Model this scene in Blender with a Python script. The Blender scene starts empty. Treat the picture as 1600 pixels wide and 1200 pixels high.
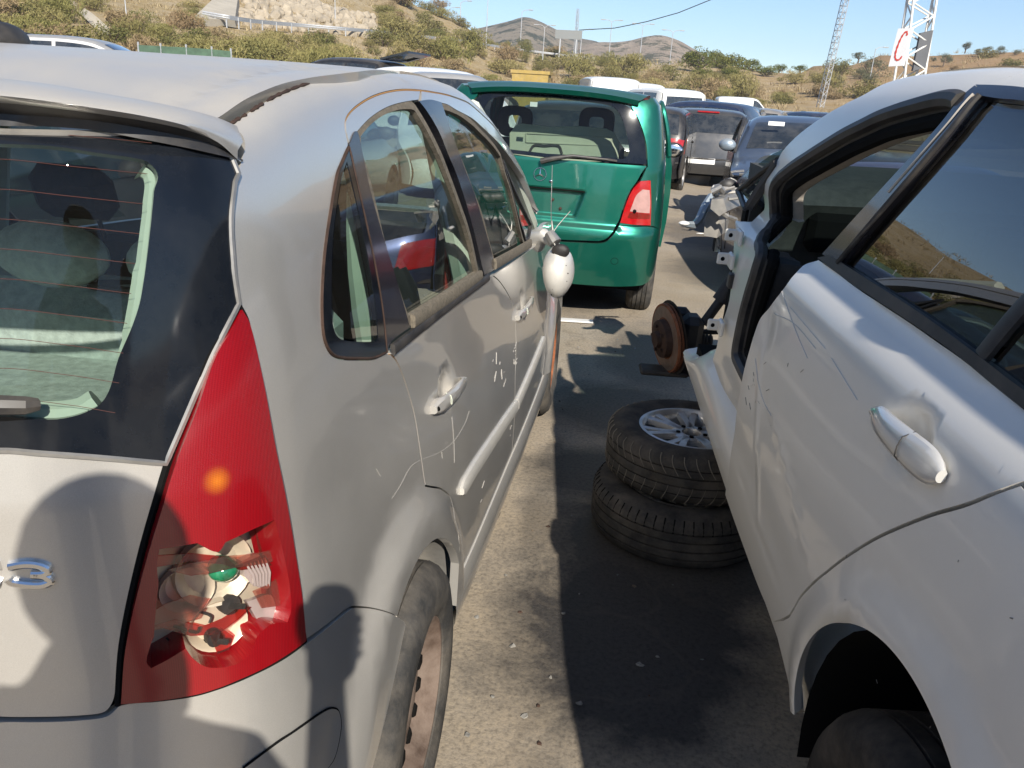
import bpy, math, random
import numpy as np
from mathutils import Vector, Matrix, Euler
from mathutils.bvhtree import BVHTree
from mathutils.geometry import delaunay_2d_cdt, barycentric_transform
R = math.radians
PI = math.pi
random.seed(7)
scene = bpy.context.scene
col = scene.collection

# ------------------------------------------------------------------ camera (surveyed from the photograph)
CAM = Vector((1.0962, -1.2871, 1.4689))
YAW, PITCH, ROLL, FPX = R(-6.709), R(19.622), R(3.390), 1256.1
def cam_basis():
    f = Vector((math.sin(YAW)*math.cos(PITCH), math.cos(YAW)*math.cos(PITCH), -math.sin(PITCH)))
    rt = Vector((math.cos(YAW), -math.sin(YAW), 0)); up = rt.cross(f)
    return math.cos(ROLL)*rt+math.sin(ROLL)*up, -math.sin(ROLL)*rt+math.cos(ROLL)*up, f
CR, CU, CF = cam_basis()
def ray(px, py):
    return (CR*((px-800)/FPX)+CU*((600-py)/FPX)+CF).normalized()
def on_z(px, py, z=0.0):
    d = ray(px, py); return CAM+d*((z-CAM.z)/d.z)
def on_y(px, py, y):
    d = ray(px, py); return CAM+d*((y-CAM.y)/d.y)
def at_r(px, py, r):
    d = ray(px, py); return CAM+d*(r/math.hypot(d.x, d.y))

# ------------------------------------------------------------------ small maths
def lerp(a, b, t): return a+(b-a)*t
def sstep(a, b, x):
    t = min(1, max(0, (x-a)/(b-a))); return t*t*(3-2*t)
class Interp:                                     # monotone cubic through (x, y) knots
    def __init__(s, *kn):
        s.x = [k[0] for k in kn]; s.y = [k[1] for k in kn]; n = len(kn)
        d = [(s.y[i+1]-s.y[i])/(s.x[i+1]-s.x[i]) for i in range(n-1)]
        m = [d[0]]+[0 if d[i-1]*d[i] <= 0 else 2*d[i-1]*d[i]/(d[i-1]+d[i]) for i in range(1, n-1)]+[d[-1]]
        s.m = m
    def __call__(s, x):
        X = s.x
        if x <= X[0]: return s.y[0]
        if x >= X[-1]: return s.y[-1]
        i = 0
        while X[i+1] < x: i += 1
        h = X[i+1]-X[i]; t = (x-X[i])/h
        return ((1+2*t)*(1-t)**2*s.y[i]+t*(1-t)**2*h*s.m[i]+t*t*(3-2*t)*s.y[i+1]+t*t*(t-1)*h*s.m[i+1])
def crom(pts, n=6, closed=False):                 # Catmull-Rom through points (centripetal-ish), any dimension
    P = [Vector(p) for p in pts]
    if len(P) < 3: return P
    out = []
    m = len(P)
    for i in range(m if closed else m-1):
        p1, p2 = P[i], P[(i+1) % m]
        p0 = P[i-1] if (i > 0 or closed) else p1*2-p2
        p3 = P[(i+2) % m] if (i+2 < m or closed) else p2*2-p1
        l = (p2-p1).length+1e-9
        t1 = (p2-p0)/max((p1-p0).length+l, 1e-9)*l
        t2 = (p3-p1)/max((p3-p2).length+l, 1e-9)*l
        for k in range(n):
            t = k/n
            out.append((1+2*t)*(1-t)**2*p1+t*(1-t)**2*t1+t*t*(3-2*t)*p2+t*t*(t-1)*t2)
    if not closed: out.append(P[-1])
    return out
def path(*segs, n=5):
    out = []
    for sg in segs:
        for p in crom(sg, n):
            if not out or (Vector(p)-out[-1]).length > 1e-5: out.append(Vector(p))
    if (out[0]-out[-1]).length < 1e-5: out.pop()
    return out
def inside(p, poly):
    x, y = p[0], p[1]; c = False; j = len(poly)-1
    for i in range(len(poly)):
        a, b = poly[i], poly[j]
        if (a[1] > y) != (b[1] > y) and x < (b[0]-a[0])*(y-a[1])/(b[1]-a[1])+a[0]: c = not c
        j = i
    return c
def area(poly):
    return sum(poly[i-1][0]*poly[i][1]-poly[i][0]*poly[i-1][1] for i in range(len(poly)))/2
def shrink(poly, g):
    if g == 0: return poly
    P = [Vector(p[:2]) for p in poly]
    if area(P) < 0: P.reverse()
    out = []; n = len(P)
    for i in range(n):
        a = (P[i]-P[i-1]); b = (P[(i+1) % n]-P[i])
        if a.length < 1e-7 or b.length < 1e-7: out.append(P[i]); continue
        na = Vector((-a.y, a.x)).normalized(); nb = Vector((-b.y, b.x)).normalized()
        m = na+nb
        if m.length < .3: m = na
        m.normalize(); out.append(P[i]+m*(g/max(.5, m.dot(na))))
    return out
def resample(poly, step):
    out = []; n = len(poly)
    for i in range(n):
        a, b = Vector(poly[i][:2]), Vector(poly[(i+1) % n][:2]); l = (b-a).length
        k = max(1, int(math.ceil(l/step)))
        for j in range(k): out.append(a+(b-a)*(j/k))
    # drop near-duplicates
    res = []
    for p in out:
        if not res or (p-res[-1]).length > step*.15: res.append(p)
    if (res[0]-res[-1]).length < step*.15: res.pop()
    return res

# ------------------------------------------------------------------ objects
def finish(o, parent, label=None):
    col.objects.link(o)
    if parent is not None: o.parent = parent
    if label: o['label'] = label
    return o
def mesh_obj(name, verts, faces, mat, parent=None, smooth=True, angle=35, normals=None, label=None):
    me = bpy.data.meshes.new(name)
    me.from_pydata([tuple(v) for v in verts], [], faces); me.validate(); me.update()
    mats = mat if isinstance(mat, (list, tuple)) else [mat]
    for m in mats: me.materials.append(m)
    me.polygons.foreach_set('use_smooth', [smooth]*len(me.polygons))
    if smooth and normals is None: me.set_sharp_from_angle(angle=R(angle))
    if normals is not None: me.normals_split_custom_set_from_vertices([tuple(n) for n in normals])
    return finish(bpy.data.objects.new(name, me), parent, label)
def thing(name, label, cat, loc=(0, 0, 0), M=None, group=None, kind=None):
    o = bpy.data.objects.new(name, None); col.objects.link(o); o.empty_display_size = .2
    if M is not None: o.matrix_world = M
    else: o.location = loc
    return tag(o, label, cat, group, kind)
def tag(o, label=None, cat=None, group=None, kind=None):
    if label: o['label'] = label
    if cat: o['category'] = cat
    if group: o['group'] = group
    if kind: o['kind'] = kind
    return o
def copy_tree(o, parent=None):
    c = o.copy(); col.objects.link(c)
    if parent is not None: c.parent = parent
    for ch in list(o.children): copy_tree(ch, c)
    return c

class MB:                                          # collects shapes into ONE mesh
    def __init__(s): s.v = []; s.f = []; s.mi = []; s.cur = 0
    def add(s, verts, faces, M=None):
        b = len(s.v)
        s.v += [(M @ Vector(v)) if M else Vector(v) for v in verts]
        s.f += [tuple(b+i for i in f) for f in faces]; s.mi += [s.cur]*len(faces)
        return s
    def box(s, c, d, M=None, bev=0.0):
        x, y, z = d[0]/2, d[1]/2, d[2]/2; b = min(bev, x*.9, y*.9, z*.9)
        c = Vector(c)
        if b <= 0:
            vs = [c+Vector((i*x, j*y, k*z)) for i in (-1, 1) for j in (-1, 1) for k in (-1, 1)]
            return s.add(vs, [(0, 1, 3, 2), (4, 6, 7, 5), (0, 4, 5, 1), (2, 3, 7, 6), (0, 2, 6, 4), (1, 5, 7, 3)], M)
        vs = []; idx = {}
        for i in (-1, 1):
            for j in (-1, 1):
                for k in (-1, 1):
                    for ax in range(3):
                        p = [i*x, j*y, k*z]
                        for a in range(3):
                            if a != ax: p[a] -= b*(i, j, k)[a]
                        idx[(i, j, k, ax)] = len(vs); vs.append(c+Vector(p))
        fs = []
        for ax in range(3):
            o = [a for a in range(3) if a != ax]
            for sg in (-1, 1):
                q = []
                for (p1, p2) in ((-1, -1), (1, -1), (1, 1), (-1, 1)):
                    t = [0, 0, 0]; t[ax] = sg; t[o[0]] = p1; t[o[1]] = p2; q.append(idx[(*t, ax)])
                if (sg > 0) == (ax == 1): q.reverse()
                fs.append(tuple(q))
        for ax in range(3):                        # edges along ax
            o = [a for a in range(3) if a != ax]
            for p1 in (-1, 1):
                for p2 in (-1, 1):
                    t0 = [0, 0, 0]; t1 = [0, 0, 0]
                    t0[ax] = -1; t1[ax] = 1
                    for t in (t0, t1): t[o[0]] = p1; t[o[1]] = p2
                    q = [idx[(*t0, o[0])], idx[(*t1, o[0])], idx[(*t1, o[1])], idx[(*t0, o[1])]]
                    if (p1*p2 > 0) == (ax == 1): q.reverse()
                    fs.append(tuple(q))
        for i in (-1, 1):
            for j in (-1, 1):
                for k in (-1, 1):
                    q = [idx[(i, j, k, a)] for a in range(3)]
                    if i*j*k < 0: q.reverse()
                    fs.append(tuple(q))
        return s.add(vs, fs, M)
    def tube(s, pts, r, n=8, caps=True, closed=False):
        P = [Vector(p) for p in pts]; m = len(P)
        rr = r if isinstance(r, (list, tuple)) else [r]*m
        vs = []; up = None
        for i in range(m):
            t = (P[(i+1) % m]-P[i-1]) if closed else (P[min(i+1, m-1)]-P[max(i-1, 0)])
            t.normalize()
            if up is None:
                up = Vector((0, 0, 1)) if abs(t.z) < .9 else Vector((1, 0, 0))
            a = up-t*up.dot(t)
            if a.length < 1e-4: a = Vector((1, 0, 0))-t*t.x
            a.normalize(); up = a; b = t.cross(a)
            for k in range(n):
                w = 2*PI*k/n; vs.append(P[i]+(a*math.cos(w)+b*math.sin(w))*rr[i])
        fs = []
        for i in range(m if closed else m-1):
            for k in range(n):
                a, b = i*n+k, i*n+(k+1) % n; c = ((i+1) % m)*n
                fs.append((a, b, c+(k+1) % n, c+k))
        if caps and not closed:
            fs.append(tuple(range(n-1, -1, -1))); fs.append(tuple((m-1)*n+k for k in range(n)))
        return s.add(vs, fs)
    def bar(s, a, b, w): return s.tube([a, b], w/2*1.2, 4)
    def lathe(s, prof, n=32, M=None, axis='X', cap=True):
        # prof: list of (h, r) along axis
        vs = []
        for (h, r) in prof:
            for k in range(n):
                w = 2*PI*k/n; c, q = r*math.cos(w), r*math.sin(w)
                vs.append((h, c, q) if axis == 'X' else ((c, q, h) if axis == 'Z' else (q, h, c)))
        fs = []
        for i in range(len(prof)-1):
            for k in range(n):
                a, b = i*n+k, i*n+(k+1) % n
                fs.append((a, b, b+n, a+n))
        if cap:
            if prof[0][1] > 1e-6: fs.append(tuple(range(n-1, -1, -1)))
            if prof[-1][1] > 1e-6: fs.append(tuple((len(prof)-1)*n+k for k in range(n)))
        return s.add(vs, fs, M)
    def loft(s, curves, closed_u=False, closed_v=False, M=None):
        n = len(curves[0]); m = len(curves); vs = [p for c in curves for p in c]; fs = []
        for i in range(m if closed_v else m-1):
            for k in range(n if closed_u else n-1):
                a, b = i*n+k, i*n+(k+1) % n; c = ((i+1) % m)*n
                fs.append((a, b, c+(k+1) % n, c+k))
        return s.add(vs, fs, M)
    def prism(s, poly, h0, h1, M=None):            # polygon in xy, extruded along z
        n = len(poly)
        if area(poly) < 0: poly = poly[::-1]
        vs = [(p[0], p[1], h0) for p in poly]+[(p[0], p[1], h1) for p in poly]
        return s.add(vs, [tuple(range(n-1, -1, -1)), tuple(range(n, 2*n))]+[(i, (i+1) % n, n+(i+1) % n, n+i) for i in range(n)], M)
    def ball(s, c, r, n=12, m=8, M=None):
        rx, ry, rz = r if isinstance(r, (tuple, list)) else (r, r, r); c = Vector(c)
        vs = [c+Vector((0, 0, -rz))]
        for i in range(1, m):
            ph = -PI/2+PI*i/m
            for k in range(n):
                w = 2*PI*k/n; vs.append(c+Vector((rx*math.cos(ph)*math.cos(w), ry*math.cos(ph)*math.sin(w), rz*math.sin(ph))))
        vs.append(c+Vector((0, 0, rz))); fs = []
        for k in range(n):
            fs.append((0, 1+(k+1) % n, 1+k)); fs.append((len(vs)-1, 1+(m-2)*n+k, 1+(m-2)*n+(k+1) % n))
        for i in range(m-2):
            for k in range(n):
                a, b = 1+i*n+k, 1+i*n+(k+1) % n; fs.append((a, b, b+n, a+n))
        return s.add(vs, fs, M)
    def build(s, name, mat, parent=None, smooth=True, angle=35, label=None):
        o = mesh_obj(name, s.v, s.f, mat, parent, smooth, angle, label=label)
        if any(s.mi) and len(o.data.polygons) == len(s.mi): o.data.polygons.foreach_set('material_index', s.mi)
        return o

def absorb(o, mb, mat):                             # surface pattern: lives in its part's own mesh, second material
    old = o.data; V = [v.co.copy() for v in old.vertices]; F = [tuple(p.vertices) for p in old.polygons]; mi = [p.material_index for p in old.polygons]
    mats = list(old.materials); b = len(V); me = bpy.data.meshes.new(old.name)
    me.from_pydata([tuple(v) for v in V+mb.v], [], F+[tuple(b+i for i in f) for f in mb.f]); me.update()
    for m in mats+[mat]: me.materials.append(m)
    me.polygons.foreach_set('use_smooth', [True]*len(me.polygons)); me.polygons.foreach_set('material_index', mi+[len(mats)]*len(mb.f)); me.set_sharp_from_angle(angle=R(35))
    o.data = me; return o
# ------------------------------------------------------------------ parametric surfaces and panels cut from them
class Surf:
    def __init__(s, f, u0, u1, nu, v0, v1, nv, M=None):
        s.f = f; s.M = M or Matrix.Identity(4); s.Mi = s.M.inverted()
        s.uv = []; vs = []
        for i in range(nu+1):
            for j in range(nv+1):
                u, v = lerp(u0, u1, i/nu), lerp(v0, v1, j/nv); s.uv.append((u, v)); vs.append(Vector(f(u, v)))
        s.fs = []
        for i in range(nu):
            for j in range(nv):
                a = i*(nv+1)+j; b = a+nv+1; s.fs += [(a, b, b+1), (a, b+1, a+1)]
        s.vs = vs; s.bvh = BVHTree.FromPolygons(vs, s.fs)
        c = s.nrm0((u0+u1)/2, (v0+v1)/2); s.sg = 1
    def nrm0(s, u, v, e=2e-3):
        du = Vector(s.f(u+e, v))-Vector(s.f(u-e, v)); dv = Vector(s.f(u, v+e))-Vector(s.f(u, v-e))
        n = du.cross(dv); return n.normalized() if n.length > 0 else Vector((0, 0, 1))
    def nrm(s, u, v): return s.nrm0(u, v)*s.sg
    def hit(s, px, py):
        o = s.Mi @ CAM; d = (s.Mi.to_3x3() @ ray(px, py)).normalized()
        p, n, i, dist = s.bvh.ray_cast(o, d)
        if p is None:
            best = None; t = .5
            while t < 9:
                q = s.bvh.find_nearest(o+d*t, .6)
                if q[0] is not None and (best is None or q[3]/t < best[0]): best = (q[3]/t, q[0], q[2])
                t += .01
            if best is None: raise RuntimeError('no hit %s' % ((px, py),))
            if best[0] > .012: print('  far miss', (px, py), round(best[0], 3))
            p, i = best[1], best[2]
        return s.bary(p, i)
    def bary(s, p, i):
        a, b, c = s.fs[i]
        q = barycentric_transform(p, s.vs[a], s.vs[b], s.vs[c], Vector((*s.uv[a], 0)), Vector((*s.uv[b], 0)), Vector((*s.uv[c], 0)))
        return Vector((q.x, q.y))
    def near(s, p):
        q = s.bvh.find_nearest(Vector(p)); return s.bary(q[0], q[2])
    def px(s, pts): return [s.hit(*p) for p in pts]
    def P(s, q, off=0.0):
        return Vector(s.f(q[0], q[1]))+(s.nrm(q[0], q[1])*off if off else Vector())

def panel(name, sf, poly, mat, parent=None, off=0.0, th=.014, step=.035, gap=0.0, holes=(), label=None, bound=None, edge=0.0, disp=None):
    """a sheet cut from surface sf along the outline poly (in the surface's own u,v metres), with a turned-in rim"""
    poly = resample(shrink(poly, gap), bound or step*.6)
    if area(poly) < 0: poly.reverse()
    loops = [poly]; holes = [resample(shrink(h, -gap) if gap else h, bound or step*.6) for h in holes]
    holes = [h if area(h) < 0 else h[::-1] for h in holes]
    loops += holes
    vin = []; ein = []
    for L in loops:
        b = len(vin); vin += [Vector(p[:2]) for p in L]; ein += [(b+i, b+(i+1) % len(L)) for i in range(len(L))]
    nb = len(vin)
    x0 = min(p[0] for p in poly); x1 = max(p[0] for p in poly); y0 = min(p[1] for p in poly); y1 = max(p[1] for p in poly)
    # distance test against boundary by coarse hash
    cell = step; hsh = {}
    for p in vin: hsh.setdefault((int(p[0]//cell), int(p[1]//cell)), []).append(p)
    def close(x, y):
        cx, cy = int(x//cell), int(y//cell)
        for i in (-1, 0, 1):
            for j in (-1, 0, 1):
                for p in hsh.get((cx+i, cy+j), ()):
                    if (p[0]-x)**2+(p[1]-y)**2 < (step*.5)**2: return True
        return False
    ny = int((y1-y0)/(step*.866))+1; nx = int((x1-x0)/step)+1
    for j in range(ny+1):
        for i in range(nx+1):
            p = (x0+(i+.5*(j % 2))*step, y0+j*step*.866)
            if inside(p, poly) and not any(inside(p, h) for h in holes) and not close(*p): vin.append(Vector(p))
    v2, e2, f2, ov, oe, of = delaunay_2d_cdt(vin, ein, [], 1, 1e-6)
    tris = []
    for f in f2:
        cx = sum(v2[i][0] for i in f)/len(f); cy = sum(v2[i][1] for i in f)/len(f)
        if not inside((cx, cy), poly) or any(inside((cx, cy), h) for h in holes): continue
        tris.append(tuple(f) if True else f)
    V = []; N = []
    for q in v2:
        n = sf.nrm(q[0], q[1]); d = off+(disp(q[0], q[1]) if disp else 0)
        V.append(Vector(sf.f(q[0], q[1]))+n*d)
        if disp:                                     # normal of the pressed shape
            e = .004; g = lambda a, b: Vector(sf.f(a, b))+sf.nrm(a, b)*disp(a, b)
            m = (g(q[0]+e, q[1])-g(q[0]-e, q[1])).cross(g(q[0], q[1]+e)-g(q[0], q[1]-e))
            n = (m*sf.sg).normalized() if m.length > 0 else n
        N.append(n)
    # orient triangles to the surface normal
    F = []
    for f in tris:
        a, b, c = V[f[0]], V[f[1]], V[f[2]]
        F.append(tuple(f) if (b-a).cross(c-a).dot(N[f[0]]) > 0 else tuple(reversed(f)))
    edge_cnt = {}
    for f in F:
        for i in range(len(f)):
            a, b = f[i], f[(i+1) % len(f)]; edge_cnt[(a, b)] = edge_cnt.get((a, b), 0)+1
    rim = [(a, b) for (a, b) in edge_cnt if (b, a) not in edge_cnt]
    if th:
        for (a, b) in rim:
            i = len(V)
            na, nbv = N[a], N[b]; t = (V[b]-V[a]); rn = t.cross(na); rn = rn.normalized() if rn.length > 0 else na
            V += [V[a].copy(), V[b].copy(), V[b]-nbv*th, V[a]-na*th]; N += [rn]*4
            F.append((i+1, i, i+3, i+2))
    return mesh_obj(name, V, F, mat, parent, normals=N, label=label)

def strip(name, sf, line, width, mat, parent=None, off=.002, hgt=.0, label=None, n=1, closed=False):
    """a raised ribbon of constant width that follows a line drawn on the surface"""
    L = [Vector(p[:2]) for p in line]; m = len(L)
    mb = MB(); rows = []
    for i in range(m):
        t = (L[(i+1) % m]-L[i-1]) if closed else (L[min(i+1, m-1)]-L[max(i-1, 0)])
        t = t.normalized() if t.length > 0 else Vector((1, 0)); w = Vector((-t.y, t.x))
        wd = width(i/(m-1)) if callable(width) else width
        row = []
        for k, (a, h) in enumerate(((-.5, -.004), (-.5, hgt*.6), (-.3, hgt), (.3, hgt), (.5, hgt*.6), (.5, -.004))):
            q = L[i]+w*(a*wd); row.append(sf.P(q, off+h))
        rows.append(row)
    mb.loft(rows, closed_v=closed)
    if not closed: mb.f += [(0, 1, 2, 3, 4, 5), tuple(len(mb.v)-1-k for k in range(6))]; mb.mi += [0, 0]
    return mb.build(name, mat, parent, label=label)
def mirror_copy(o):
    me = o.data.copy()
    for v in me.vertices: v.co.x = -v.co.x
    me.flip_normals()
    c = bpy.data.objects.new(o.name, me); return finish(c, o.parent, None)
# ------------------------------------------------------------------ materials
def nt(name):
    m = bpy.data.materials.new(name); m.use_nodes = True
    t = m.node_tree; return m, t, t.nodes['Principled BSDF']
def N(t, typ, **kw):
    n = t.nodes.new(typ)
    for k, v in kw.items():
        if k.startswith('i_'): n.inputs[k[2:].replace('_', ' ')].default_value = v
        else: setattr(n, k, v)
    return n
def ramp(t, fac, stops, interp='LINEAR'):
    r = t.nodes.new('ShaderNodeValToRGB'); r.color_ramp.interpolation = interp
    e = r.color_ramp.elements
    while len(e) < len(stops): e.new(.5)
    for k, (p, c) in enumerate(stops):
        e[k].position = p; e[k].color = (*c, 1) if len(c) == 3 else c
    t.links.new(fac, r.inputs['Fac']); return r.outputs['Color']
def noise(t, scale, detail=4, rough=.55, vec=None, dist=0.0):
    n = N(t, 'ShaderNodeTexNoise'); n.inputs['Scale'].default_value = scale; n.inputs['Detail'].default_value = detail
    n.inputs['Roughness'].default_value = rough; n.inputs['Distortion'].default_value = dist
    if vec is None: vec = coords(t)
    t.links.new(vec, n.inputs['Vector']); return n.outputs['Fac']
def coords(t, kind='Object'):
    for n in t.nodes:
        if n.bl_idname == 'ShaderNodeTexCoord': return n.outputs[kind]
    return N(t, 'ShaderNodeTexCoord').outputs[kind]
def mixc(t, fac, a, b):
    m = N(t, 'ShaderNodeMix', data_type='RGBA')
    for s, x in ((m.inputs[0], fac), (m.inputs[6], a), (m.inputs[7], b)):
        if hasattr(x, 'is_output'): t.links.new(x, s)
        else: s.default_value = x if not isinstance(x, tuple) else (*x[:3], 1)
    return m.outputs[2]
def math_(t, op, a, b=0.0, clamp=False):
    m = N(t, 'ShaderNodeMath', operation=op); m.use_clamp = clamp
    for s, x in ((m.inputs[0], a), (m.inputs[1], b)):
        if hasattr(x, 'is_output'): t.links.new(x, s)
        else: s.default_value = x
    return m.outputs[0]
def bump(t, b, h, strength=.3, dist=.01):
    n = N(t, 'ShaderNodeBump'); n.inputs['Strength'].default_value = strength; n.inputs['Distance'].default_value = dist
    t.links.new(h, n.inputs['Height']); t.links.new(n.outputs['Normal'], b.inputs['Normal'])
def simple(name, c, rough=.6, metal=0, coat=0, var=.0, vscale=6, bmp=0, bscale=60, spec=.5, dust=0, dustc=(.33, .28, .21), dscale=5):
    m, t, b = nt(name)
    b.inputs['Roughness'].default_value = rough; b.inputs['Metallic'].default_value = metal
    b.inputs['Coat Weight'].default_value = coat; b.inputs['Coat Roughness'].default_value = .06
    b.inputs['Specular IOR Level'].default_value = spec
    out = None
    if var:
        f = noise(t, vscale, 5, .6)
        out = mixc(t, ramp(t, f, [(.3, (0, 0, 0)), (.7, (1, 1, 1))]), tuple(x*(1-var) for x in c), tuple(min(1, x*(1+var)) for x in c))
    if dust:
        g = math_(t, 'MULTIPLY', ramp(t, noise(t, dscale, 8, .7), [(.42, (0, 0, 0)), (.75, (1, 1, 1))]), dust)
        out = mixc(t, g, out if out is not None else (*c, 1), dustc)
        t.links.new(math_(t, 'ADD', math_(t, 'MULTIPLY', g, .5), rough), b.inputs['Roughness'])
    if out is not None: t.links.new(out, b.inputs['Base Color'])
    else: b.inputs['Base Color'].default_value = (*c, 1)
    if bmp: bump(t, b, noise(t, bscale, 4, .6), bmp, .004)
    return m
def paint(name, c, metal=.55, rough=.38, coat=.8, dust=.25, dustc=(.36, .31, .24), flake=.08, top=.0, coat_r=.05):
    """car paint: metallic base under clear coat, with patches of dust and runs of dirt, more of it on faces that look up"""
    m, t, b = nt(name)
    b.inputs['Metallic'].default_value = metal; b.inputs['Coat Weight'].default_value = coat
    b.inputs['Coat Roughness'].default_value = coat_r
    fl = noise(t, 900, 2, .5)
    base = mixc(t, fl, tuple(x*(1-flake) for x in c), tuple(min(1, x*(1+flake)) for x in c))
    f1 = noise(t, 3.2, 9, .68, dist=.4); f2 = noise(t, 38, 6, .7)
    g = math_(t, 'MULTIPLY', ramp(t, f1, [(.38, (0, 0, 0)), (.72, (1, 1, 1))]), ramp(t, f2, [(.25, (.35, .35, .35)), (.75, (1, 1, 1))]))
    geo = N(t, 'ShaderNodeNewGeometry'); sx = N(t, 'ShaderNodeSeparateXYZ'); t.links.new(geo.outputs['Normal'], sx.inputs[0])
    up = math_(t, 'MULTIPLY', ramp(t, sx.outputs['Z'], [(.35, (0, 0, 0)), (.95, (1, 1, 1))]), top)
    g = math_(t, 'MULTIPLY', g, dust); g = math_(t, 'ADD', g, math_(t, 'MULTIPLY', up, math_(t, 'ADD', math_(t, 'MULTIPLY', f1, .8), .3)), True)
    t.links.new(mixc(t, g, base, dustc), b.inputs['Base Color'])
    t.links.new(math_(t, 'ADD', math_(t, 'MULTIPLY', g, .45), rough), b.inputs['Roughness'])
    t.links.new(math_(t, 'MULTIPLY', math_(t, 'SUBTRACT', 1.0, g, True), metal), b.inputs['Metallic'])
    t.links.new(math_(t, 'MULTIPLY', math_(t, 'SUBTRACT', 1.0, math_(t, 'MULTIPLY', g, 1.6), True), coat), b.inputs['Coat Weight'])
    t.links.new(math_(t, 'ADD', math_(t, 'MULTIPLY', g, .4), coat_r), b.inputs['Coat Roughness'])
    return m
def glass(name, tint=(.62, .72, .68), dust=.06, rough=0.0, ior=1.52, boost=1.0, dustc=(.42, .38, .30)):
    """thin pane: tinted see-through with mirror reflection by angle, and a film of dust"""
    m = bpy.data.materials.new(name); m.use_nodes = True; t = m.node_tree
    t.nodes.remove(t.nodes['Principled BSDF']); out = t.nodes['Material Output']
    tr = N(t, 'ShaderNodeBsdfTransparent'); tr.inputs[0].default_value = (*tint, 1)
    gl = N(t, 'ShaderNodeBsdfGlossy'); gl.inputs['Roughness'].default_value = rough
    gl.inputs['Color'].default_value = (1, 1, 1, 1)
    fr = N(t, 'ShaderNodeFresnel'); fr.inputs['IOR'].default_value = ior
    geo = N(t, 'ShaderNodeNewGeometry')
    mx = N(t, 'ShaderNodeMixShader')
    # front faces only carry the real Fresnel term; both sides treated alike
    lw = N(t, 'ShaderNodeLayerWeight'); lw.inputs['Blend'].default_value = .5
    fz = math_(t, 'POWER', lw.outputs['Facing'], 5.0)
    fac = math_(t, 'ADD', math_(t, 'MULTIPLY', fz, .92), .085*boost, True)
    t.links.new(fac, mx.inputs[0]); t.links.new(tr.outputs[0], mx.inputs[1]); t.links.new(gl.outputs[0], mx.inputs[2])
    t.nodes.remove(fr); t.nodes.remove(geo)
    df = N(t, 'ShaderNodeBsdfDiffuse'); df.inputs[0].default_value = (*dustc, 1)
    m2 = N(t, 'ShaderNodeMixShader')
    f = noise(t, 7, 8, .7); sp = noise(t, 900, 2, .5)
    d = math_(t, 'MULTIPLY', ramp(t, f, [(.3, (.3, .3, .3)), (.75, (1, 1, 1))]), dust)
    d = math_(t, 'ADD', d, math_(t, 'MULTIPLY', ramp(t, sp, [(.73, (0, 0, 0)), (.76, (1, 1, 1))]), .16), True)
    t.links.new(d, m2.inputs[0]); t.links.new(mx.outputs[0], m2.inputs[1]); t.links.new(df.outputs[0], m2.inputs[2])
    t.links.new(m2.outputs[0], out.inputs['Surface']); return m

M = {}
M['silver'] = paint('silver paint', (.585, .566, .53), .62, .28, .9, .15, (.37, .33, .27), .14, .62, coat_r=.02)
M['silver_trim'] = simple('silver plastic', (.60, .585, .55), .40, .35, .2, .08, 20, dust=.25, dustc=(.42, .36, .28))
M['pearl'] = paint('pearl white paint', (.71, .685, .63), .0, .40, .65, .14, (.45, .40, .31), .04, .05)
M['green'] = paint('green paint', (.004, .135, .092), .72, .32, .9, .10, (.20, .24, .19), .10, .30)
M['black_paint'] = paint('black paint', (.010, .010, .012), .3, .3, .9, .22, (.20, .18, .15), .05, .35)
M['grey_paint'] = paint('dark grey paint', (.06, .062, .066), .6, .35, .8, .2, (.25, .22, .18), .05, .2)
M['navy'] = paint('navy paint', (.022, .040, .095), .6, .3, .9, .2, (.22, .2, .17), .05, .2)
M['steel_blue'] = paint('steel blue paint', (.085, .125, .20), .7, .26, .9, .12, (.25, .24, .2), .05, .25)
M['white_paint'] = paint('white paint', (.72, .72, .70), .0, .4, .6, .15, (.5, .45, .36), .02, .05)
M['pale_blue'] = paint('pale blue grey paint', (.24, .30, .36), .5, .36, .7, .25, (.4, .36, .28), .05, .3)
M['light_grey'] = paint('light grey paint', (.42, .42, .42), .55, .36, .7, .25, (.4, .36, .28), .05, .2)
M['bronze'] = paint('grey beige paint', (.30, .28, .26), .5, .36, .7, .25, (.4, .36, .28), .05, .2)
M['red_paint'] = paint('red paint', (.35, .02, .015), .1, .4, .6, .25, (.4, .33, .25), .05, .2)
M['glass'] = glass('window glass', (.52, .64, .60), .03, boost=1.2)
M['glass_dark'] = glass('tinted window glass', (.07, .10, .13), .006, boost=1.7)
M['glass_back'] = glass('rear window glass', (.60, .68, .65), .012, boost=.25)
M['glass_mid'] = glass('windscreen glass', (.30, .40, .40), .03, boost=1.2)
M['lens_pink'] = simple('pale pink lamp lens', (.40, .24, .22), .15, 0, .8, .1, 30)
M['glass_far'] = glass('far window glass', (.25, .29, .30), .06)
M['frit'] = simple('black enamel glass border', (.006, .008, .012), .10, 0, .22, spec=.25, dust=.03, dustc=(.30, .29, .26), dscale=9)
M['trim'] = simple('black plastic trim', (.020, .020, .022), .48, 0, 0, .2, 30, dust=.35, dustc=(.22, .19, .15), dscale=8)
M['satin'] = simple('satin black film', (.016, .017, .024), .22, 0, .5, .1, 30, dust=.06)
M['seal'] = simple('dusty rubber seal', (.12, .104, .080), .85, 0, 0, .3, 220, .15, 400, .3, dust=.45, dustc=(.33, .28, .21), dscale=90)
M['rubber'] = simple('black rubber', (.018, .018, .018), .75, 0, 0, .3, 30, .3, 200, .3, dust=.4, dustc=(.14, .12, .095), dscale=10)
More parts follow.
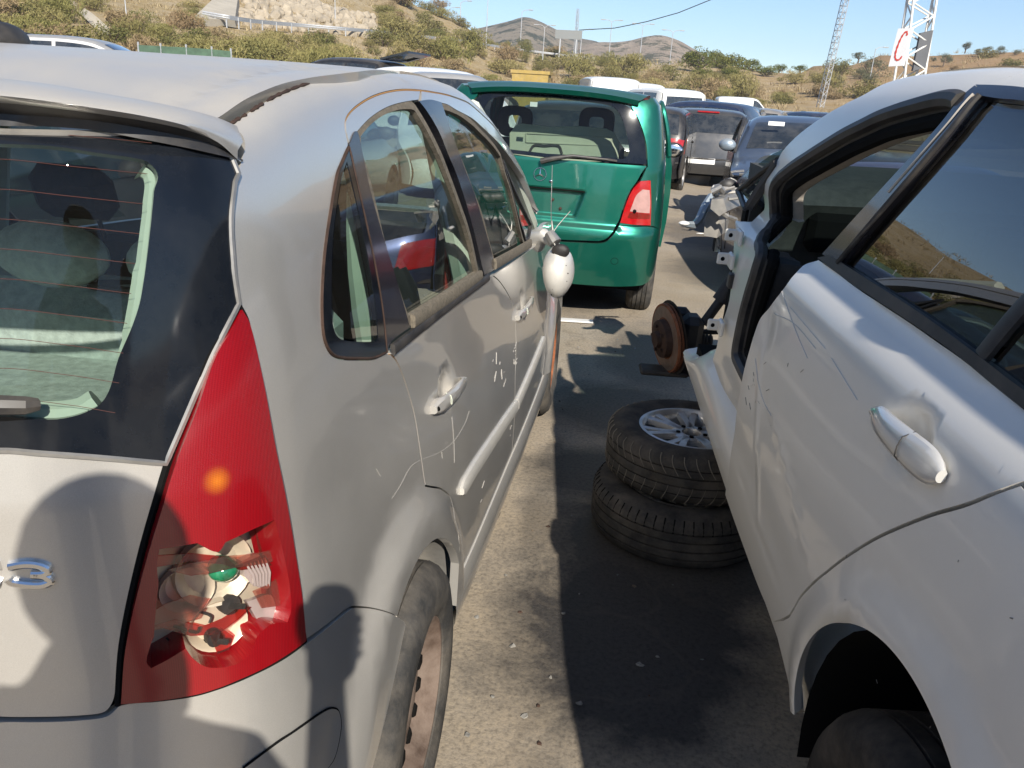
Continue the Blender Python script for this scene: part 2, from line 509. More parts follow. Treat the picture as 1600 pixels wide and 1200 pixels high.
M['tyre_dusty'] = simple('dusty tyre rubber', (.035, .035, .035), .82, 0, 0, .35, 14, .35, 90, .25, dust=.8, dustc=(.17, .15, .125), dscale=6)
M['tread'] = simple('worn tread rubber', (.03, .029, .028), .85, 0, 0, .35, 14, .35, 60, .2, dust=.7, dustc=(.13, .11, .09), dscale=9)
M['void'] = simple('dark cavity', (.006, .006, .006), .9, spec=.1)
M['steel_rust'] = simple('rusty steel rim', (.135, .088, .066), .65, .35, 0, .45, 12, .3, 80, dust=.6, dustc=(.26, .23, .20), dscale=6)
M['gap_rust'] = simple('rusty gap edge', (.36, .19, .07), .8)
M['scratch'] = simple('bare scratch', (.43, .415, .385), .6)
M['rust'] = simple('rust', (.22, .075, .03), .75, .3, 0, .5, 25, .5, 90, dust=.3, dustc=(.35, .2, .12), dscale=20)
M['rust_dark'] = simple('dark rusty iron', (.06, .035, .025), .75, .4, 0, .4, 25, .5, 90)
M['disc_face'] = simple('worn brake face', (.30, .25, .21), .45, .8, 0, .2, 30, dust=.5, dustc=(.3, .13, .06), dscale=8)
M['alloy'] = simple('silver alloy', (.52, .51, .50), .38, .75, .2, .15, 12, dust=.45, dustc=(.26, .22, .17), dscale=7)
M['chrome'] = simple('bright metal', (.70, .70, .70), .12, 1, 0)
M['dull_metal'] = simple('dull metal', (.36, .35, .33), .45, .8, 0, .2, 20, dust=.4)
M['black_part'] = simple('black mechanical part', (.015, .014, .014), .6, .1, 0, .3, 30, .3, 60, dust=.35, dustc=(.16, .13, .10))
M['liner'] = simple('dusty arch liner', (.16, .155, .145), .75, 0, 0, .25, 9, .15, 40, dust=.6, dustc=(.36, .33, .28))
M['galva'] = simple('galvanised steel', (.48, .49, .50), .5, .55, 0, .15, 10)
M['pale_trim'] = simple('pale green grey plastic', (.50, .54, .45), .6, 0, 0, .08, 12)
M['seat'] = simple('grey green seat cloth', (.42, .46, .43), .95, 0, 0, .2, 60, .3, 220, .2)
M['seat_dark'] = simple('charcoal seat cloth', (.025, .027, .032), .95, 0, 0, .2, 60, .3, 220, .2)
M['dash'] = simple('dark dashboard plastic', (.022, .023, .026), .7, 0, 0, .2, 40, .2, 200, dust=.35, dustc=(.16, .145, .12))
M['dash_grey'] = simple('grey dashboard skin', (.045, .047, .045), .75, 0, 0, .2, 40, .2, 200, dust=.25, dustc=(.16, .155, .13))
M['headliner'] = simple('beige headlining', (.42, .38, .33), .95, 0, 0, .1, 40)
M['crate'] = simple('pale grey green plastic panel', (.40, .43, .33), .7, 0, 0, .12, 10, dust=.3)
M['white_plastic'] = simple('white plastic', (.66, .66, .64), .5, 0, 0, .08, 20, dust=.3)
M['yellow'] = simple('yellow painted steel', (.36, .25, .06), .6, 0, 0, .15, 6, dust=.4)
M['red_plastic'] = simple('red plastic', (.55, .03, .02), .4)
M['orange_plastic'] = simple('orange red plastic', (.75, .07, .02), .4)
M['heater'] = simple('heater line', (.07, .018, .012), .7)
M['amber'] = simple('amber lens', (.75, .27, .01), .15, 0, .8)
M['bulb'] = simple('green lamp bulb', (.012, .17, .075), .05, 0, 1.0, .4, 60, dust=.25, dustc=(.2, .35, .25), dscale=40)
M['reflector'] = simple('dusty lamp reflector', (.60, .52, .40), .42, .35, .1, .25, 22, .15, 60, dust=.8, dustc=(.42, .33, .22), dscale=11)
M['clear_lens'] = glass('clear ribbed lens', (.80, .76, .70), .12, .08)
M['lens_white'] = simple('clear lamp lens', (.36, .29, .27), .15, .1, 1.0, .1, 30)
M['red_glass'] = glass('broken red lens shell', (.70, .06, .04), .05, .02)
M['pink_glass'] = glass('thin broken red shell', (.80, .36, .30), .12, .05)
M['paper'] = simple('white paper sticker', (.75, .75, .73), .8)
M['sign_white'] = simple('white sign sheet', (.72, .72, .73), .6, 0, 0, .05, 2)
M['sign_dark'] = simple('dark sign back', (.10, .105, .115), .6, .2, 0, .1, 2)
M['sign_red'] = simple('red sign paint', (.55, .05, .03), .6)
M['sign_grey'] = simple('grey sign back', (.20, .21, .21), .6, .2)
M['badge_star'] = simple('badge chrome', (.75, .75, .75), .15, 1)
M['cable'] = simple('black cable', (.015, .015, .016), .6)
M['plate'] = simple('number plate white', (.75, .75, .74), .5)
M['plate_blue'] = simple('number plate blue', (.02, .06, .35), .5)
M['skin'] = simple('skin', (.46, .27, .19), .55, 0, 0, .06, 30)
M['hair'] = simple('dark hair', (.02, .015, .012), .7, 0, 0, .3, 90, .4, 150)
M['shirt'] = simple('navy cloth', (.03, .04, .07), .9, 0, 0, .15, 60, .2, 200)
M['jeans'] = simple('denim', (.04, .06, .11), .9, 0, 0, .2, 60, .2, 200)
M['net_green'] = simple('green netting', (.06, .11, .07), .8, 0, 0, .3, 5)

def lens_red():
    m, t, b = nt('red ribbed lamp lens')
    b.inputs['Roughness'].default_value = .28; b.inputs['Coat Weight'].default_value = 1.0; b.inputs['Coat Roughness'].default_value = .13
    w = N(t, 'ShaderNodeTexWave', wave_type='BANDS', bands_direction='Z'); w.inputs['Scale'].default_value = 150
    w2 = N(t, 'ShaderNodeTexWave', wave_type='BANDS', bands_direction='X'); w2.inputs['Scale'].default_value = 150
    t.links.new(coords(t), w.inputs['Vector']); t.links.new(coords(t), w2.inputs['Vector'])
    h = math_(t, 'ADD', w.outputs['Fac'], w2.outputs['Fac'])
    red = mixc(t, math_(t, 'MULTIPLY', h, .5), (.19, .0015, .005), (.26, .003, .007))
    ds = N(t, 'ShaderNodeVectorMath', operation='DISTANCE'); ds.inputs[1].default_value = BULB_GLOW_AT; t.links.new(coords(t), ds.inputs[0])
    t.links.new(mixc(t, ramp(t, math_(t, 'ADD', ds.outputs['Value'], math_(t, 'MULTIPLY', w.outputs['Fac'], .004)), [(.003, (.6, .6, .6)), (.020, (0, 0, 0))]), red, (.72, .24, .01)), b.inputs['Base Color'])  # amber spot: bulb glow through the lens, painted into its colour
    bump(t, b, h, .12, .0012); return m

M['lens_red_plain'] = simple('red lamp plastic', (.36, .005, .008), .16, 0, .8, .2, 30, dust=.22, dustc=(.25, .10, .07), dscale=14)
# ================================================================== SILVER HATCHBACK (its own frame is the world frame)
def wheel_parts(parent, c, side, rad=.292, width=.175, rim=.178, kind='steel', tyre=None, rimmat=None, M_=None, cam=0.0):
    """tyre (> rim) with its axle along x; side=+1 shows its outer face towards +x"""
    T = Matrix.Translation(c) @ Matrix.Rotation(cam, 4, 'Y') @ (Matrix.Scale(-1, 4, (1, 0, 0)) if side < 0 else Matrix.Identity(4))
    if M_: T = M_ @ T
    w = width/2; mb = MB()
    prof = [(-w*.72, rim), (-w*.98, rim+.02), (-w*1.02, rim+(rad-rim)*.5), (-w*.92, rad-.022), (-w*.72, rad-.006)]
    g = [-.55, -.5, -.47, -.42, -.1, -.06, .06, .1, .42, .47, .5, .55]
    for k, q in enumerate([-.50, -.18, .18, .50]):
        prof += [(w*(q-.035), rad), (w*(q-.03), rad-.008), (w*(q+.03), rad-.008), (w*(q+.035), rad)]
    prof += [(w*.72, rad-.006), (w*.92, rad-.022), (w*1.02, rad-(rad-rim)*.45), (w*1.0, rim+.025), (w*.9, rim+.006), (w*.72, rim)]
    mb.lathe(prof, 64, T, cap=False)
    ty = mb.build('tyre', tyre or M['tyre_dusty'], parent)
    mb = MB()
    if kind == 'steel':
        mb.lathe([(-w*.7, rim-.01), (w*.55, rim-.012), (w*.80, rim-.002), (w*.86, rim+.004), (w*.86, rim-.004), (w*.70, rim-.014), (w*.50, rim-.026), (w*.34, rim*.80), (w*.40, rim*.72), (w*.40, rim*.52), (w*.28, rim*.42), (w*.22, rim*.34), (w*.2, 0.0)], 56, T, cap=False)
        mb.cur = 1
        for k in range(16):
            a = 2*PI*k/16; A = T @ Matrix.Rotation(a, 4, 'X')
            mb.box((w*.375, 0, rim*.79), (.014, .030, .040), A, .005)
        mb.cur = 0
        for k in range(4):
            a = 2*PI*k/4+.4; mb.lathe([(0, .011), (.012, .011), (.016, .007), (.016, 0)], 8, T @ Matrix.Translation((w*.24, .05*math.cos(a), .05*math.sin(a))))
        mb.build('rim', [rimmat or M['steel_rust'], M['void']], ty)
    else:
        mb.lathe([(-w*.8, rim-.004), (-w*.7, rim-.012), (w*.6, rim-.014), (w*.84, rim-.002), (w*.90, rim+.005), (w*.90, rim-.006), (w*.72, rim-.016)], 56, T, cap=False)
        n = kind
        for k in range(n):
            A = T @ Matrix.Rotation(2*PI*k/n, 4, 'X')
            for sgn in (-1, 1):
                vs = []
                for (rr, hw, off, x0, x1) in ((.045, .016, .0, w*.45, w*.70), (rim*.55, .014, sgn*.010, w*.50, w*.74), (rim-.012, .017, sgn*.026, w*.60, w*.80)):
                    vs.append([Vector((x0, off-hw, rr)), Vector((x1, off-hw*.8, rr)), Vector((x1, off+hw*.8, rr)), Vector((x0, off+hw, rr))])
                mb.loft(vs, closed_u=True, M=A)
        mb.lathe([(w*.35, .075), (w*.66, .072), (w*.70, .062), (w*.70, .036), (w*.58, .033), (w*.40, .033)], 32, T, cap=False)
        mb.cur = 1
        for k in range(5):
            a = 2*PI*k/5+.3; mb.lathe([(0, .0085), (.004, .0085), (.004, 0)], 10, T @ Matrix.Translation((w*.70, .051*math.cos(a), .051*math.sin(a))))
        r = mb.build('rim', [rimmat or M['alloy'], M['void']], ty, angle=30)
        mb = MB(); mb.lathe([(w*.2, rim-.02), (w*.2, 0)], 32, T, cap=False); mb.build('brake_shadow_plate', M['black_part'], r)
    return ty

BASE = [(0, -.665), (.2, -.658), (.36, -.635), (.48, -.60), (.57, -.557), (.635, -.508), (.675, -.45), (.694, -.37), (.701, -.27), (.706, -.1), (.712, .08), (.724, .3), (.736, .5), (.747, .8), (.757, 1.1), (.768, 1.4), (.778, 1.8), (.782, 2.2), (.778, 2.6), (.74, 2.92), (.62, 3.13), (.35, 3.24), (0, 3.27)]
_bc = crom(BASE, 12)
_bs = [0.0]
for i in range(1, len(_bc)): _bs.append(_bs[-1]+(_bc[i]-_bc[i-1]).length)
_bn = []
for i in range(len(_bc)):
    t = _bc[min(i+1, len(_bc)-1)]-_bc[max(i-1, 0)]; t.normalize(); _bn.append(Vector((t.y, -t.x)))
_bn[0] = Vector((0, -1)); _bn[-1] = Vector((0, 1))
for _ in range(6):                                   # fair the normals
    _bn = [_bn[0]]+[(_bn[i-1]+_bn[i]*2+_bn[i+1]).normalized() for i in range(1, len(_bn)-1)]+[_bn[-1]]
SMAX = _bs[-1]
import bisect
def base_at(u):
    s = 1
    if u < 0: u = -u; s = -1
    u = min(u, SMAX-1e-6); i = max(0, min(len(_bs)-2, bisect.bisect_right(_bs, u)-1)); t = (u-_bs[i])/(_bs[i+1]-_bs[i])
    p = _bc[i].lerp(_bc[i+1], t); n = _bn[i].lerp(_bn[i+1], t).normalized()
    return Vector((p.x*s, p.y)), Vector((n.x*s, n.y))
def u_of_y(y):                                       # along the right flank only
    lo, hi = .6, SMAX-.3
    for _ in range(40):
        m = (lo+hi)/2
        if base_at(m)[0].y < y: lo = m
        else: hi = m
    return lo
ZB = 1.02
ls = Interp((.16, .035), (.22, .052), (.30, .060), (.45, .062), (.60, .054), (.76, .034), (.90, .012), (1.02, 0))
lr = Interp((.16, -.03), (.25, .035), (.38, .052), (.52, .05), (.62, .036), (.70, .018), (.78, .006), (1.02, 0))
zz = Interp((0, 0), (.25, .29), (.5, .565), (.7, .78), (.85, .925), (.93, .975), (1.0, 1.0))
si = Interp((0, 0), (.25, .011), (.5, .027), (.7, .046), (.85, .072), (.93, .098), (1.0, .142))
ri = Interp((0, 0), (.25, .022), (.5, .045), (.7, .063), (.85, .075), (.93, .079), (1.0, .084))
ZE = Interp((-.75, 1.405), (-.45, 1.412), (-.33, 1.420), (-.2, 1.449), (-.08, 1.470), (.08, 1.487), (.3, 1.499), (.6, 1.505), (.85, 1.495), (1.0, 1.474), (1.2, 1.43), (1.4, 1.355), (1.65, 1.25), (2.06, 1.035), (2.2, 1.03), (3.4, 1.03))
def arch_bump(y, z, y0=0.0, a=.026):
    d = math.hypot(y-y0, z-.30); return a*(1-sstep(.36, .455, d))
def f_silver(u, v):
    p, n = base_at(u); nx2 = n.x*n.x; ny2 = 1-nx2
    if v <= ZB:
        z = v; off = ls(v)*nx2+lr(v)*ny2
        if nx2 > .3: off += (arch_bump(p.y, z)+arch_bump(p.y, z, 2.46))*nx2
    else:
        t = (v-ZB)/.45; ze = ZE(p.y); z = ZB+(ze-ZB)*zz(t)
        off = -(si(t)*nx2*min(1, (ze-ZB)/.44)+ri(t)*ny2)
    return (p.x+n.x*off, p.y+n.y*off, z)
VE = ZB+.45
SV = Surf(f_silver, -.9, SMAX-.05, 300, .16, VE, 90)
def V_of(y, z):                                      # v on the right flank for a height z at Y=y
    if z <= ZB: return z
    ze = ZE(y); q = (z-ZB)/(ze-ZB); lo, hi = 0, 1
    for _ in range(30):
        m = (lo+hi)/2
        if zz(m) < q: lo = m
        else: hi = m
    return ZB+lo*.45
def yz(*pts): return [Vector((u_of_y(y), V_of(y, z))) for (y, z) in pts]
px = SV.px

car = thing('hatchback', 'silver hatchback with broken red tail lamp and hanging door mirror, filling the left foreground', 'car')
S = M['silver']
# ---- roof skin
def roof_edge(y): return base_at(u_of_y(max(y, -.36)))[0].x-.142*min(1, (ZE(y)-ZB)/.44)
def f_roof(x, y):
    xe = max(roof_edge(y), .3); q = x/xe
    z = ZE(y)+.004+.034*(1-.76*sstep(-.35, .35, y))*(1-abs(q)**2.4)
    z -= .006*math.exp(-((abs(q)-.93)/.03)**2)          # pressed channel beside the edge
    return (x, y, z)
RF = Surf(f_roof, -.80, .80, 60, -.62, 1.25, 70)
seam = RF.px([(330, 186), (225, 167), (150, 154), (75, 141), (0, 133)])
ys0 = seam[-1].y-.05
seam_full = crom(seam+[Vector((.0, ys0-.01))], 5)
dt = RF.px([(334, 187), (368, 165), (409, 143), (448, 129), (487, 121), (525, 116), (560, 112)])
edge = crom(dt, 5)+[Vector((roof_edge(y)-.004, y)) for y in (.55, .7, .9, 1.1)]
rr = seam_full[::-1]+edge[1:]
poly = rr+[Vector((-p.x, p.y)) for p in rr[::-1]]
panel('roof', RF, poly, M['silver'], car, th=.02, step=.03)
# ---- flank above doors, C pillar and rear wing in one pressing
dB = px([(356, 197), (382, 178), (416, 156), (469, 133), (525, 119.5), (577, 113)])
top_fwd = [Vector((u_of_y(y), VE-.004)) for y in (.55, .8, 1.0, 1.2, 1.4, 1.65, 2.0)]
dfr_fwd = [Vector((u_of_y(y), VE-.085)) for y in (2.0, 1.65, 1.4, 1.2)]
dfr = px([(705, 150), (682, 145), (660, 141.5), (630, 140), (603, 144), (580, 152), (558, 166), (545, 179), (540, 190), (540, 204), (544, 224)])
qg_l = px([(544, 229), (534, 252), (525, 275), (515, 332), (506, 395), (502, 455), (502, 496), (505, 527), (512, 546), (521, 556), (533, 560), (560, 561), (583, 560), (604, 551)])
dline = px([(610, 553), (618, 562), (625, 576), (634, 600), (647, 645), (657, 707), (665, 757)])
darch = px([(665, 759), (675, 761), (687, 763), (697, 769), (704, 778), (709, 797), (711, 815)])
def ring(r, a0, a1, n=9, y0=0.0, z0=.30): return yz(*[(y0+r*math.cos(R(lerp(a0, a1, i/n))), z0+r*math.sin(R(lerp(a0, a1, i/n)))) for i in range(n+1)])
lip = ring(.335, 14, 158)
bump_seam = px([(632, 975), (622, 966), (604, 957), (580, 951), (560, 949), (547, 950), (520, 970), (478, 1001)])
lampR = px([(473, 985), (459, 919), (437, 822), (413, 700), (397, 583), (384, 505), (374, 481)])
glassR = px([(371, 470), (364, 416), (360, 341), (366, 285), (376, 250), (381, 228), (377, 212), (366, 202)])
wing = path(dB+top_fwd, dfr_fwd+dfr, qg_l, dline, darch, lip[:-1], bump_seam, lampR, glassR)
_w = panel('rear_wing', SV, wing, S, car, th=.02, step=.028, gap=.002)
mirror_copy(_w)
# ---- weathered sealant in the roof ditch
ditch_line = crom(px([(352, 196), (368, 186), (382, 178), (400, 166), (416, 156), (440, 144), (469, 133), (500, 125), (525, 119)]), 6)
mb = MB(); mb.tube([SV.P(p, -.006) for p in ditch_line], .0045, 6); mb.build('ditch_seal', M['seal'], car)
mb = MB()
for (a, b) in ((356, 384), (388, 396), (404, 430), (436, 492)):
    L = [q for q in ditch_line]
    i0 = int((a-352)/(525-352)*(len(L)-1)); i1 = max(i0+2, int((b-352)/(525-352)*(len(L)-1)))
    mb.tube([SV.P(L[min(k, len(L)-1)]+Vector((0, -.002)), .0) for k in range(i0, i1+1)], [.0016 if k in (i0, i1) else .0030+.001*math.sin(k*2.3) for k in range(i0, i1+1)], 5)
mb.build('peeling_sealant', M['rust_dark'], car)
# ---- doors
belt_r = px([(610, 552), (645, 525), (700, 483), (760, 437), (768, 431)])
bline = px([(769.5, 430), (779, 438), (788, 450), (795, 462), (800, 474), (804.5, 500), (806, 520), (806, 560), (805, 585), (804, 610)])
y_b = SV.P(bline[-1]).y
def door_bottom(y0, y1): return yz((y0, .335), ((y0+y1)/2, .33), (y1, .33))
bl_full = bline[:-1]+yz((y_b, .45), (y_b, .33))
y_d = SV.P(darch[-1]).y
door_low = yz((y_b, .33), ((y_b+y_d)/2, .33), (y_d-.005, .335))
rear_door = path(belt_r, bl_full, door_low, darch[::-1], dline[::-1])
def bowl(sf, a, b, dep, ru, rv, at=.5, up=.014):
    pa, pb = sf.hit(*a), sf.hit(*b); d = (pb-pa).normalized(); w = Vector((-d.y, d.x)); c = pa.lerp(pb, at)+w*up
    return lambda u, v: -dep*(1-sstep(.35, 1.0, math.hypot((Vector((u, v))-c).dot(d)/ru, (Vector((u, v))-c).dot(w)/rv)))
HB1 = bowl(SV, (673, 641), (722, 593), .020, .062, .052); HB2 = bowl(SV, (806, 497), (829, 466), .020, .062, .052)
rd = panel('rear_door', SV, rear_door, S, car, th=.02, step=.022, gap=.0022, disp=HB1); mirror_copy(rd)
belt_f = px([(771, 429), (800, 410), (822, 394), (838, 381)])
y_f = 2.02
front_door = path(belt_f+yz((1.95, .955)), yz((y_f, .94), (y_f+.03, .8), (y_f, .5), (y_f-.06, .33)), yz((y_f-.06, .33), (y_b, .33)), bl_full[::-1])
fd = panel('front_door', SV, front_door, S, car, th=.02, step=.025, gap=.0022, disp=HB2); mirror_copy(fd)
# front wing with its wheel arch
fw = path(yz((y_f, .94), (2.15, .965), (2.5, .93), (2.85, .84), (3.0, .74)), yz((3.0, .74), (3.02, .5), (2.9, .32)), ring(.345, 20, 165, 9, 2.46), yz((2.1, .33), (y_f-.055, .33)), yz((y_f-.055, .33), (y_f, .5), (y_f+.03, .8), (y_f, .94)))
_w = panel('front_wing', SV, fw, S, car, th=.02, step=.04, gap=.002); mirror_copy(_w)
# ---- door frames, window panes
pil = path(px([(545, 226), (557, 205), (566, 240), (575, 285), (590, 342), (608, 402), (640, 511)]), px([(640, 511), (612, 532), (605, 545)]), px([(604.5, 543), (592, 460), (574, 362), (556, 275), (545, 228)]))
mirror_copy(panel('door_frame_film', SV, pil, M['satin'], rd, off=.001, th=.02, step=.03))
fr_out = path(px([(540.5, 190), (546, 179), (558, 167), (580, 153), (603, 145), (630, 141), (657, 142)]), px([(657, 142), (655, 156)]), px([(655, 156), (630, 160), (605, 168), (580, 184), (560, 205), (546, 224)]), px([(546, 222), (541, 204)]))
panel('window_frame', SV, fr_out, S, rd, off=-.001, th=.02, step=.03, gap=.001)
fr_f = path(px([(659, 142.5), (682, 146), (705, 151)])+[Vector((u_of_y(y), VE-.088)) for y in (1.2, 1.4, 1.65, 2.0)], [Vector((u_of_y(y), VE-.135)) for y in (2.0, 1.65, 1.4, 1.2)]+px([(715, 172), (700, 163), (688, 160), (659, 157)]))
panel('window_frame', SV, fr_f, S, fd, off=-.001, th=.02, step=.03)
g_r = path(px([(565, 213), (577, 198), (592, 185), (606, 177), (620, 172), (633, 170), (644, 170)]), px([(644, 170), (650, 173), (655, 181), (670, 207), (681, 229), (692, 253), (702, 279), (712, 306), (721, 331), (730, 357), (739, 391), (746, 424)]), px([(746, 424), (720, 442), (690, 462), (640, 494)]), px([(640, 494), (629, 462), (616, 420), (602, 372), (588, 312), (576, 265), (567, 235), (565, 213)]))
def grow(poly, g): return shrink(poly, -g)
panel('window_seal', SV, grow(g_r, .016), M['seal'], rd, off=-.002, th=.012, step=.05, bound=.014, holes=[g_r])
mirror_copy(panel('window', SV, grow(g_r, .004), M['glass'], rd, off=-.012, th=0, step=.06))
strip('belt_seal', SV, crom(px([(643, 502), (700, 464), (750, 430)]), 6), .022, M['seal'], rd, off=.002, hgt=.006)
strip('belt_seal', SV, crom(px([(612, 547), (648, 519), (700, 478), (762, 433)]), 6), .018, M['trim'], rd, off=.002, hgt=.005)
# B pillar film and front window
bp = path(px([(654, 158), (672, 156), (689, 160)]), px([(689, 160), (697, 183), (707, 213), (718, 242), (729, 272), (741, 303), (755, 350), (770, 402), (774, 420)]), px([(774, 420), (757, 431)]), px([(757, 431), (748, 395), (737, 350), (726, 312), (712, 270), (700, 242), (685, 205), (668, 176), (654, 158)]))
mirror_copy(panel('pillar_film', SV, bp, M['satin'], fd, off=.001, th=.02, step=.03))
g_f = path(px([(692, 170), (705, 174), (720, 181), (735, 192), (750, 206), (763, 219), (775, 233), (783, 245)]), px([(783, 245), (790, 272), (800, 303), (809, 340), (817, 374), (822, 387)]), px([(822, 387), (800, 396), (775, 409)]), px([(775, 409), (766, 378), (755, 335), (741, 297), (728, 262), (712, 222), (700, 190), (692, 170)]))
panel('window_seal', SV, grow(g_f, .013), M['seal'], fd, off=-.002, th=.012, step=.05, bound=.014, holes=[g_f])
mirror_copy(panel('window', SV, grow(g_f, .004), M['glass'], fd, off=-.012, th=0, step=.06))
g_a = path(px([(789, 253), (800, 282), (812, 310), (824, 335), (832, 352)]), px([(832, 352), (829, 368), (824, 374)]), px([(824, 374), (812, 335), (800, 290), (789, 253)]))
panel('quarter_seal', SV, grow(g_a, .010), M['trim'], fd, off=-.003, th=.01, step=.05, bound=.014, holes=[g_a])
panel('quarter_window', SV, g_a, M['glass'], fd, off=-.010, th=0, step=.06)
strip('belt_seal', SV, crom(px([(772, 413), (800, 397), (828, 380)]), 6), .030, M['seal'], fd, off=.002, hgt=.006)
# rear quarter glass: enamel border round a small clear pane
qg = path(qg_l, px([(604, 549), (598, 490), (585, 412), (570, 341), (555, 275), (545, 230)]))
q_in = path(px([(541, 258), (533, 282), (525, 330), (520, 380), (518, 440), (519, 500), (525, 521), (540, 529), (570, 531), (589, 530)]), px([(589, 530), (584, 470), (572, 400), (560, 340), (550, 295), (541, 258)]))
qo = panel('quarter_glass_border', SV, qg, M['frit'], car, off=.0015, th=.008, step=.03, gap=.003, holes=[q_in])
panel('quarter_glass', SV, q_in, M['glass'], qo, off=.001, th=0, step=.05); mirror_copy(qo)
mb = MB(); mb.tube([SV.P(p, .0005) for p in resample(shrink(qg, .001), .02)], .0028, 6, closed=True); mb.build('glass_edge_seal', M['rust_dark'], qo)
# ---- door handles: scooped recess and bar
def handle(a, b, parent, w=.030, lift=.026):
    pa, pb = SV.hit(*a), SV.hit(*b)
    d = (pb-pa); L = d.length; d.normalize(); wv = Vector((-d.y, d.x))
    # recess bowl
    rows = []
    for i in range(7):
        q = i/6; row = []
        for k in range(20):
            an = 2*PI*k/20
            uvq = pa+d*(L*.50+math.cos(an)*L*.36*(1-q*.999))+wv*(.013+math.sin(an)*.046*(1-q*.999))
            row.append(SV.P(uvq, .0012-.022*(1-(1-q)**2)*0 + (.0012 if q < .01 else .0)-.0*q))
        rows.append(row)
    mb = MB(); secs = []
    n = 15
    for i in range(n+1):
        q = i/n; c = pa+d*(L*q)
        h = lift*(.55+.45*math.sin(PI*min(1, q*1.02))) if q < .999 else lift*.5
        ww = w*(.55 if i in (0, n) else .82 if i in (1, n-1) else 1)*(1.05-.25*q)
        base = .0 if q < .16 or q > .9 else lift*.45
        sec = []
        for (aw, ah) in ((-.5, base), (-.52, lerp(base, h, .6)), (-.32, h*.97), (0, h), (.32, h*.97), (.52, lerp(base, h, .6)), (.5, base), (0, base)):
            sec.append(SV.P(c+wv*(aw*ww), ah))
        secs.append(sec)
    mb.loft(secs, closed_u=True); mb.f += [tuple(range(8)), tuple(n*8+k for k in range(7, -1, -1))]; mb.mi += [0, 0]
    hd = mb.build('handle', S, parent)
    k = MB(); c = pa+d*(L*.03); k.ball(SV.P(c+wv*-.0, lift*.50), .006, 8, 6); k.build('lock_barrel', M['void'], hd)
    k = MB(); c = pa+d*(L*.30); k.tube([SV.P(c+wv*(w*.52), lift*.5), SV.P(c+wv*(w*.3), lift*.93), SV.P(c, lift*.975), SV.P(c-wv*(w*.3), lift*.93), SV.P(c-wv*(w*.52), lift*.5)], .0012, 5); k.build('handle_joint', M['pale_trim'], hd)
handle((673, 641), (722, 593), rd); handle((806, 497), (829, 466), fd)
# ---- side mouldings
ml = crom(px([(719, 768), (740, 733), (765, 695), (790, 657), (806, 634)]), 5)
strip('side_moulding', SV, ml, lambda t: .040*min(1, .45+t*12), M['silver_trim'], rd, off=.001, hgt=.009)
y_m = SV.P(ml[-1]).y; z_m = SV.P(ml[-1]).z; z_m0 = SV.P(ml[0]).z
strip('side_moulding', SV, yz(*[(y_m+.01+i*.1, z_m+(.02*i/6)) for i in range(8)]), .040, M['silver_trim'], fd, off=.001, hgt=.009)
# ---- sill
secs = []
for i in range(24):
    y = .335+i*(2.12-.335)/23
    b = base_at(u_of_y(y))[0].x
    secs.append([Vector((b+q, y, z)) for (q, z) in ((.030, .345), (.046, .345), (.064, .338), (.074, .318), (.077, .29), (.074, .255), (.062, .225), (.04, .205), (-.1, .20))])
mb = MB(); mb.loft(secs); sl = mb.build('sill', S, car); mirror_copy(sl)
# ---- rear screen
top_in = [Vector((.0, VE-.055)), Vector((.3, VE-.055))]
gb = px([(258, 722), (190, 716), (130, 711), (60, 706), (3, 702)])
half = path([Vector((0, gb[-1].y)), gb[-1], gb[-2], gb[-3], gb[-4], gb[0]], px([(258, 722), (267, 700), (300, 623), (318, 582), (333, 548), (352, 510), (370, 474)]), px([(369, 470), (362, 416), (358, 341), (364, 285), (369, 268)])+[Vector((SV.hit(369, 268).x-.012, VE-.02))], [Vector((SV.hit(369, 268).x-.02, VE-.012)), Vector((0, VE-.012))])
def both(h): return h+[Vector((-p.x, p.y)) for p in h[::-1] if p.x > 1e-5]
screen = both(half)
cl = px([(5, 650), (40, 653), (83, 655), (115, 650), (140, 641), (158, 630), (172, 606), (185, 560), (207, 508), (220, 465), (240, 300), (246, 277), (240, 263), (222, 251), (150, 240), (60, 228)])
clh = path([Vector((0, cl[0].y)), *cl, Vector((0, cl[-1].y+.002))])
clear = both(clh)
tg = panel('tailgate_screen_border', SV, screen, M['frit'], car, off=.002, th=.01, step=.035, holes=[clear])
panel('rear_screen', SV, clear, M['glass_back'], tg, off=.0015, th=0, step=.05)
mb = MB()
for k in range(10):
    y0 = 288+k*40 if k < 9 else 640
    L = px([(2, 203+k*46.5), (110, 214+k*46.5), (max(150, 236-k*6.2), 226+k*46.5)])
    rows = crom([Vector((0, L[0].y))]+L, 6)
    if 203+k*46.5 > 640: continue
    mb.tube([SV.P(p, .0020) for p in rows], .00034, 4)
mb.build('heater_line', M['heater'], tg)
mb = MB(); hs = [SV.P(p, .002) for p in resample(shrink(screen, -.001), .03)]; mb.tube(hs, .0035, 6, closed=True); mb.build('screen_seal', M['dull_metal'], tg)
# wiper arm tip at the left edge of the pane
w0 = SV.hit(64, 629); w1 = SV.hit(2, 626)
mb = MB(); mb.tube([SV.P(w0, .012), SV.P(w0.lerp(w1, .25), .02), SV.P(w1, .026), SV.P(w1-Vector((.12, -.0)), .03)], [.007, .010, .011, .012], 8)
mb.build('rear_wiper', M['trim'], tg)
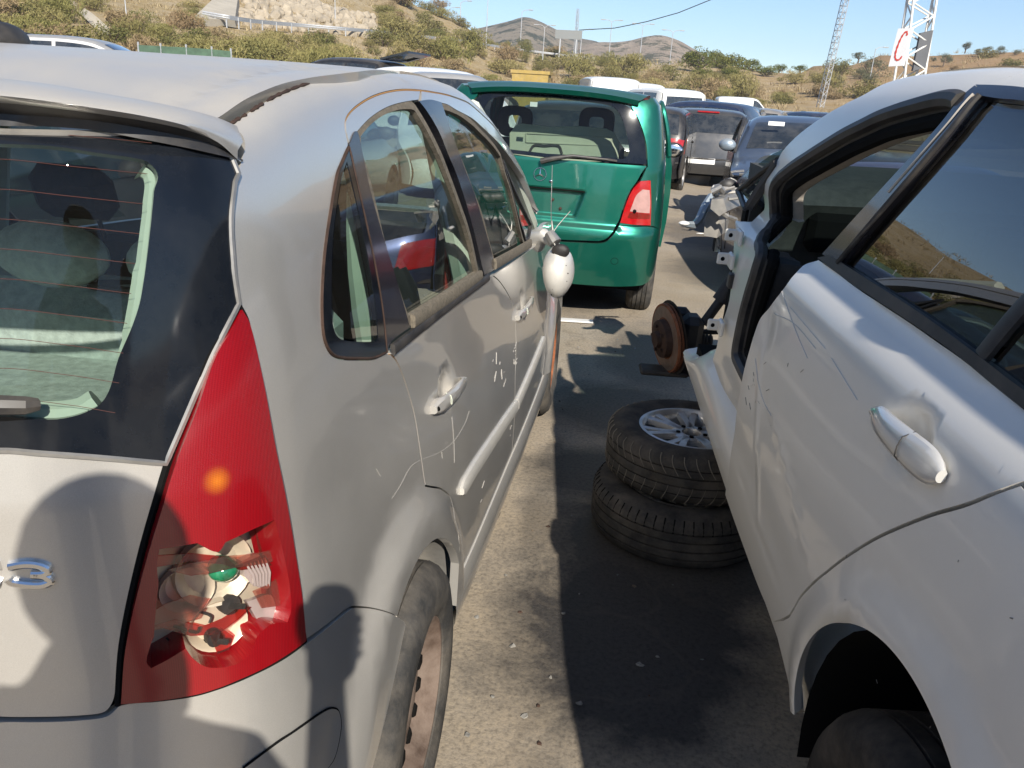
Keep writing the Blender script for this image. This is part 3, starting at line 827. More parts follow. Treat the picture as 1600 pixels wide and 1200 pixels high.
# ---- spoiler at the roof end
def f_lip(u, v):
    p, n = base_at(u); k = .055+.022*sstep(.55, .1, abs(u))
    q = p-n*(k); return (q.x, q.y, v)
LP = Surf(f_lip, -.9, .98, 120, 1.30, 1.55, 20)
seamc = [Vector((0, seam_full[-1].y))]
s_px = [(2, 133), (75, 141), (150, 154), (225, 167), (290, 179), (332, 188), (360, 198)]
c_px = [(2, 143), (75, 151), (150, 163), (225, 175), (295, 190), (348, 206), (380, 221)]
l_px = [(2, 155), (75, 163), (150, 173), (225, 185), (290, 200), (340, 222), (371, 249)]
b_px = [(2, 195), (75, 203), (150, 212), (225, 225), (290, 237), (335, 246), (362, 252)]
sw = [Vector(RF.f(*RF.hit(*p))) for p in s_px]; cw = [LP.P(LP.hit(*p)) for p in c_px]; lw = [LP.P(LP.hit(*p)) for p in l_px]; bw = [SV.P(SV.hit(*p), .006) for p in b_px]
def ext(c, dy, dz):                                  # carry a curve on to the car's centre line, then mirror it
    a = c[0]; m = Vector((0, a.y-dy, a.z+dz)); m2 = Vector((a.x*.5, a.y-dy*.75, a.z+dz*.75)); r = crom([m, m2]+c, 5)
    return [Vector((-p.x, p.y, p.z)) for p in r[:0:-1]]+r
sw, cw, lw, bw = ext(sw, .05, .006), ext(cw, .04, .004), ext(lw, .04, .004), ext(bw, .04, .004)
mid = [(a*.45+b*.55)+Vector((0, 0, .010)) for a, b in zip(sw, cw)]
bulge = [(a+b)*.5+Vector((0, -.007, 0)) for a, b in zip(cw, lw)]
low = [Vector((p.x, p.y+.012, p.z-.004)) for p in lw]
mb = MB(); mb.loft([[p-Vector((0, 0, .02)) for p in sw], sw, mid, cw, bulge, lw, low]); sp = mb.build('spoiler', S, car, angle=60)
mb = MB(); mb.tube([p+Vector((0, -.0005, .0015)) for p in sw], .0016, 5); mb.build('spoiler_joint', M['void'], sp)
mb = MB(); mb.loft([low, [a.lerp(b, .5)+Vector((0, .012, 0)) for a, b in zip(low, bw)], bw]); mb.build('spoiler_underside', M['trim'], sp)
# ---- roof aerial foot
A0 = Vector(RF.f(0.0, .10)); mb = MB()
mb.ball(A0+Vector((0, 0, .005)), (.034, .062, .030), 16, 10)
mb.tube([A0+Vector((0, .02, .02)), A0+Vector((0, -.08, .10))], .004, 6); mb.build('aerial_base', M['trim'], car)
# ---- tailgate skin
tl = px([(257, 731), (245, 771), (227, 835), (212, 895), (199, 962), (189, 1020), (180, 1078), (175, 1098), (163, 1112), (135, 1117), (60, 1120), (4, 1120)])
tt = px([(255, 727), (190, 721), (130, 716), (60, 711), (3, 707)])
tpoly = both(path([Vector((0, tt[-1].y)), tt[-1], tt[-2], tt[-3], tt[0]], tl, [tl[-1], Vector((0, tl[-1].y))]))
def t_disp(u, v):                                    # pressed bowl of the plate recess
    a = abs(u); return -.010*(1-sstep(.40, .455, a))*sstep(.72, .745, v)*(1-sstep(.90, .93, v))
tail = panel('tailgate', SV, tpoly, S, car, th=.02, step=.025, disp=t_disp)
# raised model letters, the 3 and part of the C
def letters(pts, name, w, parent, h=.006, sf=SV):
    mb = MB(); P = [sf.P(p, .001-.010*0) for p in crom(sf.px(pts), 5)]
    q = crom(sf.px(pts), 5); rows = []
    m = len(q)
    for i in range(m):
        t = (q[min(i+1, m-1)]-q[max(i-1, 0)]).normalized(); n = Vector((-t.y, t.x)); rows.append([sf.P(q[i]+n*(a*w), hh) for (a, hh) in ((-.5, -.012), (-.5, h*.7), (-.25, h), (.25, h), (.5, h*.7), (.5, -.012))])
    mb.loft(rows); mb.f += [(0, 1, 2, 3, 4, 5), tuple(len(mb.v)-1-k for k in range(6))]; mb.mi += [0, 0]
    return mb.build(name, M['chrome'], parent)
letters([(15, 884), (40, 880), (62, 882), (76, 889), (70, 895), (50, 896)], 'model_badge', .009, tail)
letters([(50, 896), (70, 898), (80, 906), (68, 912), (45, 912), (20, 908), (14, 903)], 'model_badge', .009, tail)
letters([(2, 882), (-10, 884), (-22, 894), (-12, 907), (2, 911)], 'model_badge', .009, tail)
# ---- rear bumper
bt = px([(478, 1003), (437, 1031), (405, 1048), (372, 1063), (340, 1075), (306, 1085), (250, 1093), (190, 1099), (168, 1116), (130, 1122), (60, 1125), (4, 1125)])
arch_b = ring(.335, 158, 200, 5)
bpoly = path([Vector((0, bt[-1].y))]+bt[::-1], bump_seam[::-1][1:], arch_b, yz((-.34, .19))+[Vector((.7, .19)), Vector((.35, .19)), Vector((0, .19))])
bpoly2 = both(bpoly)
bm_ = panel('rear_bumper', SV, bpoly2, M['silver_trim'] if False else S, car, off=.003, th=.02, step=.035, gap=.001)
pad = px([(380, 1196), (412, 1172), (440, 1152), (480, 1125), (505, 1109), (516, 1106), (525, 1111), (529, 1128), (526, 1155), (518, 1185), (508, 1199)])
pp = path(pad, [pad[-1], Vector((pad[-1].x-.02, pad[-1].y-.05)), Vector((pad[0].x-.04, pad[-1].y-.06))], [Vector((pad[0].x-.04, pad[-1].y-.06)), pad[0]])
panel('bumper_corner_cover', SV, pp, S, bm_, off=.0052, th=.004, step=.03)
mb = MB(); mb.tube([SV.P(p, .0035) for p in resample(pp, .012)], .0022, 5, closed=True); mb.build('cover_gap', M['void'], bm_)
# ---- tail lamp with the lower half of its lens broken away
lamp_o = path(px([(373, 484), (383, 505), (396, 583), (412, 700), (436, 822), (458, 919), (473, 1000)]), px([(473, 1000), (437, 1025), (405, 1043), (372, 1058), (340, 1071), (306, 1081), (250, 1090), (190, 1095)]), px([(190, 1095), (197, 1006), (219, 897), (245, 800), (271, 714), (300, 640), (333, 552), (373, 484)]))
lamp_hole = path(px([(246, 846), (275, 842), (300, 838)]), px([(300, 838), (330, 853), (341, 838)]), px([(341, 838), (380, 820), (410, 808)]), px([(410, 808), (425, 860), (437, 905), (444, 950), (440, 970)]), px([(440, 970), (415, 972), (395, 990), (390, 1010), (372, 1030), (345, 1038)]), px([(345, 1038), (320, 1036), (300, 1022), (288, 1005)]), px([(288, 1005), (262, 1022), (236, 1036)]), px([(236, 1036), (229, 1025), (236, 995), (240, 985)]), px([(240, 985), (243, 930), (246, 900)]), px([(246, 900), (243, 870), (246, 846)]))
BULB_GLOW_AT = SV.P(SV.hit(328, 745), .0195); M['lens_red'] = lens_red()
lamp = panel('tail_lamp', SV, grow(lamp_o, .002), M['lens_red_plain'], car, off=-.036, th=0, step=.04)
lamp.data.materials[0] = M['reflector']
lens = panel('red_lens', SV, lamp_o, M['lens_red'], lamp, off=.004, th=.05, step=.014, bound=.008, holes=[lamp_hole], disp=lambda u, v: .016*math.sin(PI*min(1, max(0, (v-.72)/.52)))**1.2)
# smooth lower band of the lens, smooth outer edge
band = path(px([(473, 1000), (437, 1025), (405, 1043), (372, 1058), (340, 1071), (306, 1081), (250, 1090), (190, 1095)]), px([(190, 1095), (193, 1062), (197, 1030)]), px([(197, 1030), (236, 1040), (262, 1026), (284, 1012), (300, 1028), (320, 1040), (345, 1042)]), px([(345, 1042), (376, 1034), (396, 1012), (420, 978), (445, 974), (466, 965)]), px([(466, 965), (473, 1000)]))
panel('red_lens_foot', SV, band, M['lens_red_plain'], lens, off=.0055, th=.004, step=.02)
# bridge of red shards left across the hole
for k, pts in enumerate([[(243, 872), (300, 868), (355, 872), (372, 886), (418, 868), (430, 884), (380, 893), (350, 884), (300, 880), (246, 890)], [(240, 985), (275, 975), (320, 985), (352, 972), (385, 950), (400, 952), (378, 972), (345, 996), (300, 1000), (262, 990)], [(332, 1000), (352, 988), (372, 1000), (365, 1022), (345, 1030)], [(414, 816), (426, 832), (440, 905), (446, 960), (436, 955), (430, 900)]]):
    panel('lens_shard', SV, px(pts), M['red_glass'], lens, off=-.006-.004*k, th=.002, step=.03)
for pts, o in (([(262, 893), (300, 882), (355, 871), (440, 857), (444, 874), (372, 888), (300, 902)], -.004), ([(225, 968), (262, 948), (300, 935), (330, 940), (310, 972), (270, 984), (240, 990)], -.008), ([(400, 926), (438, 906), (447, 946), (414, 952)], -.006)):
    panel('lens_shard', SV, px(pts), M['pink_glass'], lens, off=o, th=.002, step=.03)
for p, r in (((352, 902), .047), ((300, 935), .030), ((352, 990), .034)):
    q = SV.hit(*p); mb = MB(); mb.loft([[SV.P(q+Vector((math.cos(2*PI*k/28)*r*s_*1.15, math.sin(2*PI*k/28)*r*s_)), d_) for k in range(28)] for s_, d_ in ((1.06, -.030), (1.0, -.022), (.93, -.024), (.80, -.034), (.60, -.043), (.35, -.049), (.12, -.051))], closed_u=True); mb.build('reflector_bowl', M['reflector'], lamp)
mb = MB(); rs_ = random.Random(5)
for k in range(6):
    a = (rs_.uniform(240, 300), rs_.uniform(995, 1030)) if k < 5 else (rs_.uniform(325, 385), rs_.uniform(950, 1030)); q = SV.hit(*a); L_ = [SV.P(q+Vector((rs_.uniform(-.02, .02), rs_.uniform(-.012, .012))), -.024) for _ in range(3)]; mb.tube(crom(L_, 4), rs_.uniform(.001, .0025), 5)
mb.build('scorched_wiring', M['black_part'], lamp)
rib = path(px([(385, 880), (412, 868), (424, 890), (430, 920), (405, 918), (390, 905)])); rb = panel('ribbed_lens', SV, rib, M['lens_white'], lamp, off=-.010, th=.01, step=.02)
mb = MB()
for k in range(6):
    a, b = (390+k*6, 884-k*2.2), (404+k*4.5, 917)
    mb.tube([SV.P(SV.hit(*a), -.008), SV.P(SV.hit((a[0]+b[0])/2+3, (a[1]+b[1])/2), -.006), SV.P(SV.hit(*b), -.008)], .0022, 5)
mb.build('lens_rib', M['lens_white'], rb)
rib2 = path(px([(395, 945), (436, 932), (443, 968), (412, 973)])); panel('ribbed_lens', SV, rib2, M['lens_white'], lamp, off=-.014, th=.008, step=.02)
rib3 = path(px([(268, 850), (300, 838), (340, 836), (400, 812), (404, 828), (348, 846), (330, 853)])); panel('ribbed_lens', SV, rib3, M['lens_white'], lamp, off=-.012, th=.008, step=.02)
for (p, r, d) in (((362, 898), .019, -.022), ((364, 832), .018, -.026)):
    c = SV.P(SV.hit(*p), d); n = SV.nrm(*SV.hit(*p)); mb = MB()
    mb.ball(c, (r, r, r*.82), 18, 12); mb.tube([c-n*.03, c-n*.004], [.012, .016], 12); bl = mb.build('green_bulb', M['bulb'], lamp)
    mb = MB(); mb.tube([c-n*.045, c-n*.022], .019, 14); mb.build('bulb_socket', M['dull_metal'], bl)
for (p, r) in (((374, 955), .013), ((345, 1012), .010)):
    q = SV.hit(*p); c = SV.P(q, -.034); n = SV.nrm(*q); mb = MB(); mb.tube([c-n*.02, c+n*.012], [r*1.1, r], 14); mb.tube([c+n*.004+Vector((-.012, 0, -.006)), c+n*.022+Vector((.012, 0, .004))], .004, 6)
    mb.build('empty_socket', M['black_part'], lamp)
_lb = mirror_copy(lamp); _lb.name = 'lamp_reflector'
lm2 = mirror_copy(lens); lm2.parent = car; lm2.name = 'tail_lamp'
# lamp cavity walls: dark seal all round
mb = MB(); mb.tube([SV.P(p, -.002) for p in resample(shrink(lamp_o, -.004), .015)], .005, 6, closed=True); mb.build('lamp_seal', M['void'], lamp)
# ---- rust along the shut lines, scratches in the paint
mb = MB(); mb.tube([SV.P(q, -.003) for q in crom(dfr[::-1][:11], 4)], .0020, 5); mb.tube([SV.P(q, -.003) for q in crom(dline, 4)], .0013, 5); mb.build('shut_line_rust', M['gap_rust'], rd)
mb = MB()
for L_ in ([(612, 779), (625, 759), (641, 730), (657, 719), (686, 707), (709, 689), (727, 660), (733, 642)], [(706, 651), (709, 690), (710, 723)], [(588, 733), (594, 744)], [(690, 706), (691, 716)]):
    mb.tube([SV.P(q, .0006) for q in crom(px(L_), 5)], .00030, 4)
rs_ = random.Random(2)
for k in range(10):
    q = SV.hit(rs_.uniform(769, 789), rs_.uniform(564, 600)); d_ = Vector((rs_.uniform(-.02, .05), rs_.uniform(-.01, .03))); mb.tube([SV.P(q, .0006), SV.P(q+d_, .0006)], rs_.uniform(.0003, .0008), 4)
for k in range(12):
    q = SV.hit(rs_.uniform(802, 807), rs_.uniform(538, 572)); d_ = Vector((rs_.uniform(.0, .03), rs_.uniform(-.01, .012))); mb.tube([SV.P(q, .0006), SV.P(q+d_, .0006)], rs_.uniform(.0004, .0009), 4)
for k in range(12):
    q = SV.hit(rs_.uniform(715, 800), rs_.uniform(640, 800)); 
    if SV.P(q).z > .5: continue
    d_ = Vector((rs_.uniform(-.03, .05), rs_.uniform(-.012, .01))); mb.tube([SV.P(q, .0006), SV.P(q+d_, .0006)], rs_.uniform(.0003, .0007), 4)
mb.build('scratches', M['scratch'], rd)
# ---- wheels, arch liners
def liner(parent, y0, x0, x1, r=.350, z0=.30, mat=None):
    mb = MB(); rows = []
    for x in (x0, x1): rows.append([Vector((x, y0+r*math.cos(R(a)), z0+r*math.sin(R(a)))) for a in range(-18, 199, 9)])
    mb.loft(rows); return mb.build('arch_liner', mat or M['liner'], parent)
for sx in (1, -1):
    liner(car, 0, sx*.45, sx*.775); liner(car, 2.46, sx*.45, sx*.80, mat=M['void'])
wheel_parts(car, (.725, 0, .292), 1); wheel_parts(car, (-.725, 0, .292), -1)
wheel_parts(car, (.772, 2.46, .292), 1, rimmat=M['rust']); wheel_parts(car, (-.735, 2.46, .292), -1)
mb = MB(); mb.ball(Vector((.79, .30, .50)), .008, 8, 6); mb.build('liner_clip', M['trim'], car)
# ---- door mirror, torn off and hanging by its cable
mbase = SV.hit(838, 374); c0 = SV.P(mbase, 0.0)
cb = on_y(850, 368, c0.y-.02); ce = on_y(866, 378, c0.y-.04)
mb = MB(); mb.tube([c0+Vector((-.01, .05, -.02)), c0+Vector((.005, .02, .0)), cb, ce, ce+Vector((.012, 0, .008))], [.045, .040, .028, .024, .018], 12); ar = mb.build('mirror_arm', M['silver_trim'], fd)
mb = MB(); mb.tube([on_y(858, 364, c0.y-.06), on_y(868, 380, c0.y-.08)], [.02, .026], 10); mb.build('mirror_pivot', M['dull_metal'], ar)
hh = [(868, 384), (880, 388), (892, 398), (897, 420), (894, 442), (884, 458), (872, 466), (858, 458), (850, 440), (848, 416), (854, 396)]
yh = c0.y-.14; mc = on_y(872, 426, yh)
rim_o = [on_y(*p, yh) for p in crom([Vector(p) for p in hh], 3, True)]
mb = MB(); rows = []
for (s, d) in ((.93, .05), (1.0, .02), (.97, -.02), (.80, -.055), (.52, -.078), (.2, -.086)):
    rows.append([mc+(p-mc)*s+Vector((.2, d, 0)) * 1 - Vector((.2, 0, 0)) for p in rim_o])
mb.loft(rows, closed_u=True); n_ = len(rim_o); mb.f.append(tuple(5*n_+k for k in range(n_))); mb.mi.append(0)
ho = mb.build('mirror_housing', M['silver_trim'], fd)
mb = MB(); n_ = len(rim_o); mb.loft([[mc+(p-mc)*.93+Vector((0, .05, 0)) for p in rim_o], [mc+(p-mc)*.5+Vector((0, .01, 0)) for p in rim_o]], closed_u=True); mb.f.append(tuple(n_+k for k in range(n_))); mb.mi.append(0); mb.build('mirror_cavity', M['void'], ho)
mb = MB()
for p in ((886, 410), (889, 422), (887, 434), (864, 455)): mb.ball(mc+(on_y(*p, yh)-mc)+Vector((0, -.064, 0)), .0030, 8, 6)
mb.tube([mc+(on_y(*p, yh)-mc)+Vector((0, o_, 0)) for p, o_ in (((868, 392), -.052), ((869, 408), -.077), ((867, 430), -.083), ((866, 446), -.074))], .0013, 5)
absorb(ho, mb, M['void'])
mb = MB(); cav = on_y(876, 392, yh-.045); mb.ball(cav, (.034, .016, .026), 12, 8); mb.build('mirror_stub', M['black_part'], ho)
mb = MB(); mb.tube([on_y(862, 345, c0.y-.05), on_y(866, 375, c0.y-.07), on_y(868, 392, c0.y-.1)], .003, 6); mb.tube([on_y(863, 258, c0.y-.02), on_y(861, 330, c0.y-.05), on_y(862, 364, c0.y-.06)], .0016, 5); mb.tube([on_y(891, 330, c0.y), on_y(872, 352, c0.y-.05), on_y(862, 366, c0.y-.06)], .0016, 5)
mb.build('mirror_cable', M['dull_metal'], ar)
# ---- bonnet, windscreen, floor, inside
mb = MB(); rows = []
for i in range(9):
    q = i/8; y = lerp(2.1, 3.2, q); hw = .76*(1-.35*q**4); zc = lerp(1.0, .80, q**1.5)
    rows.append([Vector((hw*t, y, zc-.06*abs(t)**3)) for t in [k/8-1 for k in range(17)]])
mb.loft(rows); mb.build('bonnet', S, car)
mb = MB(); rows = []
for i in range(6):
    q = i/5; y = lerp(2.08, 1.22, q); zc = lerp(.99, 1.455, q**.85); hw = lerp(.70, .56, q)
    rows.append([Vector((hw*t, y-.10*t*t, zc-.02*t*t)) for t in [k/6-1 for k in range(13)]])
mb.loft(rows); mb.build('windscreen', M['glass'], car)
for sx in (1, -1):
    mb = MB(); mb.tube([Vector((sx*.745, 2.04, .98)), Vector((sx*.70, 1.63, 1.23)), Vector((sx*.63, 1.22, 1.43))], .028, 8); mb.build('windscreen_pillar', M['pale_trim'], car)
    mb = MB(); mb.tube([Vector((sx*.715, .86, .45)), Vector((sx*.70, .84, 1.0)), Vector((sx*.60, .82, 1.44))], .038, 8); mb.build('pillar_trim', M['pale_trim'], car)
    mb = MB(); e = [SV.P(SV.hit(*q))+ray(*q)*.13 for q in ((545, 300), (553, 360), (562, 420), (571, 480), (580, 530), (588, 575))]; mb.tube([Vector((sx*p.x, p.y, p.z)) for p in e], [.004, .014, .022, .026, .028, .028], 10); mb.build('rear_pillar_trim', M['pale_trim'], car)
    e = [SV.P(q, -.022) for q in crom(px([(226, 254), (240, 266), (244, 285), (240, 312), (229, 395), (219, 460), (206, 525), (190, 572)]), 4)]
    mb = MB(); mb.tube([Vector((sx*p.x, p.y, p.z)) for p in e], [.014]+[.0085]*(len(e)-12)+[.0105]*7+[.0085]*3+[.003], 8); mb.build('tailgate_trim', M['pale_trim'], car)
e = [SV.P(q, -.022) for q in crom(px([(150, 634), (125, 648), (80, 654), (40, 652), (4, 649)]), 4)]; e += [Vector((0, e[-1].y-.05, e[-1].z))]
mb = MB(); mb.tube(e+[Vector((-p.x, p.y, p.z)) for p in e[-2::-1]], .016, 8); mb.build('tailgate_sill_trim', M['pale_trim'], car)
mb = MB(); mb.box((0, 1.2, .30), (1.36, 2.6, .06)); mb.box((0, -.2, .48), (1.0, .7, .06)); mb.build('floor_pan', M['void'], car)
mb = MB(); mb.box((0, 0.05, 1.42), (1.0, .9, .01)); mb.build('headlining', M['headliner'], car)
mb = MB(); mb.box((0, -.17, .955), (1.16, .40, .03), bev=.012); sh = mb.build('parcel_shelf', M['seat'], car)
def seat(x, y, parent, mat, w=.48, hr=True, zb=.42, hb=.60, lean=.26, headz=None, hmat=None):
    e = thing('x', None, None) if False else None
    mb = MB(); mb.box((0, .24, zb), (w, .50, .14), bev=.05)
    st = mb.build('seat', mat, parent); st.location = (x, y, 0)
    B = Matrix.Translation((0, 0, zb+.02)) @ Matrix.Rotation(lean, 4, 'X')
    mb = MB(); rows = []
    for i in range(9):
        q = i/8; hw = w/2*(1-.18*q**3)*(1 if i < 8 else .9); th = .13*(1-.35*q)*(1 if i < 8 else .6)
        rows.append([Vector((hw*math.cos(a)*abs(math.cos(a))**-.5 if abs(math.cos(a)) > 1e-3 else 0, th/2*math.copysign(abs(math.sin(a))**.5, math.sin(a)), hb*q)) for a in [2*PI*k/24 for k in range(24)]])
    mb.loft(rows, closed_u=True, M=B); n = 24; mb.f.append(tuple(8*n+k for k in range(n))); mb.mi.append(0)
    mb.build('seat_back', mat, st)
    if hr:
        mb = MB(); H = B @ Matrix.Translation((0, -.01, hb+.13)); mb.box((0, 0, 0), (.24, .09, .15), H, .04)
        for q in (-.05, .05): mb.tube([H @ Vector((q, 0, -.05)), H @ Vector((q, 0, -.17))], .007, 6)
        mb.build('head_rest', hmat or mat, st)
    return st
for sx in (-1, 1): seat(sx*.36, .95, car, M['seat_dark'], hb=.62)
mb = MB(); mb.box((0, .32, .46), (1.2, .46, .14), bev=.05); rs = mb.build('rear_bench', M['seat'], car)
mb = MB(); mb.box((0, .10, .80), (1.20, .17, .60), bev=.05); mb.build('bench_back', M['seat'], rs)
for x in (.07, .335):
    mb = MB(); mb.ball((x, .06, 1.15), (.115, .045, .062), 20, 12); mb.build('head_rest', M['seat'], rs)
mb = MB(); mb.ball((-.33, .06, 1.15), (.115, .045, .062), 20, 12); mb.build('head_rest', M['seat'], rs)
for sx in (1, -1):
    mb = MB(); mb.lathe([(0, .085), (.008, .08), (.010, .06), (.004, 0)], 24, Matrix.Translation((sx*.215, .07, 1.094)) @ Matrix.Scale(.45, 4, (0, 1, 0)), 'Z'); mb.build('belt_guide', M['dash'], rs)
mb = MB(); mb.box((0, 1.92, .86), (1.38, .42, .26), bev=.08); ds = mb.build('dashboard', M['dash'], car)
mb = MB(); mb.tube([Vector((-.36+.18*math.cos(2*PI*k/28), 1.62+.18*math.sin(2*PI*k/28)*.35, .93+.18*math.sin(2*PI*k/28)*.93)) for k in range(28)], .014, 8, closed=True); mb.tube([Vector((-.36, 1.62, .93)), Vector((-.36, 1.8, .88))], .04, 10); mb.build('steering_wheel', M['trim'], ds)
mb = MB(); mb.box((.63, 1.02, .93), (.05, .05, .07), bev=.01); mb.tube([Vector((.655, .84, 1.32)), Vector((.64, .90, .9)), Vector((.60, 1.0, .6))], .012, 6); mb.build('seat_belt', M['red_plastic'], car)
# ================================================================== WHITE HATCHBACK, raised on its tyre stack, front door and wing gone
def pose(X0, Y0, Z0, head, pitch, roll=0.0):
    fw = Vector((-math.sin(head)*math.cos(pitch), math.cos(head)*math.cos(pitch), math.sin(pitch))); left = Vector((-math.cos(head), -math.sin(head), 0))
    up = (-left).cross(fw); l2 = math.cos(roll)*left+math.sin(roll)*up; u2 = -math.sin(roll)*left+math.cos(roll)*up
    return Matrix(((-l2.x, fw.x, u2.x, X0), (-l2.y, fw.y, u2.y, Y0), (-l2.z, fw.z, u2.z, Z0), (0, 0, 0, 1)))
MW = pose(2.392, -.269, .106, R(5.087), R(5.191), R(.618))
wl = Interp((.20, .828), (.26, .842), (.34, .856), (.46, .868), (.60, .873), (.74, .871), (.85, .866), (.895, .860), (.925, .848), (.950, .826), (.97, .800))
wz = Interp((0, 0), (.25, .28), (.5, .55), (.7, .755), (.82, .868), (.90, .93), (.96, .978), (1.0, 1.0))
wi = Interp((0, 0), (.25, .030), (.5, .064), (.7, .096), (.82, .122), (.90, .150), (.96, .185), (1.0, .235))
WE = Interp((-1.0, 1.31), (-.5, 1.362), (0, 1.388), (.4, 1.396), (.75, 1.391), (1.0, 1.371), (1.25, 1.332), (1.5, 1.264), (1.75, 1.182), (2.0, 1.085), (2.2, 1.0), (3, .99))
def zbw(y): return .976+.060*(.97-max(-.6, min(1.6, y)))
def plan_w(y): return -.10*max(0, -y-.2)**2-.030*max(0, y-1.0)**1.6
def f_white(u, v):
    y = u; zb = zbw(y)
    if v <= .97:
        lat = wl(v)+plan_w(y); z = v if v < .6 else .6+(v-.6)*(zb-.6)/.37
        d = math.hypot(y, z-.31); lat += .013*(1-sstep(.385, .46, d))-.012*(1-sstep(.358, .372, d))
        if .25 < z < .8: lat -= .003*math.exp(-((z-.44-.03*y)/.05)**2)*sstep(.35, .6, y)     # dented lower crease
    else:
        t = (v-.97)/.52; k = (WE(y)-zb)/.46
        z = zb+(WE(y)-zb)*wz(t); lat = .800+plan_w(y)-wi(t)*min(1.05, k)
        if y > 1.0: lat += .0
    return (-lat, y, z)
WV = Surf(f_white, -1.3, 2.4, 150, .20, 1.49, 100, MW)
WV.sg = 1
if WV.nrm0(.5, .6).x > 0: WV.sg = -1
wpx = WV.px
PW = M['pearl']
wc = thing('hatchback', 'pearl white hatchback missing its front door and front wing, raised over the stacked tyres', 'car', M=MW)
# door skin
d_front = wpx([(1279, 405), (1258, 413), (1240, 430), (1225, 450), (1205, 474), (1187, 497), (1178, 522), (1171, 546), (1163, 575), (1158, 600), (1150, 650), (1143, 700), (1138, 742), (1133, 772)])
d_bot = wpx([(1133, 773), (1160, 850), (1185, 918), (1209, 973)])
d_rear = wpx([(1210, 972), (1222, 968), (1233, 962), (1241, 949), (1250, 933), (1267, 914), (1287, 896), (1310, 878), (1333, 862), (1362, 844), (1392, 829), (1454, 804), (1517, 785), (1600, 754)])
rr_ = [Vector((-.40, .90)), Vector((-.42, .955))]
d_belt = wpx([(1600, 640), (1555, 602), (1508, 563), (1465, 533), (1425, 505), (1382, 477), (1342, 451), (1305, 423), (1279, 405)])
skin = path(d_front, d_bot, d_rear[:3], d_rear[2:], [d_rear[-1]]+rr_, [rr_[-1], Vector((-.35, d_belt[0].y))], d_belt)
def dent(u, v):
    r = 0
    for (x, y, a, s) in ((.85, .58, -.002, .14), (.98, .80, -.006, .05)):
        r += a*math.exp(-((u-x)**2+(v-y)**2)/s**2)
    return r
def gcrease(u, v):
    r = dent(u, v)
    # creases crossing the lower front of the door where it was hit
    for (ax, ay, bx, by, a) in ((1.02, .80, .76, .42, .0022), (.98, .42, .55, .40, -.0015), (.9, .70, .3, .52, .0012)):
        dx, dy = bx-ax, by-ay; L = math.hypot(dx, dy); t = ((u-ax)*dx+(v-ay)*dy)/L/L; d = abs((u-ax)*dy-(v-ay)*dx)/L
        r += a*max(0, 1-d/.02)*sstep(-.1, .15, t)*(1-sstep(.8, 1.1, t))
    return r
HB3 = bowl(WV, (1373, 644), (1481, 747), .020, .075, .050, .42, .0)
_gc = gcrease
def gcrease(u, v): return _gc(u, v)+HB3(u, v)
wd = panel('rear_door', WV, skin, PW, wc, th=.02, step=.024, gap=.002, disp=gcrease)
# rear wing with the wheel arch cut out
arch_px = wpx([(1258, 1133), (1250, 1115), (1244, 1096), (1244, 1075), (1246, 1052), (1254, 1025), (1267, 1000), (1280, 981), (1296, 968), (1317, 962), (1335, 968), (1352, 980), (1373, 998), (1392, 1021), (1410, 1046), (1425, 1072), (1441, 1106), (1454, 1141), (1471, 1196)])
print('white arch', [tuple(round(c, 3) for c in q) for q in arch_px[::3]])
a_end = arch_px[-1]
yc, zc = .0, .30
ra = math.hypot(a_end.x-yc, a_end.y-zc); an0 = math.degrees(math.atan2(a_end.y-zc, a_end.x-yc))
arch_rest = [Vector((yc+ra*math.cos(R(a)), zc+ra*math.sin(R(a)))) for a in range(int(an0)+8, 196, 8)]
low_edge = wpx([(1209, 975), (1225, 1040)])+[Vector((.40, .235))]
wingp = path(d_rear[:3], d_rear[2:], [d_rear[-1]]+rr_, [rr_[-1], Vector((-.44, 1.0)), Vector((-.50, 1.1)), Vector((-.45, 1.25)), Vector((-.48, 1.398))], [Vector((-.48, 1.398)), Vector((-.78, 1.40)), Vector((-1.0, 1.40)), Vector((-1.15, 1.1)), Vector((-1.18, .6)), Vector((-1.12, .25)), Vector((-.5, .22))], [Vector((.365*math.cos(R(a)), .31+.365*math.sin(R(a)))) for a in range(196, -9, -6)], low_edge[::-1])
panel('rear_wing', WV, wingp, PW, wc, th=.025, step=.026, gap=.0035)
# aperture frame of the missing front door: cant rail, screen pillar, hinge pillar
ap = path(wpx([(1503, 160), (1493, 154), (1476, 153), (1455, 157), (1433, 163), (1405, 171), (1377, 181), (1348, 195), (1320, 209), (1290, 227), (1263, 244), (1240, 259), (1221, 274)]), wpx([(1221, 274), (1209, 289), (1199, 306), (1187, 329), (1174, 356), (1164, 388), (1154, 421), (1145, 452), (1137, 483), (1130, 516), (1125, 546), (1125, 558), (1129, 570), (1140, 594), (1152, 622)]))
dd = lambda q, n=0: q
outer = wpx([(1165, 326), (1150, 328), (1133, 331), (1128, 350), (1125, 367), (1122, 408), (1117, 462), (1110, 490), (1103, 508), (1098, 540), (1092, 562)])
hp_low = wpx([(1092, 562), (1104, 600), (1126, 640), (1140, 668)])
upper_out = [Vector((y, 1.487)) for y in (.62, .9, 1.1)]+wpx([(1433, 114.5), (1377, 133), (1350, 148), (1320, 163)])
aft = wpx([(1527, 133)])
fr_line = [Vector((aft[0].x-.0, 1.487))]
ap_open = [aft[0]]+ap
bodyp = path(upper_out, [upper_out[-1]]+wpx([(1296, 176), (1269, 194), (1245, 213), (1223, 236), (1216, 249)]), wpx([(1214, 252), (1190, 285), (1165, 326)]), outer, hp_low, ap_open[::-1])
def recess(u, v): return -.045*sstep(.98, 1.1, u)*(1-sstep(.97, 1.12, v))
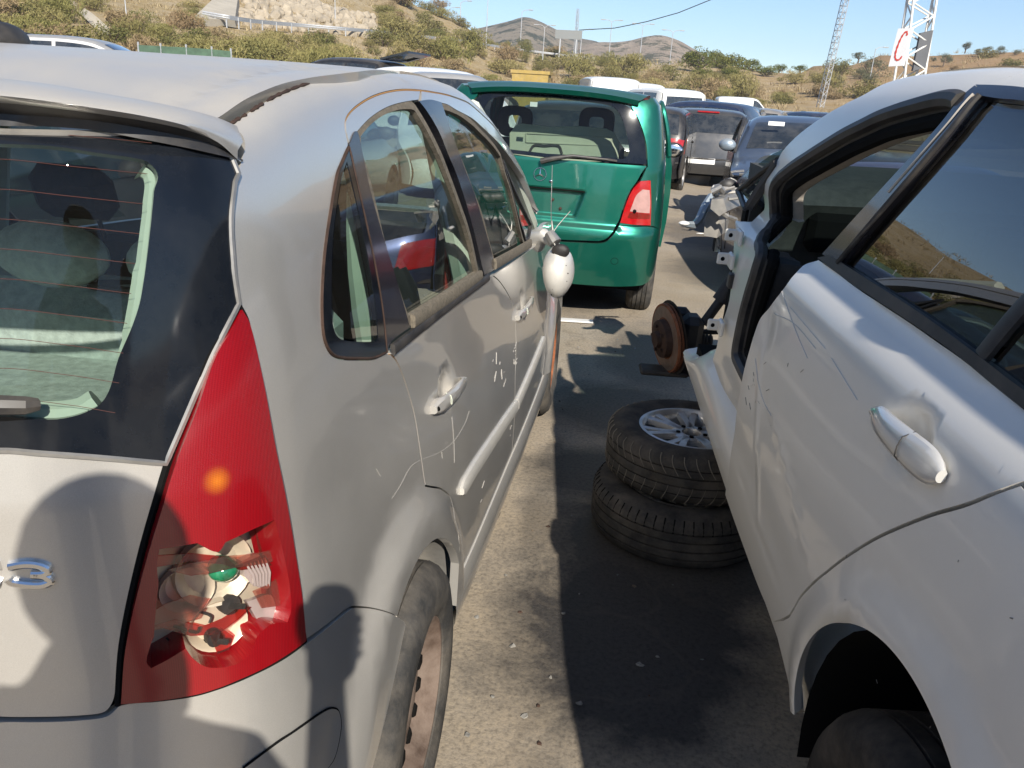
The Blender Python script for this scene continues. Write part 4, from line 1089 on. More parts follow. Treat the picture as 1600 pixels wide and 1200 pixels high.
bs_ = panel('door_aperture_frame', WV, bodyp, PW, wc, th=.04, step=.026, disp=recess)
# cant rail behind the front door opening
rail = path([Vector((y, 1.487)) for y in (.62, .3, 0, -.4, -.8, -1.0)], [Vector((-1.0, 1.487)), Vector((-1.0, 1.402))], [Vector((-1.0, 1.402)), Vector((-.5, 1.402)), Vector((-.4, 1.405)), Vector((0, 1.408))]+wpx([(1600, 138), (1560, 135.5), (1527, 133)]))
panel('cant_rail', WV, rail, PW, wc, th=.03, step=.03)
# seals round the opening
apc = ap[2:]
def offp(q, d): return WV.P(q, recess(q[0], q[1])+d)
mb = MB(); L = crom(apc, 2)
mb.tube([offp(q, -.004) for q in L], .017, 8); mb.build('door_seal', M['trim'], bs_)
Lin = []
for i, q in enumerate(L):
    t = (L[min(i+1, len(L)-1)]-L[max(i-1, 0)]).normalized(); n = Vector((-t.y, t.x)); Lin.append(q+n*.034 if n.dot(Vector((.9, .7))-q) > 0 else q-n*.034)
mb = MB(); mb.tube([offp(q, -.03) for q in Lin], .016, 8); mb.build('door_seal', M['void'], bs_)
mb = MB(); mb.loft([[offp(q, -.004) for q in L], [offp(q, -.03) for q in Lin]]); mb.build('aperture_lining', M['trim'], bs_)
# screen pillar trim inside the opening
k1 = [q for q in Lin if q.y > .985]
mb = MB(); mb.loft([[offp(q, -.035) for q in k1], [offp(q, -.045)+Vector((.018, 0, -.006)) for q in k1], [offp(q, -.045)+Vector((.032, 0, -.002)) for q in k1]]); mb.build('pillar_trim', M['headliner'], bs_)
k2 = [q for q in Lin if q.y <= 1.0]
mb = MB(); mb.loft([[offp(q, -.035) for q in k2], [offp(q, -.05)+Vector((.06, .0, 0)) for q in k2]]); mb.build('hinge_pillar_trim', M['dash'], bs_)
# hinge lugs and check strap
for (p, nm) in (((1126, 367), 'upper_hinge'), ((1112, 408), 'door_check_bracket'), ((1096, 514), 'lower_hinge')):
    q = WV.hit(p[0]+16, p[1]); c = offp(q, .01); mb = MB()
    mb.box(c+Vector((-.004, .02, 0)), (.012, .05, .045), bev=.004); mb.box(c+Vector((-.022, .04, .0)), (.040, .010, .036), bev=.004)
    h = mb.build(nm, PW, bs_); mb = MB(); mb.ball(c+Vector((-.026, .036, 0)), (.007, .004, .007), 8, 6); mb.build('hinge_hole', M['void'], h)
mb = MB(); mb.box(offp(WV.hit(1121, 436), .004), (.02, .03, .045), bev=.004); mb.build('wiring_gaiter', M['trim'], bs_)
# B pillar door frame, glazing of the rear door
film = path(wpx([(1287, 398), (1330, 350), (1400, 274), (1470, 197), (1525, 136)]), wpx([(1525, 136), (1530, 141), (1535, 151)]), wpx([(1535, 151), (1490, 204), (1440, 263), (1380, 332), (1340, 379), (1314, 411)]), wpx([(1314, 411), (1287, 398)]))
panel('door_frame_film', WV, film, M['satin'], wd, off=.004, th=.03, step=.03)
mb = MB(); mb.tube([WV.P(q, .006) for q in crom(wpx([(1313, 412), (1380, 333), (1440, 264), (1490, 205), (1534, 152)]), 5)], .0055, 6); mb.build('glass_run_seal', M['trim'], wd)
mb = MB(); mb.tube([WV.P(q, .010) for q in crom(wpx([(1396, 303), (1440, 253), (1490, 196), (1527, 153)]), 5)], .0028, 5); mb.build('lit_seal_edge', M['headliner'], wd)  # pale strip drawn as the sunlit edge of the glass seal
dv = wpx([(1535, 556), (1600, 479)]); yd = dv[0].x
gw = path(wpx([(1316, 412), (1350, 436), (1400, 468), (1450, 499), (1500, 532), (1533, 555)]), [dv[0], dv[1], Vector((dv[1].x*.9+dv[0].x*.1-.10, 1.38))], [Vector((dv[1].x-.10, 1.383))]+wpx([(1600, 163), (1560, 159), (1538, 156)]), wpx([(1536, 156), (1490, 209), (1440, 268), (1380, 337), (1340, 384), (1316, 412)]))
panel('window', WV, grow(gw, .003), M['glass_dark'], wd, off=-.008, th=0, step=.04)
dvl = [dv[0], dv[1], Vector((dv[1].x-.09, 1.38))]
strip('window_divider', WV, crom(dvl, 6), .030, M['trim'], wd, off=.0, hgt=.006)
gq = path([dv[0]+Vector((-.02, 0)), dvl[1]+Vector((-.02, 0)), dvl[2]+Vector((-.02, 0))], [dvl[2]+Vector((-.02, 0)), Vector((-.42, 1.25)), Vector((-.50, 1.1)), Vector((-.46, .99))], wpx([(1600, 606), (1560, 575), (1537, 559)]))
panel('quarter_window', WV, gq, M['glass_dark'], wd, off=-.006, th=0, step=.04)
tf = path(wpx([(1526, 135), (1560, 136), (1600, 139.5)])+[Vector((-.3, 1.41)), Vector((-.5, 1.39))], [Vector((-.5, 1.39)), Vector((-.48, 1.37)), Vector((-.3, 1.385))]+wpx([(1600, 160), (1560, 156), (1536, 152)]))
panel('door_frame_top', WV, tf, M['satin'], wd, off=.004, th=.03, step=.03)
bt_ = path(wpx([(1281, 404), (1342, 449), (1425, 503), (1508, 561), (1600, 637)])+[Vector((-.40, .968))], [Vector((-.40, 1.0))]+wpx([(1600, 607), (1529, 553), (1446, 493), (1362, 439), (1300, 400)]))
panel('belt_trim', WV, bt_, M['trim'], wd, off=.006, th=.03, step=.03)
# door handle
def bar_handle(sf, a, b, parent, w0, w1, lift, mat):
    pa, pb = sf.hit(*a), sf.hit(*b); d = pb-pa; L = d.length; d.normalize(); wv = Vector((-d.y, d.x)); mb = MB(); secs = []
    for i in range(25):
        q = i/24; c = pa+d*(L*q); ww = lerp(w0, w1, q)*max(.12, (1-abs(2*q-1)**6))**.5; h = lift*(.35+.65*math.sin(PI*min(.97, max(.03, q)))**.6)
        sec = []
        for k in range(14):
            an = 2*PI*k/14; sec.append(sf.P(c+wv*(math.cos(an)*ww/2), max(h*(.55+.45*math.sin(an)), .002)))
        secs.append(sec)
    mb.loft(secs, closed_u=True); mb.f += [tuple(range(13, -1, -1)), tuple(24*14+k for k in range(14))]; mb.mi += [0, 0]
    return mb.build('handle', mat, parent), pa, pb, d, wv, L
M['handle_white'] = paint('glossy handle', (.62, .61, .58), .25, .22, 1.0, .02, (.4, .35, .3), .02, 0)
hw, pa, pb, d, wv, L = bar_handle(WV, (1373, 644), (1481, 747), wd, .034, .046, .030, M['handle_white'])
mb = MB(); c = pa+d*(L*.63); mb.tube([WV.P(c+wv*.021, .016), WV.P(c+wv*.012, .0295), WV.P(c, .0312), WV.P(c-wv*.012, .0295), WV.P(c-wv*.021, .016)], .0010, 5); mb.build('handle_joint', M['trim'], hw)
mb = MB(); qh = WV.hit(1445, 748)
for k in range(9): mb.ball(WV.P(qh+Vector((random.uniform(-.03, .02), random.uniform(-.014, .008))), .0005), (.004, .005, .003), 6, 4)
# sill
secs = []
Wi = WV.Mi
for i in range(30):
    y = lerp(2.26, .42, i/29); k = sstep(1.02, .92, y)
    o = plan_w(y)*.5
    secs.append([Vector((-(l+o), y, z)) for (l, z) in ((.60, .215), (.790, .205), (.803, .20), (.808, .208), (.806, .235), (.812, .27), (.806, .312), (.790, .338), (.772, .352), (.757, .372), (.735, .385), (.70, .390))])
for s_ in secs:
    k = sstep(1.9, 2.2, s_[0].y)
    for p in s_: p.z = .20+(p.z-.20)*(1-.72*k)
mb = MB(); mb.loft(secs); mb.f.append(tuple(range(11, -1, -1))); mb.mi.append(0); mb.build('sill', PW, wc, angle=50)
# knocks and scuffs on the door and wing
mb = MB(); rq = random.Random(12)
for k in range(20):
    a = wpx([(rq.uniform(1165, 1200), rq.uniform(560, 660))])[0] if k < 11 else wpx([(rq.uniform(1200, 1330), rq.uniform(500, 700))])[0] if k < 14 else wpx([(rq.uniform(1320, 1600), rq.uniform(860, 1150))])[0]
    dv_ = Vector((rq.uniform(-.02, .02), rq.uniform(-.012, .012))) if k < 14 else Vector((rq.uniform(-.006, .006), rq.uniform(-.004, .004)))
    mb.tube([WV.P(a, .0006+gcrease(*a)), WV.P(a+dv_, .0006+gcrease(*(a+dv_)))], rq.uniform(.0003, .0008), 4)
mb.build('scuff_marks', M['liner'], wc)
mb = MB()
for L_ in ([(1222, 455), (1245, 520), (1262, 560)], [(1208, 490), (1240, 505), (1275, 545)], [(1180, 560), (1190, 620), (1205, 650)], [(1235, 480), (1290, 545)], [(1300, 560), (1340, 625)]):
    mb.tube([WV.P(q, .0008+gcrease(*q)) for q in crom(wpx(L_), 6)], .0007, 4)
mb.build('scratches', M['white_plastic'], wc)
# roof, far side, tail
def f_wroof(x, y):
    e = .80+plan_w(y)-.235*min(1.05, (WE(y)-zbw(y))/.46); q = abs(x)/e; return (x, y, WE(y)+.002+.014*(1-q**2.3))
WR = Surf(f_wroof, -.6, .6, 20, -1.2, 1.2, 30, MW)
mb = MB(); rows = []
for i in range(31):
    y = lerp(-1.05, 1.05, i/30); e = .80+plan_w(y)-.233*min(1.05, (WE(y)-zbw(y))/.46); rows.append([Vector(f_wroof(e*(k/12-1), y)) for k in range(25)])
mb.loft(rows); mb.build('roof', PW, wc, angle=60)
def f_wr(u, v): x, y, z = f_white(u, v); return (-x, y, z)
WF = Surf(f_wr, -1.3, 2.4, 40, .20, 1.49, 40, MW); WF.sg = -WV.sg
far_out = [Vector((2.0, .25)), Vector((2.0, .97)), Vector((2.0, 1.2)), Vector((1.6, 1.487)), Vector((.6, 1.487)), Vector((-.8, 1.487)), Vector((-1.15, 1.1)), Vector((-1.18, .4)), Vector((-.4, .22))]
h1 = [Vector((1.72, 1.0)), Vector((1.55, 1.20)), Vector((1.25, 1.34)), Vector((.85, 1.385)), Vector((.80, 1.0))]; h2 = [Vector((.72, 1.0)), Vector((.74, 1.385)), Vector((.25, 1.385)), Vector((.22, 1.3)), Vector((.2, 1.0))]
panel('far_side', WF, far_out, PW, wc, th=.03, step=.06, holes=[h1, h2])
panel('far_window', WF, h1, M['glass'], wc, th=0, step=.08); panel('far_window', WF, h2, M['glass'], wc, th=0, step=.08)
def cross_rows(E, n=7):
    rows = []
    for q in crom([Vector(e) for e in E], n):
        l = Vector(f_white(q.x, q.y)); rows.append([Vector((l.x*t, l.y-.06*(1-t*t), l.z)) for t in [k/8-1 for k in range(17)]])
    return rows
mb = MB(); mb.loft(cross_rows([(-1.12, .25), (-1.18, .6), (-1.17, .9), (-1.15, 1.1)])); mb.build('tailgate', PW, wc)
mb = MB(); mb.loft(cross_rows([(-1.15, 1.1), (-1.09, 1.25), (-1.0, 1.40), (-.97, 1.485)])); mb.build('rear_screen', M['frit'], wc)
# windscreen and its wiper, cowl, bonnet
mb = MB(); rows = []
for i in range(9):
    q = i/8; y = lerp(2.06, 1.04, q); z = lerp(1.00, 1.332, q**.82); hw_ = lerp(.69, .55, q); rows.append([Vector((hw_*t, y+.12*(1-t*t)*(1-q), z+.030*(1-t*t))) for t in [k/8-1 for k in range(17)]])
mb.loft(rows); ws = mb.build('windscreen', M['glass_mid'], wc)
mb = MB(); mb.tube([Vector((-.50, 2.12, 1.06)), Vector((-.36, 2.14, 1.085)), Vector((.25, 2.18, 1.07))], [.010, .012, .008], 6); mb.tube([Vector((-.40, 2.14, 1.10)), Vector((.15, 2.17, 1.10))], .007, 6); mb.build('wiper', M['trim'], ws)
# fixed front quarter pane
qa = [(1216, 252), (1222, 246), (1160, 325), (1166, 327)]
tri = path(wpx([(1214, 249), (1180, 274), (1151, 298)]), wpx([(1151, 298), (1157, 312), (1163, 325)]), wpx([(1163, 325), (1190, 286), (1214, 249)]))
qw = panel('front_quarter_window', WV, tri, M['glass_dark'], wc, off=-.006, th=0, step=.04)
mb = MB(); mb.tube([WV.P(q, -.002) for q in resample(tri, .02)], .0085, 6, closed=True); mb.build('quarter_window_frame', M['trim'], qw)
mb = MB(); mb.tube([WV.P(q, -.004) for q in wpx([(1168, 322), (1190, 289), (1214, 254)])], .016, 6); mb.build('quarter_window_post', M['trim'], qw)
# inside
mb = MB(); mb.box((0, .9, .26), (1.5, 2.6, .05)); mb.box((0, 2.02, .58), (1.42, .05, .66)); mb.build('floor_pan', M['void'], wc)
mb = MB(); rows = []
for i in range(11):
    x = lerp(-.70, .70, i/10); b = .02*math.cos(x*2)
    rows.append([Vector((x, y, z+b)) for (y, z) in ((2.10, 1.00), (1.95, 1.01), (1.80, 1.005), (1.70, .985), (1.66, .95), (1.69, .90), (1.72, .80), (1.70, .66), (1.78, .5), (2.0, .45))])
mb.loft(rows); mb.f += [tuple(range(10)), tuple(100+k for k in range(9, -1, -1))]; mb.mi += [0, 0]; da = mb.build('dashboard', M['dash_grey'], wc)
mb = MB(); mb.box((-.40, 1.675, .875), (.40, .05, .12), bev=.02); mb.build('instrument_hole', M['void'], da)
mb = MB(); mb.box((.05, 1.675, .82), (.30, .05, .22), bev=.02); mb.build('radio_hole', M['void'], da)
mb = MB(); mb.box((-.708, 1.84, .84), (.02, .15, .17), bev=.02); mb.build('dash_end_hole', M['void'], da)
mb = MB(); mb.box((-.712, 1.80, .655), (.02, .17, .16), bev=.02); mb.build('fuse_box_hole', M['void'], da)
q = on_y(1238, 388, 1.62); q = MW.inverted() @ at_r(1230, 387, 3.1); mb = MB(); mb.box(q, (.04, .04, .035), bev=.005); mb.build('connector', M['pale_blue'], da)
q = MW.inverted() @ at_r(1240, 392, 3.08); mb = MB(); mb.box(q, (.03, .035, .036), bev=.006); mb.build('connector', M['orange_plastic'], da)
q = MW.inverted() @ at_r(1253, 288, 3.28)
mb = MB(); mb.box(q, (.20, .11, .045), bev=.02); mb.ball(q+Vector((.0, .02, .035)), (.018, .018, .016), 10, 8); mb.build('switch_pod', M['black_part'], da)
mb = MB(); mb.tube([Vector((-.70, 1.78, .95)), Vector((-.69, 1.72, .75)), Vector((-.70, 1.66, .5)), Vector((-.70, 1.6, .36))], .008, 6); mb.build('wiring', M['cable'], da)
for sx in (-1, 1): seat(sx*.36, .62, wc, M['seat_dark'], hb=.62)
mb = MB(); mb.box((0, -.25, .46), (1.3, .5, .18), bev=.05); mb.box((0, -.52, .78), (1.26, .14, .56), bev=.05); mb.build('rear_bench', M['seat_dark'], wc)
# wheel and arch liner
mb = MB(); rows = []
for x in (-.40, -.835): rows.append([Vector((x, .37*math.cos(R(a)), .30+.37*math.sin(R(a)))) for a in range(-20, 201, 10)])
mb.loft(rows); mb.build('arch_liner', M['void'], wc)
mb = MB(); mb.box((-.42, 0, .35), (.02, .78, .7)); mb.build('inner_arch', M['void'], wc)
wheel_parts(wc, (-.745, 0, .215), -1, rad=.315, width=.205, rim=.205, kind=5, tyre=M['tread'], cam=R(-2))
wheel_parts(wc, (.745, 0, .215), 1, rad=.315, width=.205, rim=.205, kind=5, tyre=M['tread'])
# bared front corner: brake disc, hub, caliper, strut, arm, inner wing
B0 = MW.inverted() @ at_r(1043, 528, 3.62)
print('disc local', B0)
DT = Matrix.Translation(B0) @ Matrix.Rotation(R(16), 4, 'Z') @ Matrix.Rotation(R(-6), 4, 'Y') @ Matrix.Diagonal((-1.1, 1.15, 1.15, 1))
mb = MB(); mb.lathe([(-.012, .06), (-.012, .138), (-.003, .140), (-.003, .132), (.003, .132), (.003, .140), (.012, .138), (.012, .085), (.010, .078)], 48, DT, cap=False); bd = mb.build('brake_disc', M['rust'], wc)
mb = MB(); mb.lathe([(.0125, .084), (.0125, .130)], 48, DT, cap=False); mb.build('swept_face', M['disc_face'], bd)
mb = MB(); mb.lathe([(.010, .078), (.036, .075), (.040, .068), (.040, .034), (.058, .031), (.058, 0)], 32, DT, cap=False)
for k in range(5): mb.lathe([(.04, .007), (.05, .007), (.05, 0)], 8, DT @ Matrix.Translation((0, .052*math.cos(2*PI*k/5), .052*math.sin(2*PI*k/5))))
mb.build('wheel_hub', M['rust_dark'], bd)
mb = MB(); mb.box(B0+Vector((.05, .11, .05)), (.11, .06, .13), bev=.02); mb.box(B0+Vector((.095, .09, .05)), (.06, .05, .09), bev=.02); mb.build('brake_caliper', M['black_part'], wc)
mb = MB(); mb.lathe([(-.016, .05), (-.018, .150)], 32, DT, cap=False); mb.build('brake_backplate', M['black_part'], wc)
mb = MB(); mb.box(B0+Vector((.10, 0, .02)), (.10, .12, .20), bev=.03); mb.tube([B0+Vector((.15, .0, .08)), B0+Vector((.30, .05, .34))], .022, 12); mb.tube([B0+Vector((.22, .03, .18)), B0+Vector((.29, .05, .32))], .045, 14); mb.build('suspension_strut', M['black_part'], wc)
mb = MB(); mb.tube([B0+Vector((.02, .02, -.13)), B0+Vector((.22, -.05, -.15)), B0+Vector((.42, -.12, -.13))], [.022, .03, .035], 8); mb.tube([B0+Vector((.10, .0, -.14)), B0+Vector((.40, -.42, -.13))], .03, 8); mb.box(B0+Vector((-.0, -.02, -.155)), (.22, .10, .022), bev=.008); mb.build('lower_arm', M['black_part'], wc)
mb = MB(); mb.tube([B0+Vector((.06, .08, 0)), B0+Vector((.3, .10, .02)), B0+Vector((.5, .10, .04))], [.012, .016, .02], 8)
for k in range(7): mb.lathe([(0, .026), (.008, .034), (.016, .026)], 14, Matrix.Translation(B0+Vector((.09+.016*k, .0, .0))), cap=False)
mb.build('drive_shaft', M['rubber'], wc)
mb = MB(); mb.box((-.34, 2.55, .52), (.04, .8, .45)); mb.box((-.36, 2.5, .74), (.14, .30, .05), bev=.02); mb.box((0, 2.9, .5), (.6, .1, .4)); mb.build('inner_wing', M['black_part'], wc)
for (pp_, s_) in (((1128, 300), .05), ((1124, 330), .04), ((1118, 318), .03)): pass
# ================================================================== GREEN HATCHBACK seen from behind
MG = Matrix.Translation((.565, 4.26, 0)) @ Matrix.Rotation(R(-.6), 4, 'Z') @ Matrix.Rotation(R(1.0), 4, 'Y')
GB = crom([(0, .060), (.3, .066), (.54, .085), (.68, .122), (.755, .18), (.79, .26), (.806, .4), (.820, .8), (.83, 1.3), (.83, 2.0), (.82, 2.55), (.77, 3.0), (.62, 3.32), (.3, 3.46), (0, 3.49)], 12)
class Wrap:                                          # body wall that follows a plan outline, pulled in or out by height
    def __init__(s, plan, zb, lside, lrear, zt, sin, rin, ze, span=.5):
        s.c = plan; s.s = [0.0]
        for i in range(1, len(plan)): s.s.append(s.s[-1]+(plan[i]-plan[i-1]).length)
        n = []
        for i in range(len(plan)):
            t = plan[min(i+1, len(plan)-1)]-plan[max(i-1, 0)]; t.normalize(); n.append(Vector((t.y, -t.x)))
        n[0] = Vector((0, -1)); n[-1] = Vector((0, 1))
        for _ in range(6): n = [n[0]]+[(n[i-1]+n[i]*2+n[i+1]).normalized() for i in range(1, len(n)-1)]+[n[-1]]
        s.n = n; s.max = s.s[-1]; s.zb, s.ls, s.lr, s.zt, s.si, s.ri, s.ze, s.span = zb, lside, lrear, zt, sin, rin, ze, span
    def base(s, u):
        sg = 1
        if u < 0: u = -u; sg = -1
        u = min(u, s.max-1e-6); i = max(0, min(len(s.s)-2, bisect.bisect_right(s.s, u)-1)); t = (u-s.s[i])/(s.s[i+1]-s.s[i])
        p = s.c[i].lerp(s.c[i+1], t); n = s.n[i].lerp(s.n[i+1], t).normalized()
        return Vector((p.x*sg, p.y)), Vector((n.x*sg, n.y))
    def __call__(s, u, v):
        p, n = s.base(u); nx2 = n.x*n.x; ny2 = 1-nx2
        if v <= s.zb: z = v; off = s.ls(v)*nx2+s.lr(v)*ny2
        else:
            t = (v-s.zb)/s.span; z = s.zb+(s.ze(p.y)-s.zb)*s.zt(t); off = -(s.si(t)*nx2*min(1, (s.ze(p.y)-s.zb)/.44)+s.ri(t)*ny2)
        return (p.x+n.x*off, p.y+n.y*off, z)
    def u_of_y(s, y):
        lo, hi = .5, s.max-.3
        for _ in range(40):
            m = (lo+hi)/2
            if s.base(m)[0].y < y: lo = m
            else: hi = m
        return lo
GW_ = Wrap(GB, 1.08, Interp((.2, 0), (.35, .018), (.6, .026), (.85, .016), (1.08, 0)), Interp((.2, .03), (.28, .055), (.45, .075), (.60, .076), (.655, .068), (.69, .034), (.74, .028), (.9, .016), (1.08, 0)),
           Interp((0, 0), (.25, .27), (.5, .53), (.7, .74), (.85, .89), (.93, .96), (1, 1)), Interp((0, 0), (.25, .022), (.5, .047), (.7, .071), (.85, .095), (.93, .118), (1, .175)), Interp((0, 0), (.25, .026), (.5, .055), (.7, .082), (.85, .108), (.93, .13), (1, .18)),
           Interp((0, 1.535), (1.0, 1.545), (2.2, 1.52), (2.35, 1.45), (2.7, 1.15), (2.8, 1.08), (4, 1.08)))
GS = Surf(GW_, -1.2, GW_.max-.05, 200, .2, 1.58, 60, MG)
gpx = GS.px; GP = M['green']
gc = thing('hatchback', 'metallic green hatchback seen from behind with its right front door hanging open', 'car', M=MG)
def sym(h): return h+[Vector((-p.x, p.y)) for p in h[::-1] if p.x > 1e-5]
def cl0(q): return Vector((0, q.y))
# upper shell: roof with the overhanging lip, pillars
g_top = [(838, 143), (870, 145), (908, 152), (945, 157), (972, 163), (985, 169)]
g_scr = [(985, 170), (995, 184), (1003, 206), (1008, 228), (1010, 255)]
g_sb = [(1010, 257), (980, 255), (950, 253), (905, 249), (850, 246)]
half = path([cl0(GS.hit(845, 143))]+gpx(g_top), gpx(g_scr), gpx(g_sb)+[cl0(GS.hit(845, 246))])
clr = path([cl0(GS.hit(845, 151))]+gpx([(860, 152), (908, 158), (945, 163), (962, 170), (972, 186), (980, 214), (983, 238), (976, 248), (950, 246), (905, 243), (850, 240)])+[cl0(GS.hit(845, 240))])
pane = panel('tailgate_screen_border', GS, sym(half), M['frit'], gc, off=.004, th=.01, step=.05, holes=[sym(clr)])
panel('rear_screen', GS, sym(clr), M['glass_back'], pane, off=.003, th=0, step=.07)
u1, u2 = GS.hit(1010, 255).x, GW_.u_of_y(2.2)
uA = GW_.u_of_y(2.78)
side = path([Vector((u1+.012, 1.09)), GS.hit(1008, 228)+Vector((.012, 0)), GS.hit(1003, 206)+Vector((.012, 0)), GS.hit(995, 184)+Vector((.012, 0)), GS.hit(985, 168)+Vector((.012, .02)), Vector((.75, 1.555))], [Vector((.75, 1.555)), Vector((u2, 1.575)), Vector((uA, 1.575)), Vector((uA, 1.08))], [Vector((uA, 1.08)), Vector((u1+.012, 1.08))])
uw = [Vector((GW_.u_of_y(y), v)) for (y, v) in ((.42, 1.10), (.52, 1.42), (1.15, 1.47), (1.15, 1.10))]; uw2 = [Vector((GW_.u_of_y(y), v)) for (y, v) in ((1.26, 1.10), (1.26, 1.47), (2.15, 1.47), (2.62, 1.10))]
so_ = panel('side_frame', GS, side, GP, gc, th=.03, step=.06, holes=[uw]+[uw2]); mirror_copy(so_)
for u_, nm in ((uw, 'side_window'),): mirror_copy(panel(nm, GS, grow(u_, .01), M['glass_dark'], gc, off=-.006, th=0, step=.08))
mirror_copy(panel('front_window', GS, grow(uw2, .01), M['glass_dark'], gc, off=-.006, th=0, step=.08)).location = (0, 0, 0)
for o in [c for c in gc.children if c.name.startswith('front_window')][:1]: bpy.data.objects.remove(o)
# roof
mb = MB(); rows = []
for i in range(25):
    y = lerp(.115, 2.3, (i/24)**1.3); e = GW_.base(GW_.u_of_y(max(y, .36)))[0].x-.175
    if y < .36: e *= (1-.10*((.36-y)/.245)**2.2)
    z0 = GW_.ze(y)-.035*sstep(.30, .11, y)**1.5
    rows.append([Vector((e*t, y+.045*t*t*sstep(.5, .1, y), z0+.034*(1-abs(t)**2.6))) for t in [k/14-1 for k in range(29)]])
first = [p+Vector((0, .012, -.03)) for p in rows[0]]; first2 = [p+Vector((0, .09, -.045)) for p in rows[0]]
mb.loft([first2, first]+rows); mb.build('roof', GP, gc, angle=50)
# tailgate
tail_r = [(1011, 259), (1003, 270), (995, 284), (985, 298), (976, 318), (968, 343), (963, 352), (954, 367), (946, 374), (936, 377)]
tb = [(936, 377), (905, 376), (860, 374)]
th_ = path([cl0(GS.hit(845, 248))]+gpx([(850, 248), (905, 251), (950, 255), (1011, 259)]), gpx(tail_r), gpx(tb)+[cl0(GS.hit(845, 373))])
rec_ = path(gpx([(822, 292), (870, 295), (921, 299)]), gpx([(921, 299), (920, 309), (914, 325), (904, 340)]), gpx([(904, 340), (870, 338), (830, 335)]))
rx = GS.hit(921, 299).x; rz0, rz1 = GS.hit(904, 340).y, GS.hit(880, 296).y
cxr = (GS.hit(830, 310).x+GS.hit(912, 315).x)/2
def g_disp(u, v):
    a = abs(u); hw_ = lerp(.235, .285, (v-rz0)/(rz1-rz0))
    return -.040*(1-sstep(hw_-.03, hw_+.004, a))*sstep(rz0-.010, rz0+.010, v)*(1-sstep(rz1-.010, rz1+.001, v))
tg2 = panel('tailgate', GS, sym(th_), GP, gc, th=.02, step=.013, bound=.012, disp=g_disp, gap=.002)
mb = MB(); 
for a in (0, 1): pass
q = GS.hit(844, 272); c = GS.P(q, .006); n = GS.nrm(*q)
A = Vector((1, 0, 0)); B = n.cross(A); Rr = .042
mb.tube([c+A*Rr*math.cos(2*PI*k/30)+B*Rr*math.sin(2*PI*k/30) for k in range(30)], .0035, 6, closed=True)
for k in range(3):
    a = PI/2+2*PI*k/3; d1 = A*math.cos(a)+B*math.sin(a)
    if B.z < 0: d1 = A*math.cos(a)-B*math.sin(a)
    mb.tube([c, c+d1*Rr], [.0075, .001], 6)
mb.build('star_badge', M['badge_star'], tg2)
q = GS.hit(861, 283); mb = MB(); mb.ball(GS.P(q, .004), (.014, .008, .012), 12, 8); mb.build('tailgate_lock', M['chrome'], tg2)
for p in ((863, 312), (875, 326)): mb = MB(); mb.ball(GS.P(GS.hit(*p), -.027), (.011, .006, .011), 10, 6); mb.build('plate_clip', M['rust_dark'], tg2)
mb = MB(); q0, q1, q2 = GS.hit(846, 252), GS.hit(895, 245), GS.hit(950, 250)
mb.tube([GS.P(q0, .03), GS.P(q0.lerp(q1, .4), .045), GS.P(q1, .035), GS.P(q2, .014)], [.020, .016, .012, .007], 8); mb.tube([GS.P(q1, .02), GS.P(q2, .012), GS.P(q2+Vector((.06, -.004)), .010)], .008, 6); mb.build('rear_wiper', M['trim'], tg2)
strip('recess_shadow_strip', GS, [Vector((a, rz1+.003)) for a in (-.275, -.13, 0, .13, .275)], .024, M['void'], tg2, off=-.008, hgt=.004)  # black strip painted in as the shadow along the recess top
# quarter panels and lamps
lamp_px = path(gpx([(1001, 283), (988, 297), (978, 319), (969, 348)]), gpx([(969, 348), (990, 351), (1015, 352)]), gpx([(1016, 352), (1017, 318), (1016, 282)]), gpx([(1016, 282), (1001, 283)]))
uE = GS.hit(1016, 318).x+.02
qp = path([Vector((u1+.02, 1.08)), Vector((uA, 1.08)), Vector((uA, .32))], [Vector((uA, .32)), Vector((GW_.u_of_y(.95), .30))]+[Vector((GW_.u_of_y(.60+.33*math.cos(R(a))), .29+.33*math.sin(R(a)))) for a in range(10, 180, 17)]+[Vector((GW_.u_of_y(.28), .40)), Vector((GW_.u_of_y(.25), .66))], [Vector((GW_.u_of_y(.25), .66)), GS.hit(1016, 353)+Vector((.01, 0)), GS.hit(968, 352)], gpx([(968, 351), (977, 320), (987, 299), (1000, 284), (1011, 261)]))
mirror_copy(panel('side_panel', GS, qp, GP, gc, th=.02, step=.05, holes=[grow(lamp_px, .002)]))
lp = panel('tail_lamp', GS, lamp_px, M['lens_red_plain'], gc, off=.004, th=.04, step=.03, bound=.012)
cw_ = path(gpx([(1004, 296), (994, 305), (987, 322), (984, 330)]), gpx([(984, 330), (1000, 332), (1014, 333)]), gpx([(1014, 333), (1015, 315), (1014, 297)]), gpx([(1014, 297), (1004, 296)]))
panel('clear_lens', GS, cw_, M['lens_pink'], lp, off=.0075, th=.006, step=.02)
cw2 = path(gpx([(984, 332), (981, 340), (1000, 342), (1014, 342)]), gpx([(1014, 342), (1014, 335), (984, 332)])); panel('amber_lens', GS, cw2, M['red_glass'], lp, off=.0065, th=.006, step=.02)
mb = MB(); mb.ball(GS.P(GS.hit(991, 330), .010), (.013, .008, .013), 10, 8); mb.build('lamp_bulb_hole', M['void'], lp)
mirror_copy(lp)
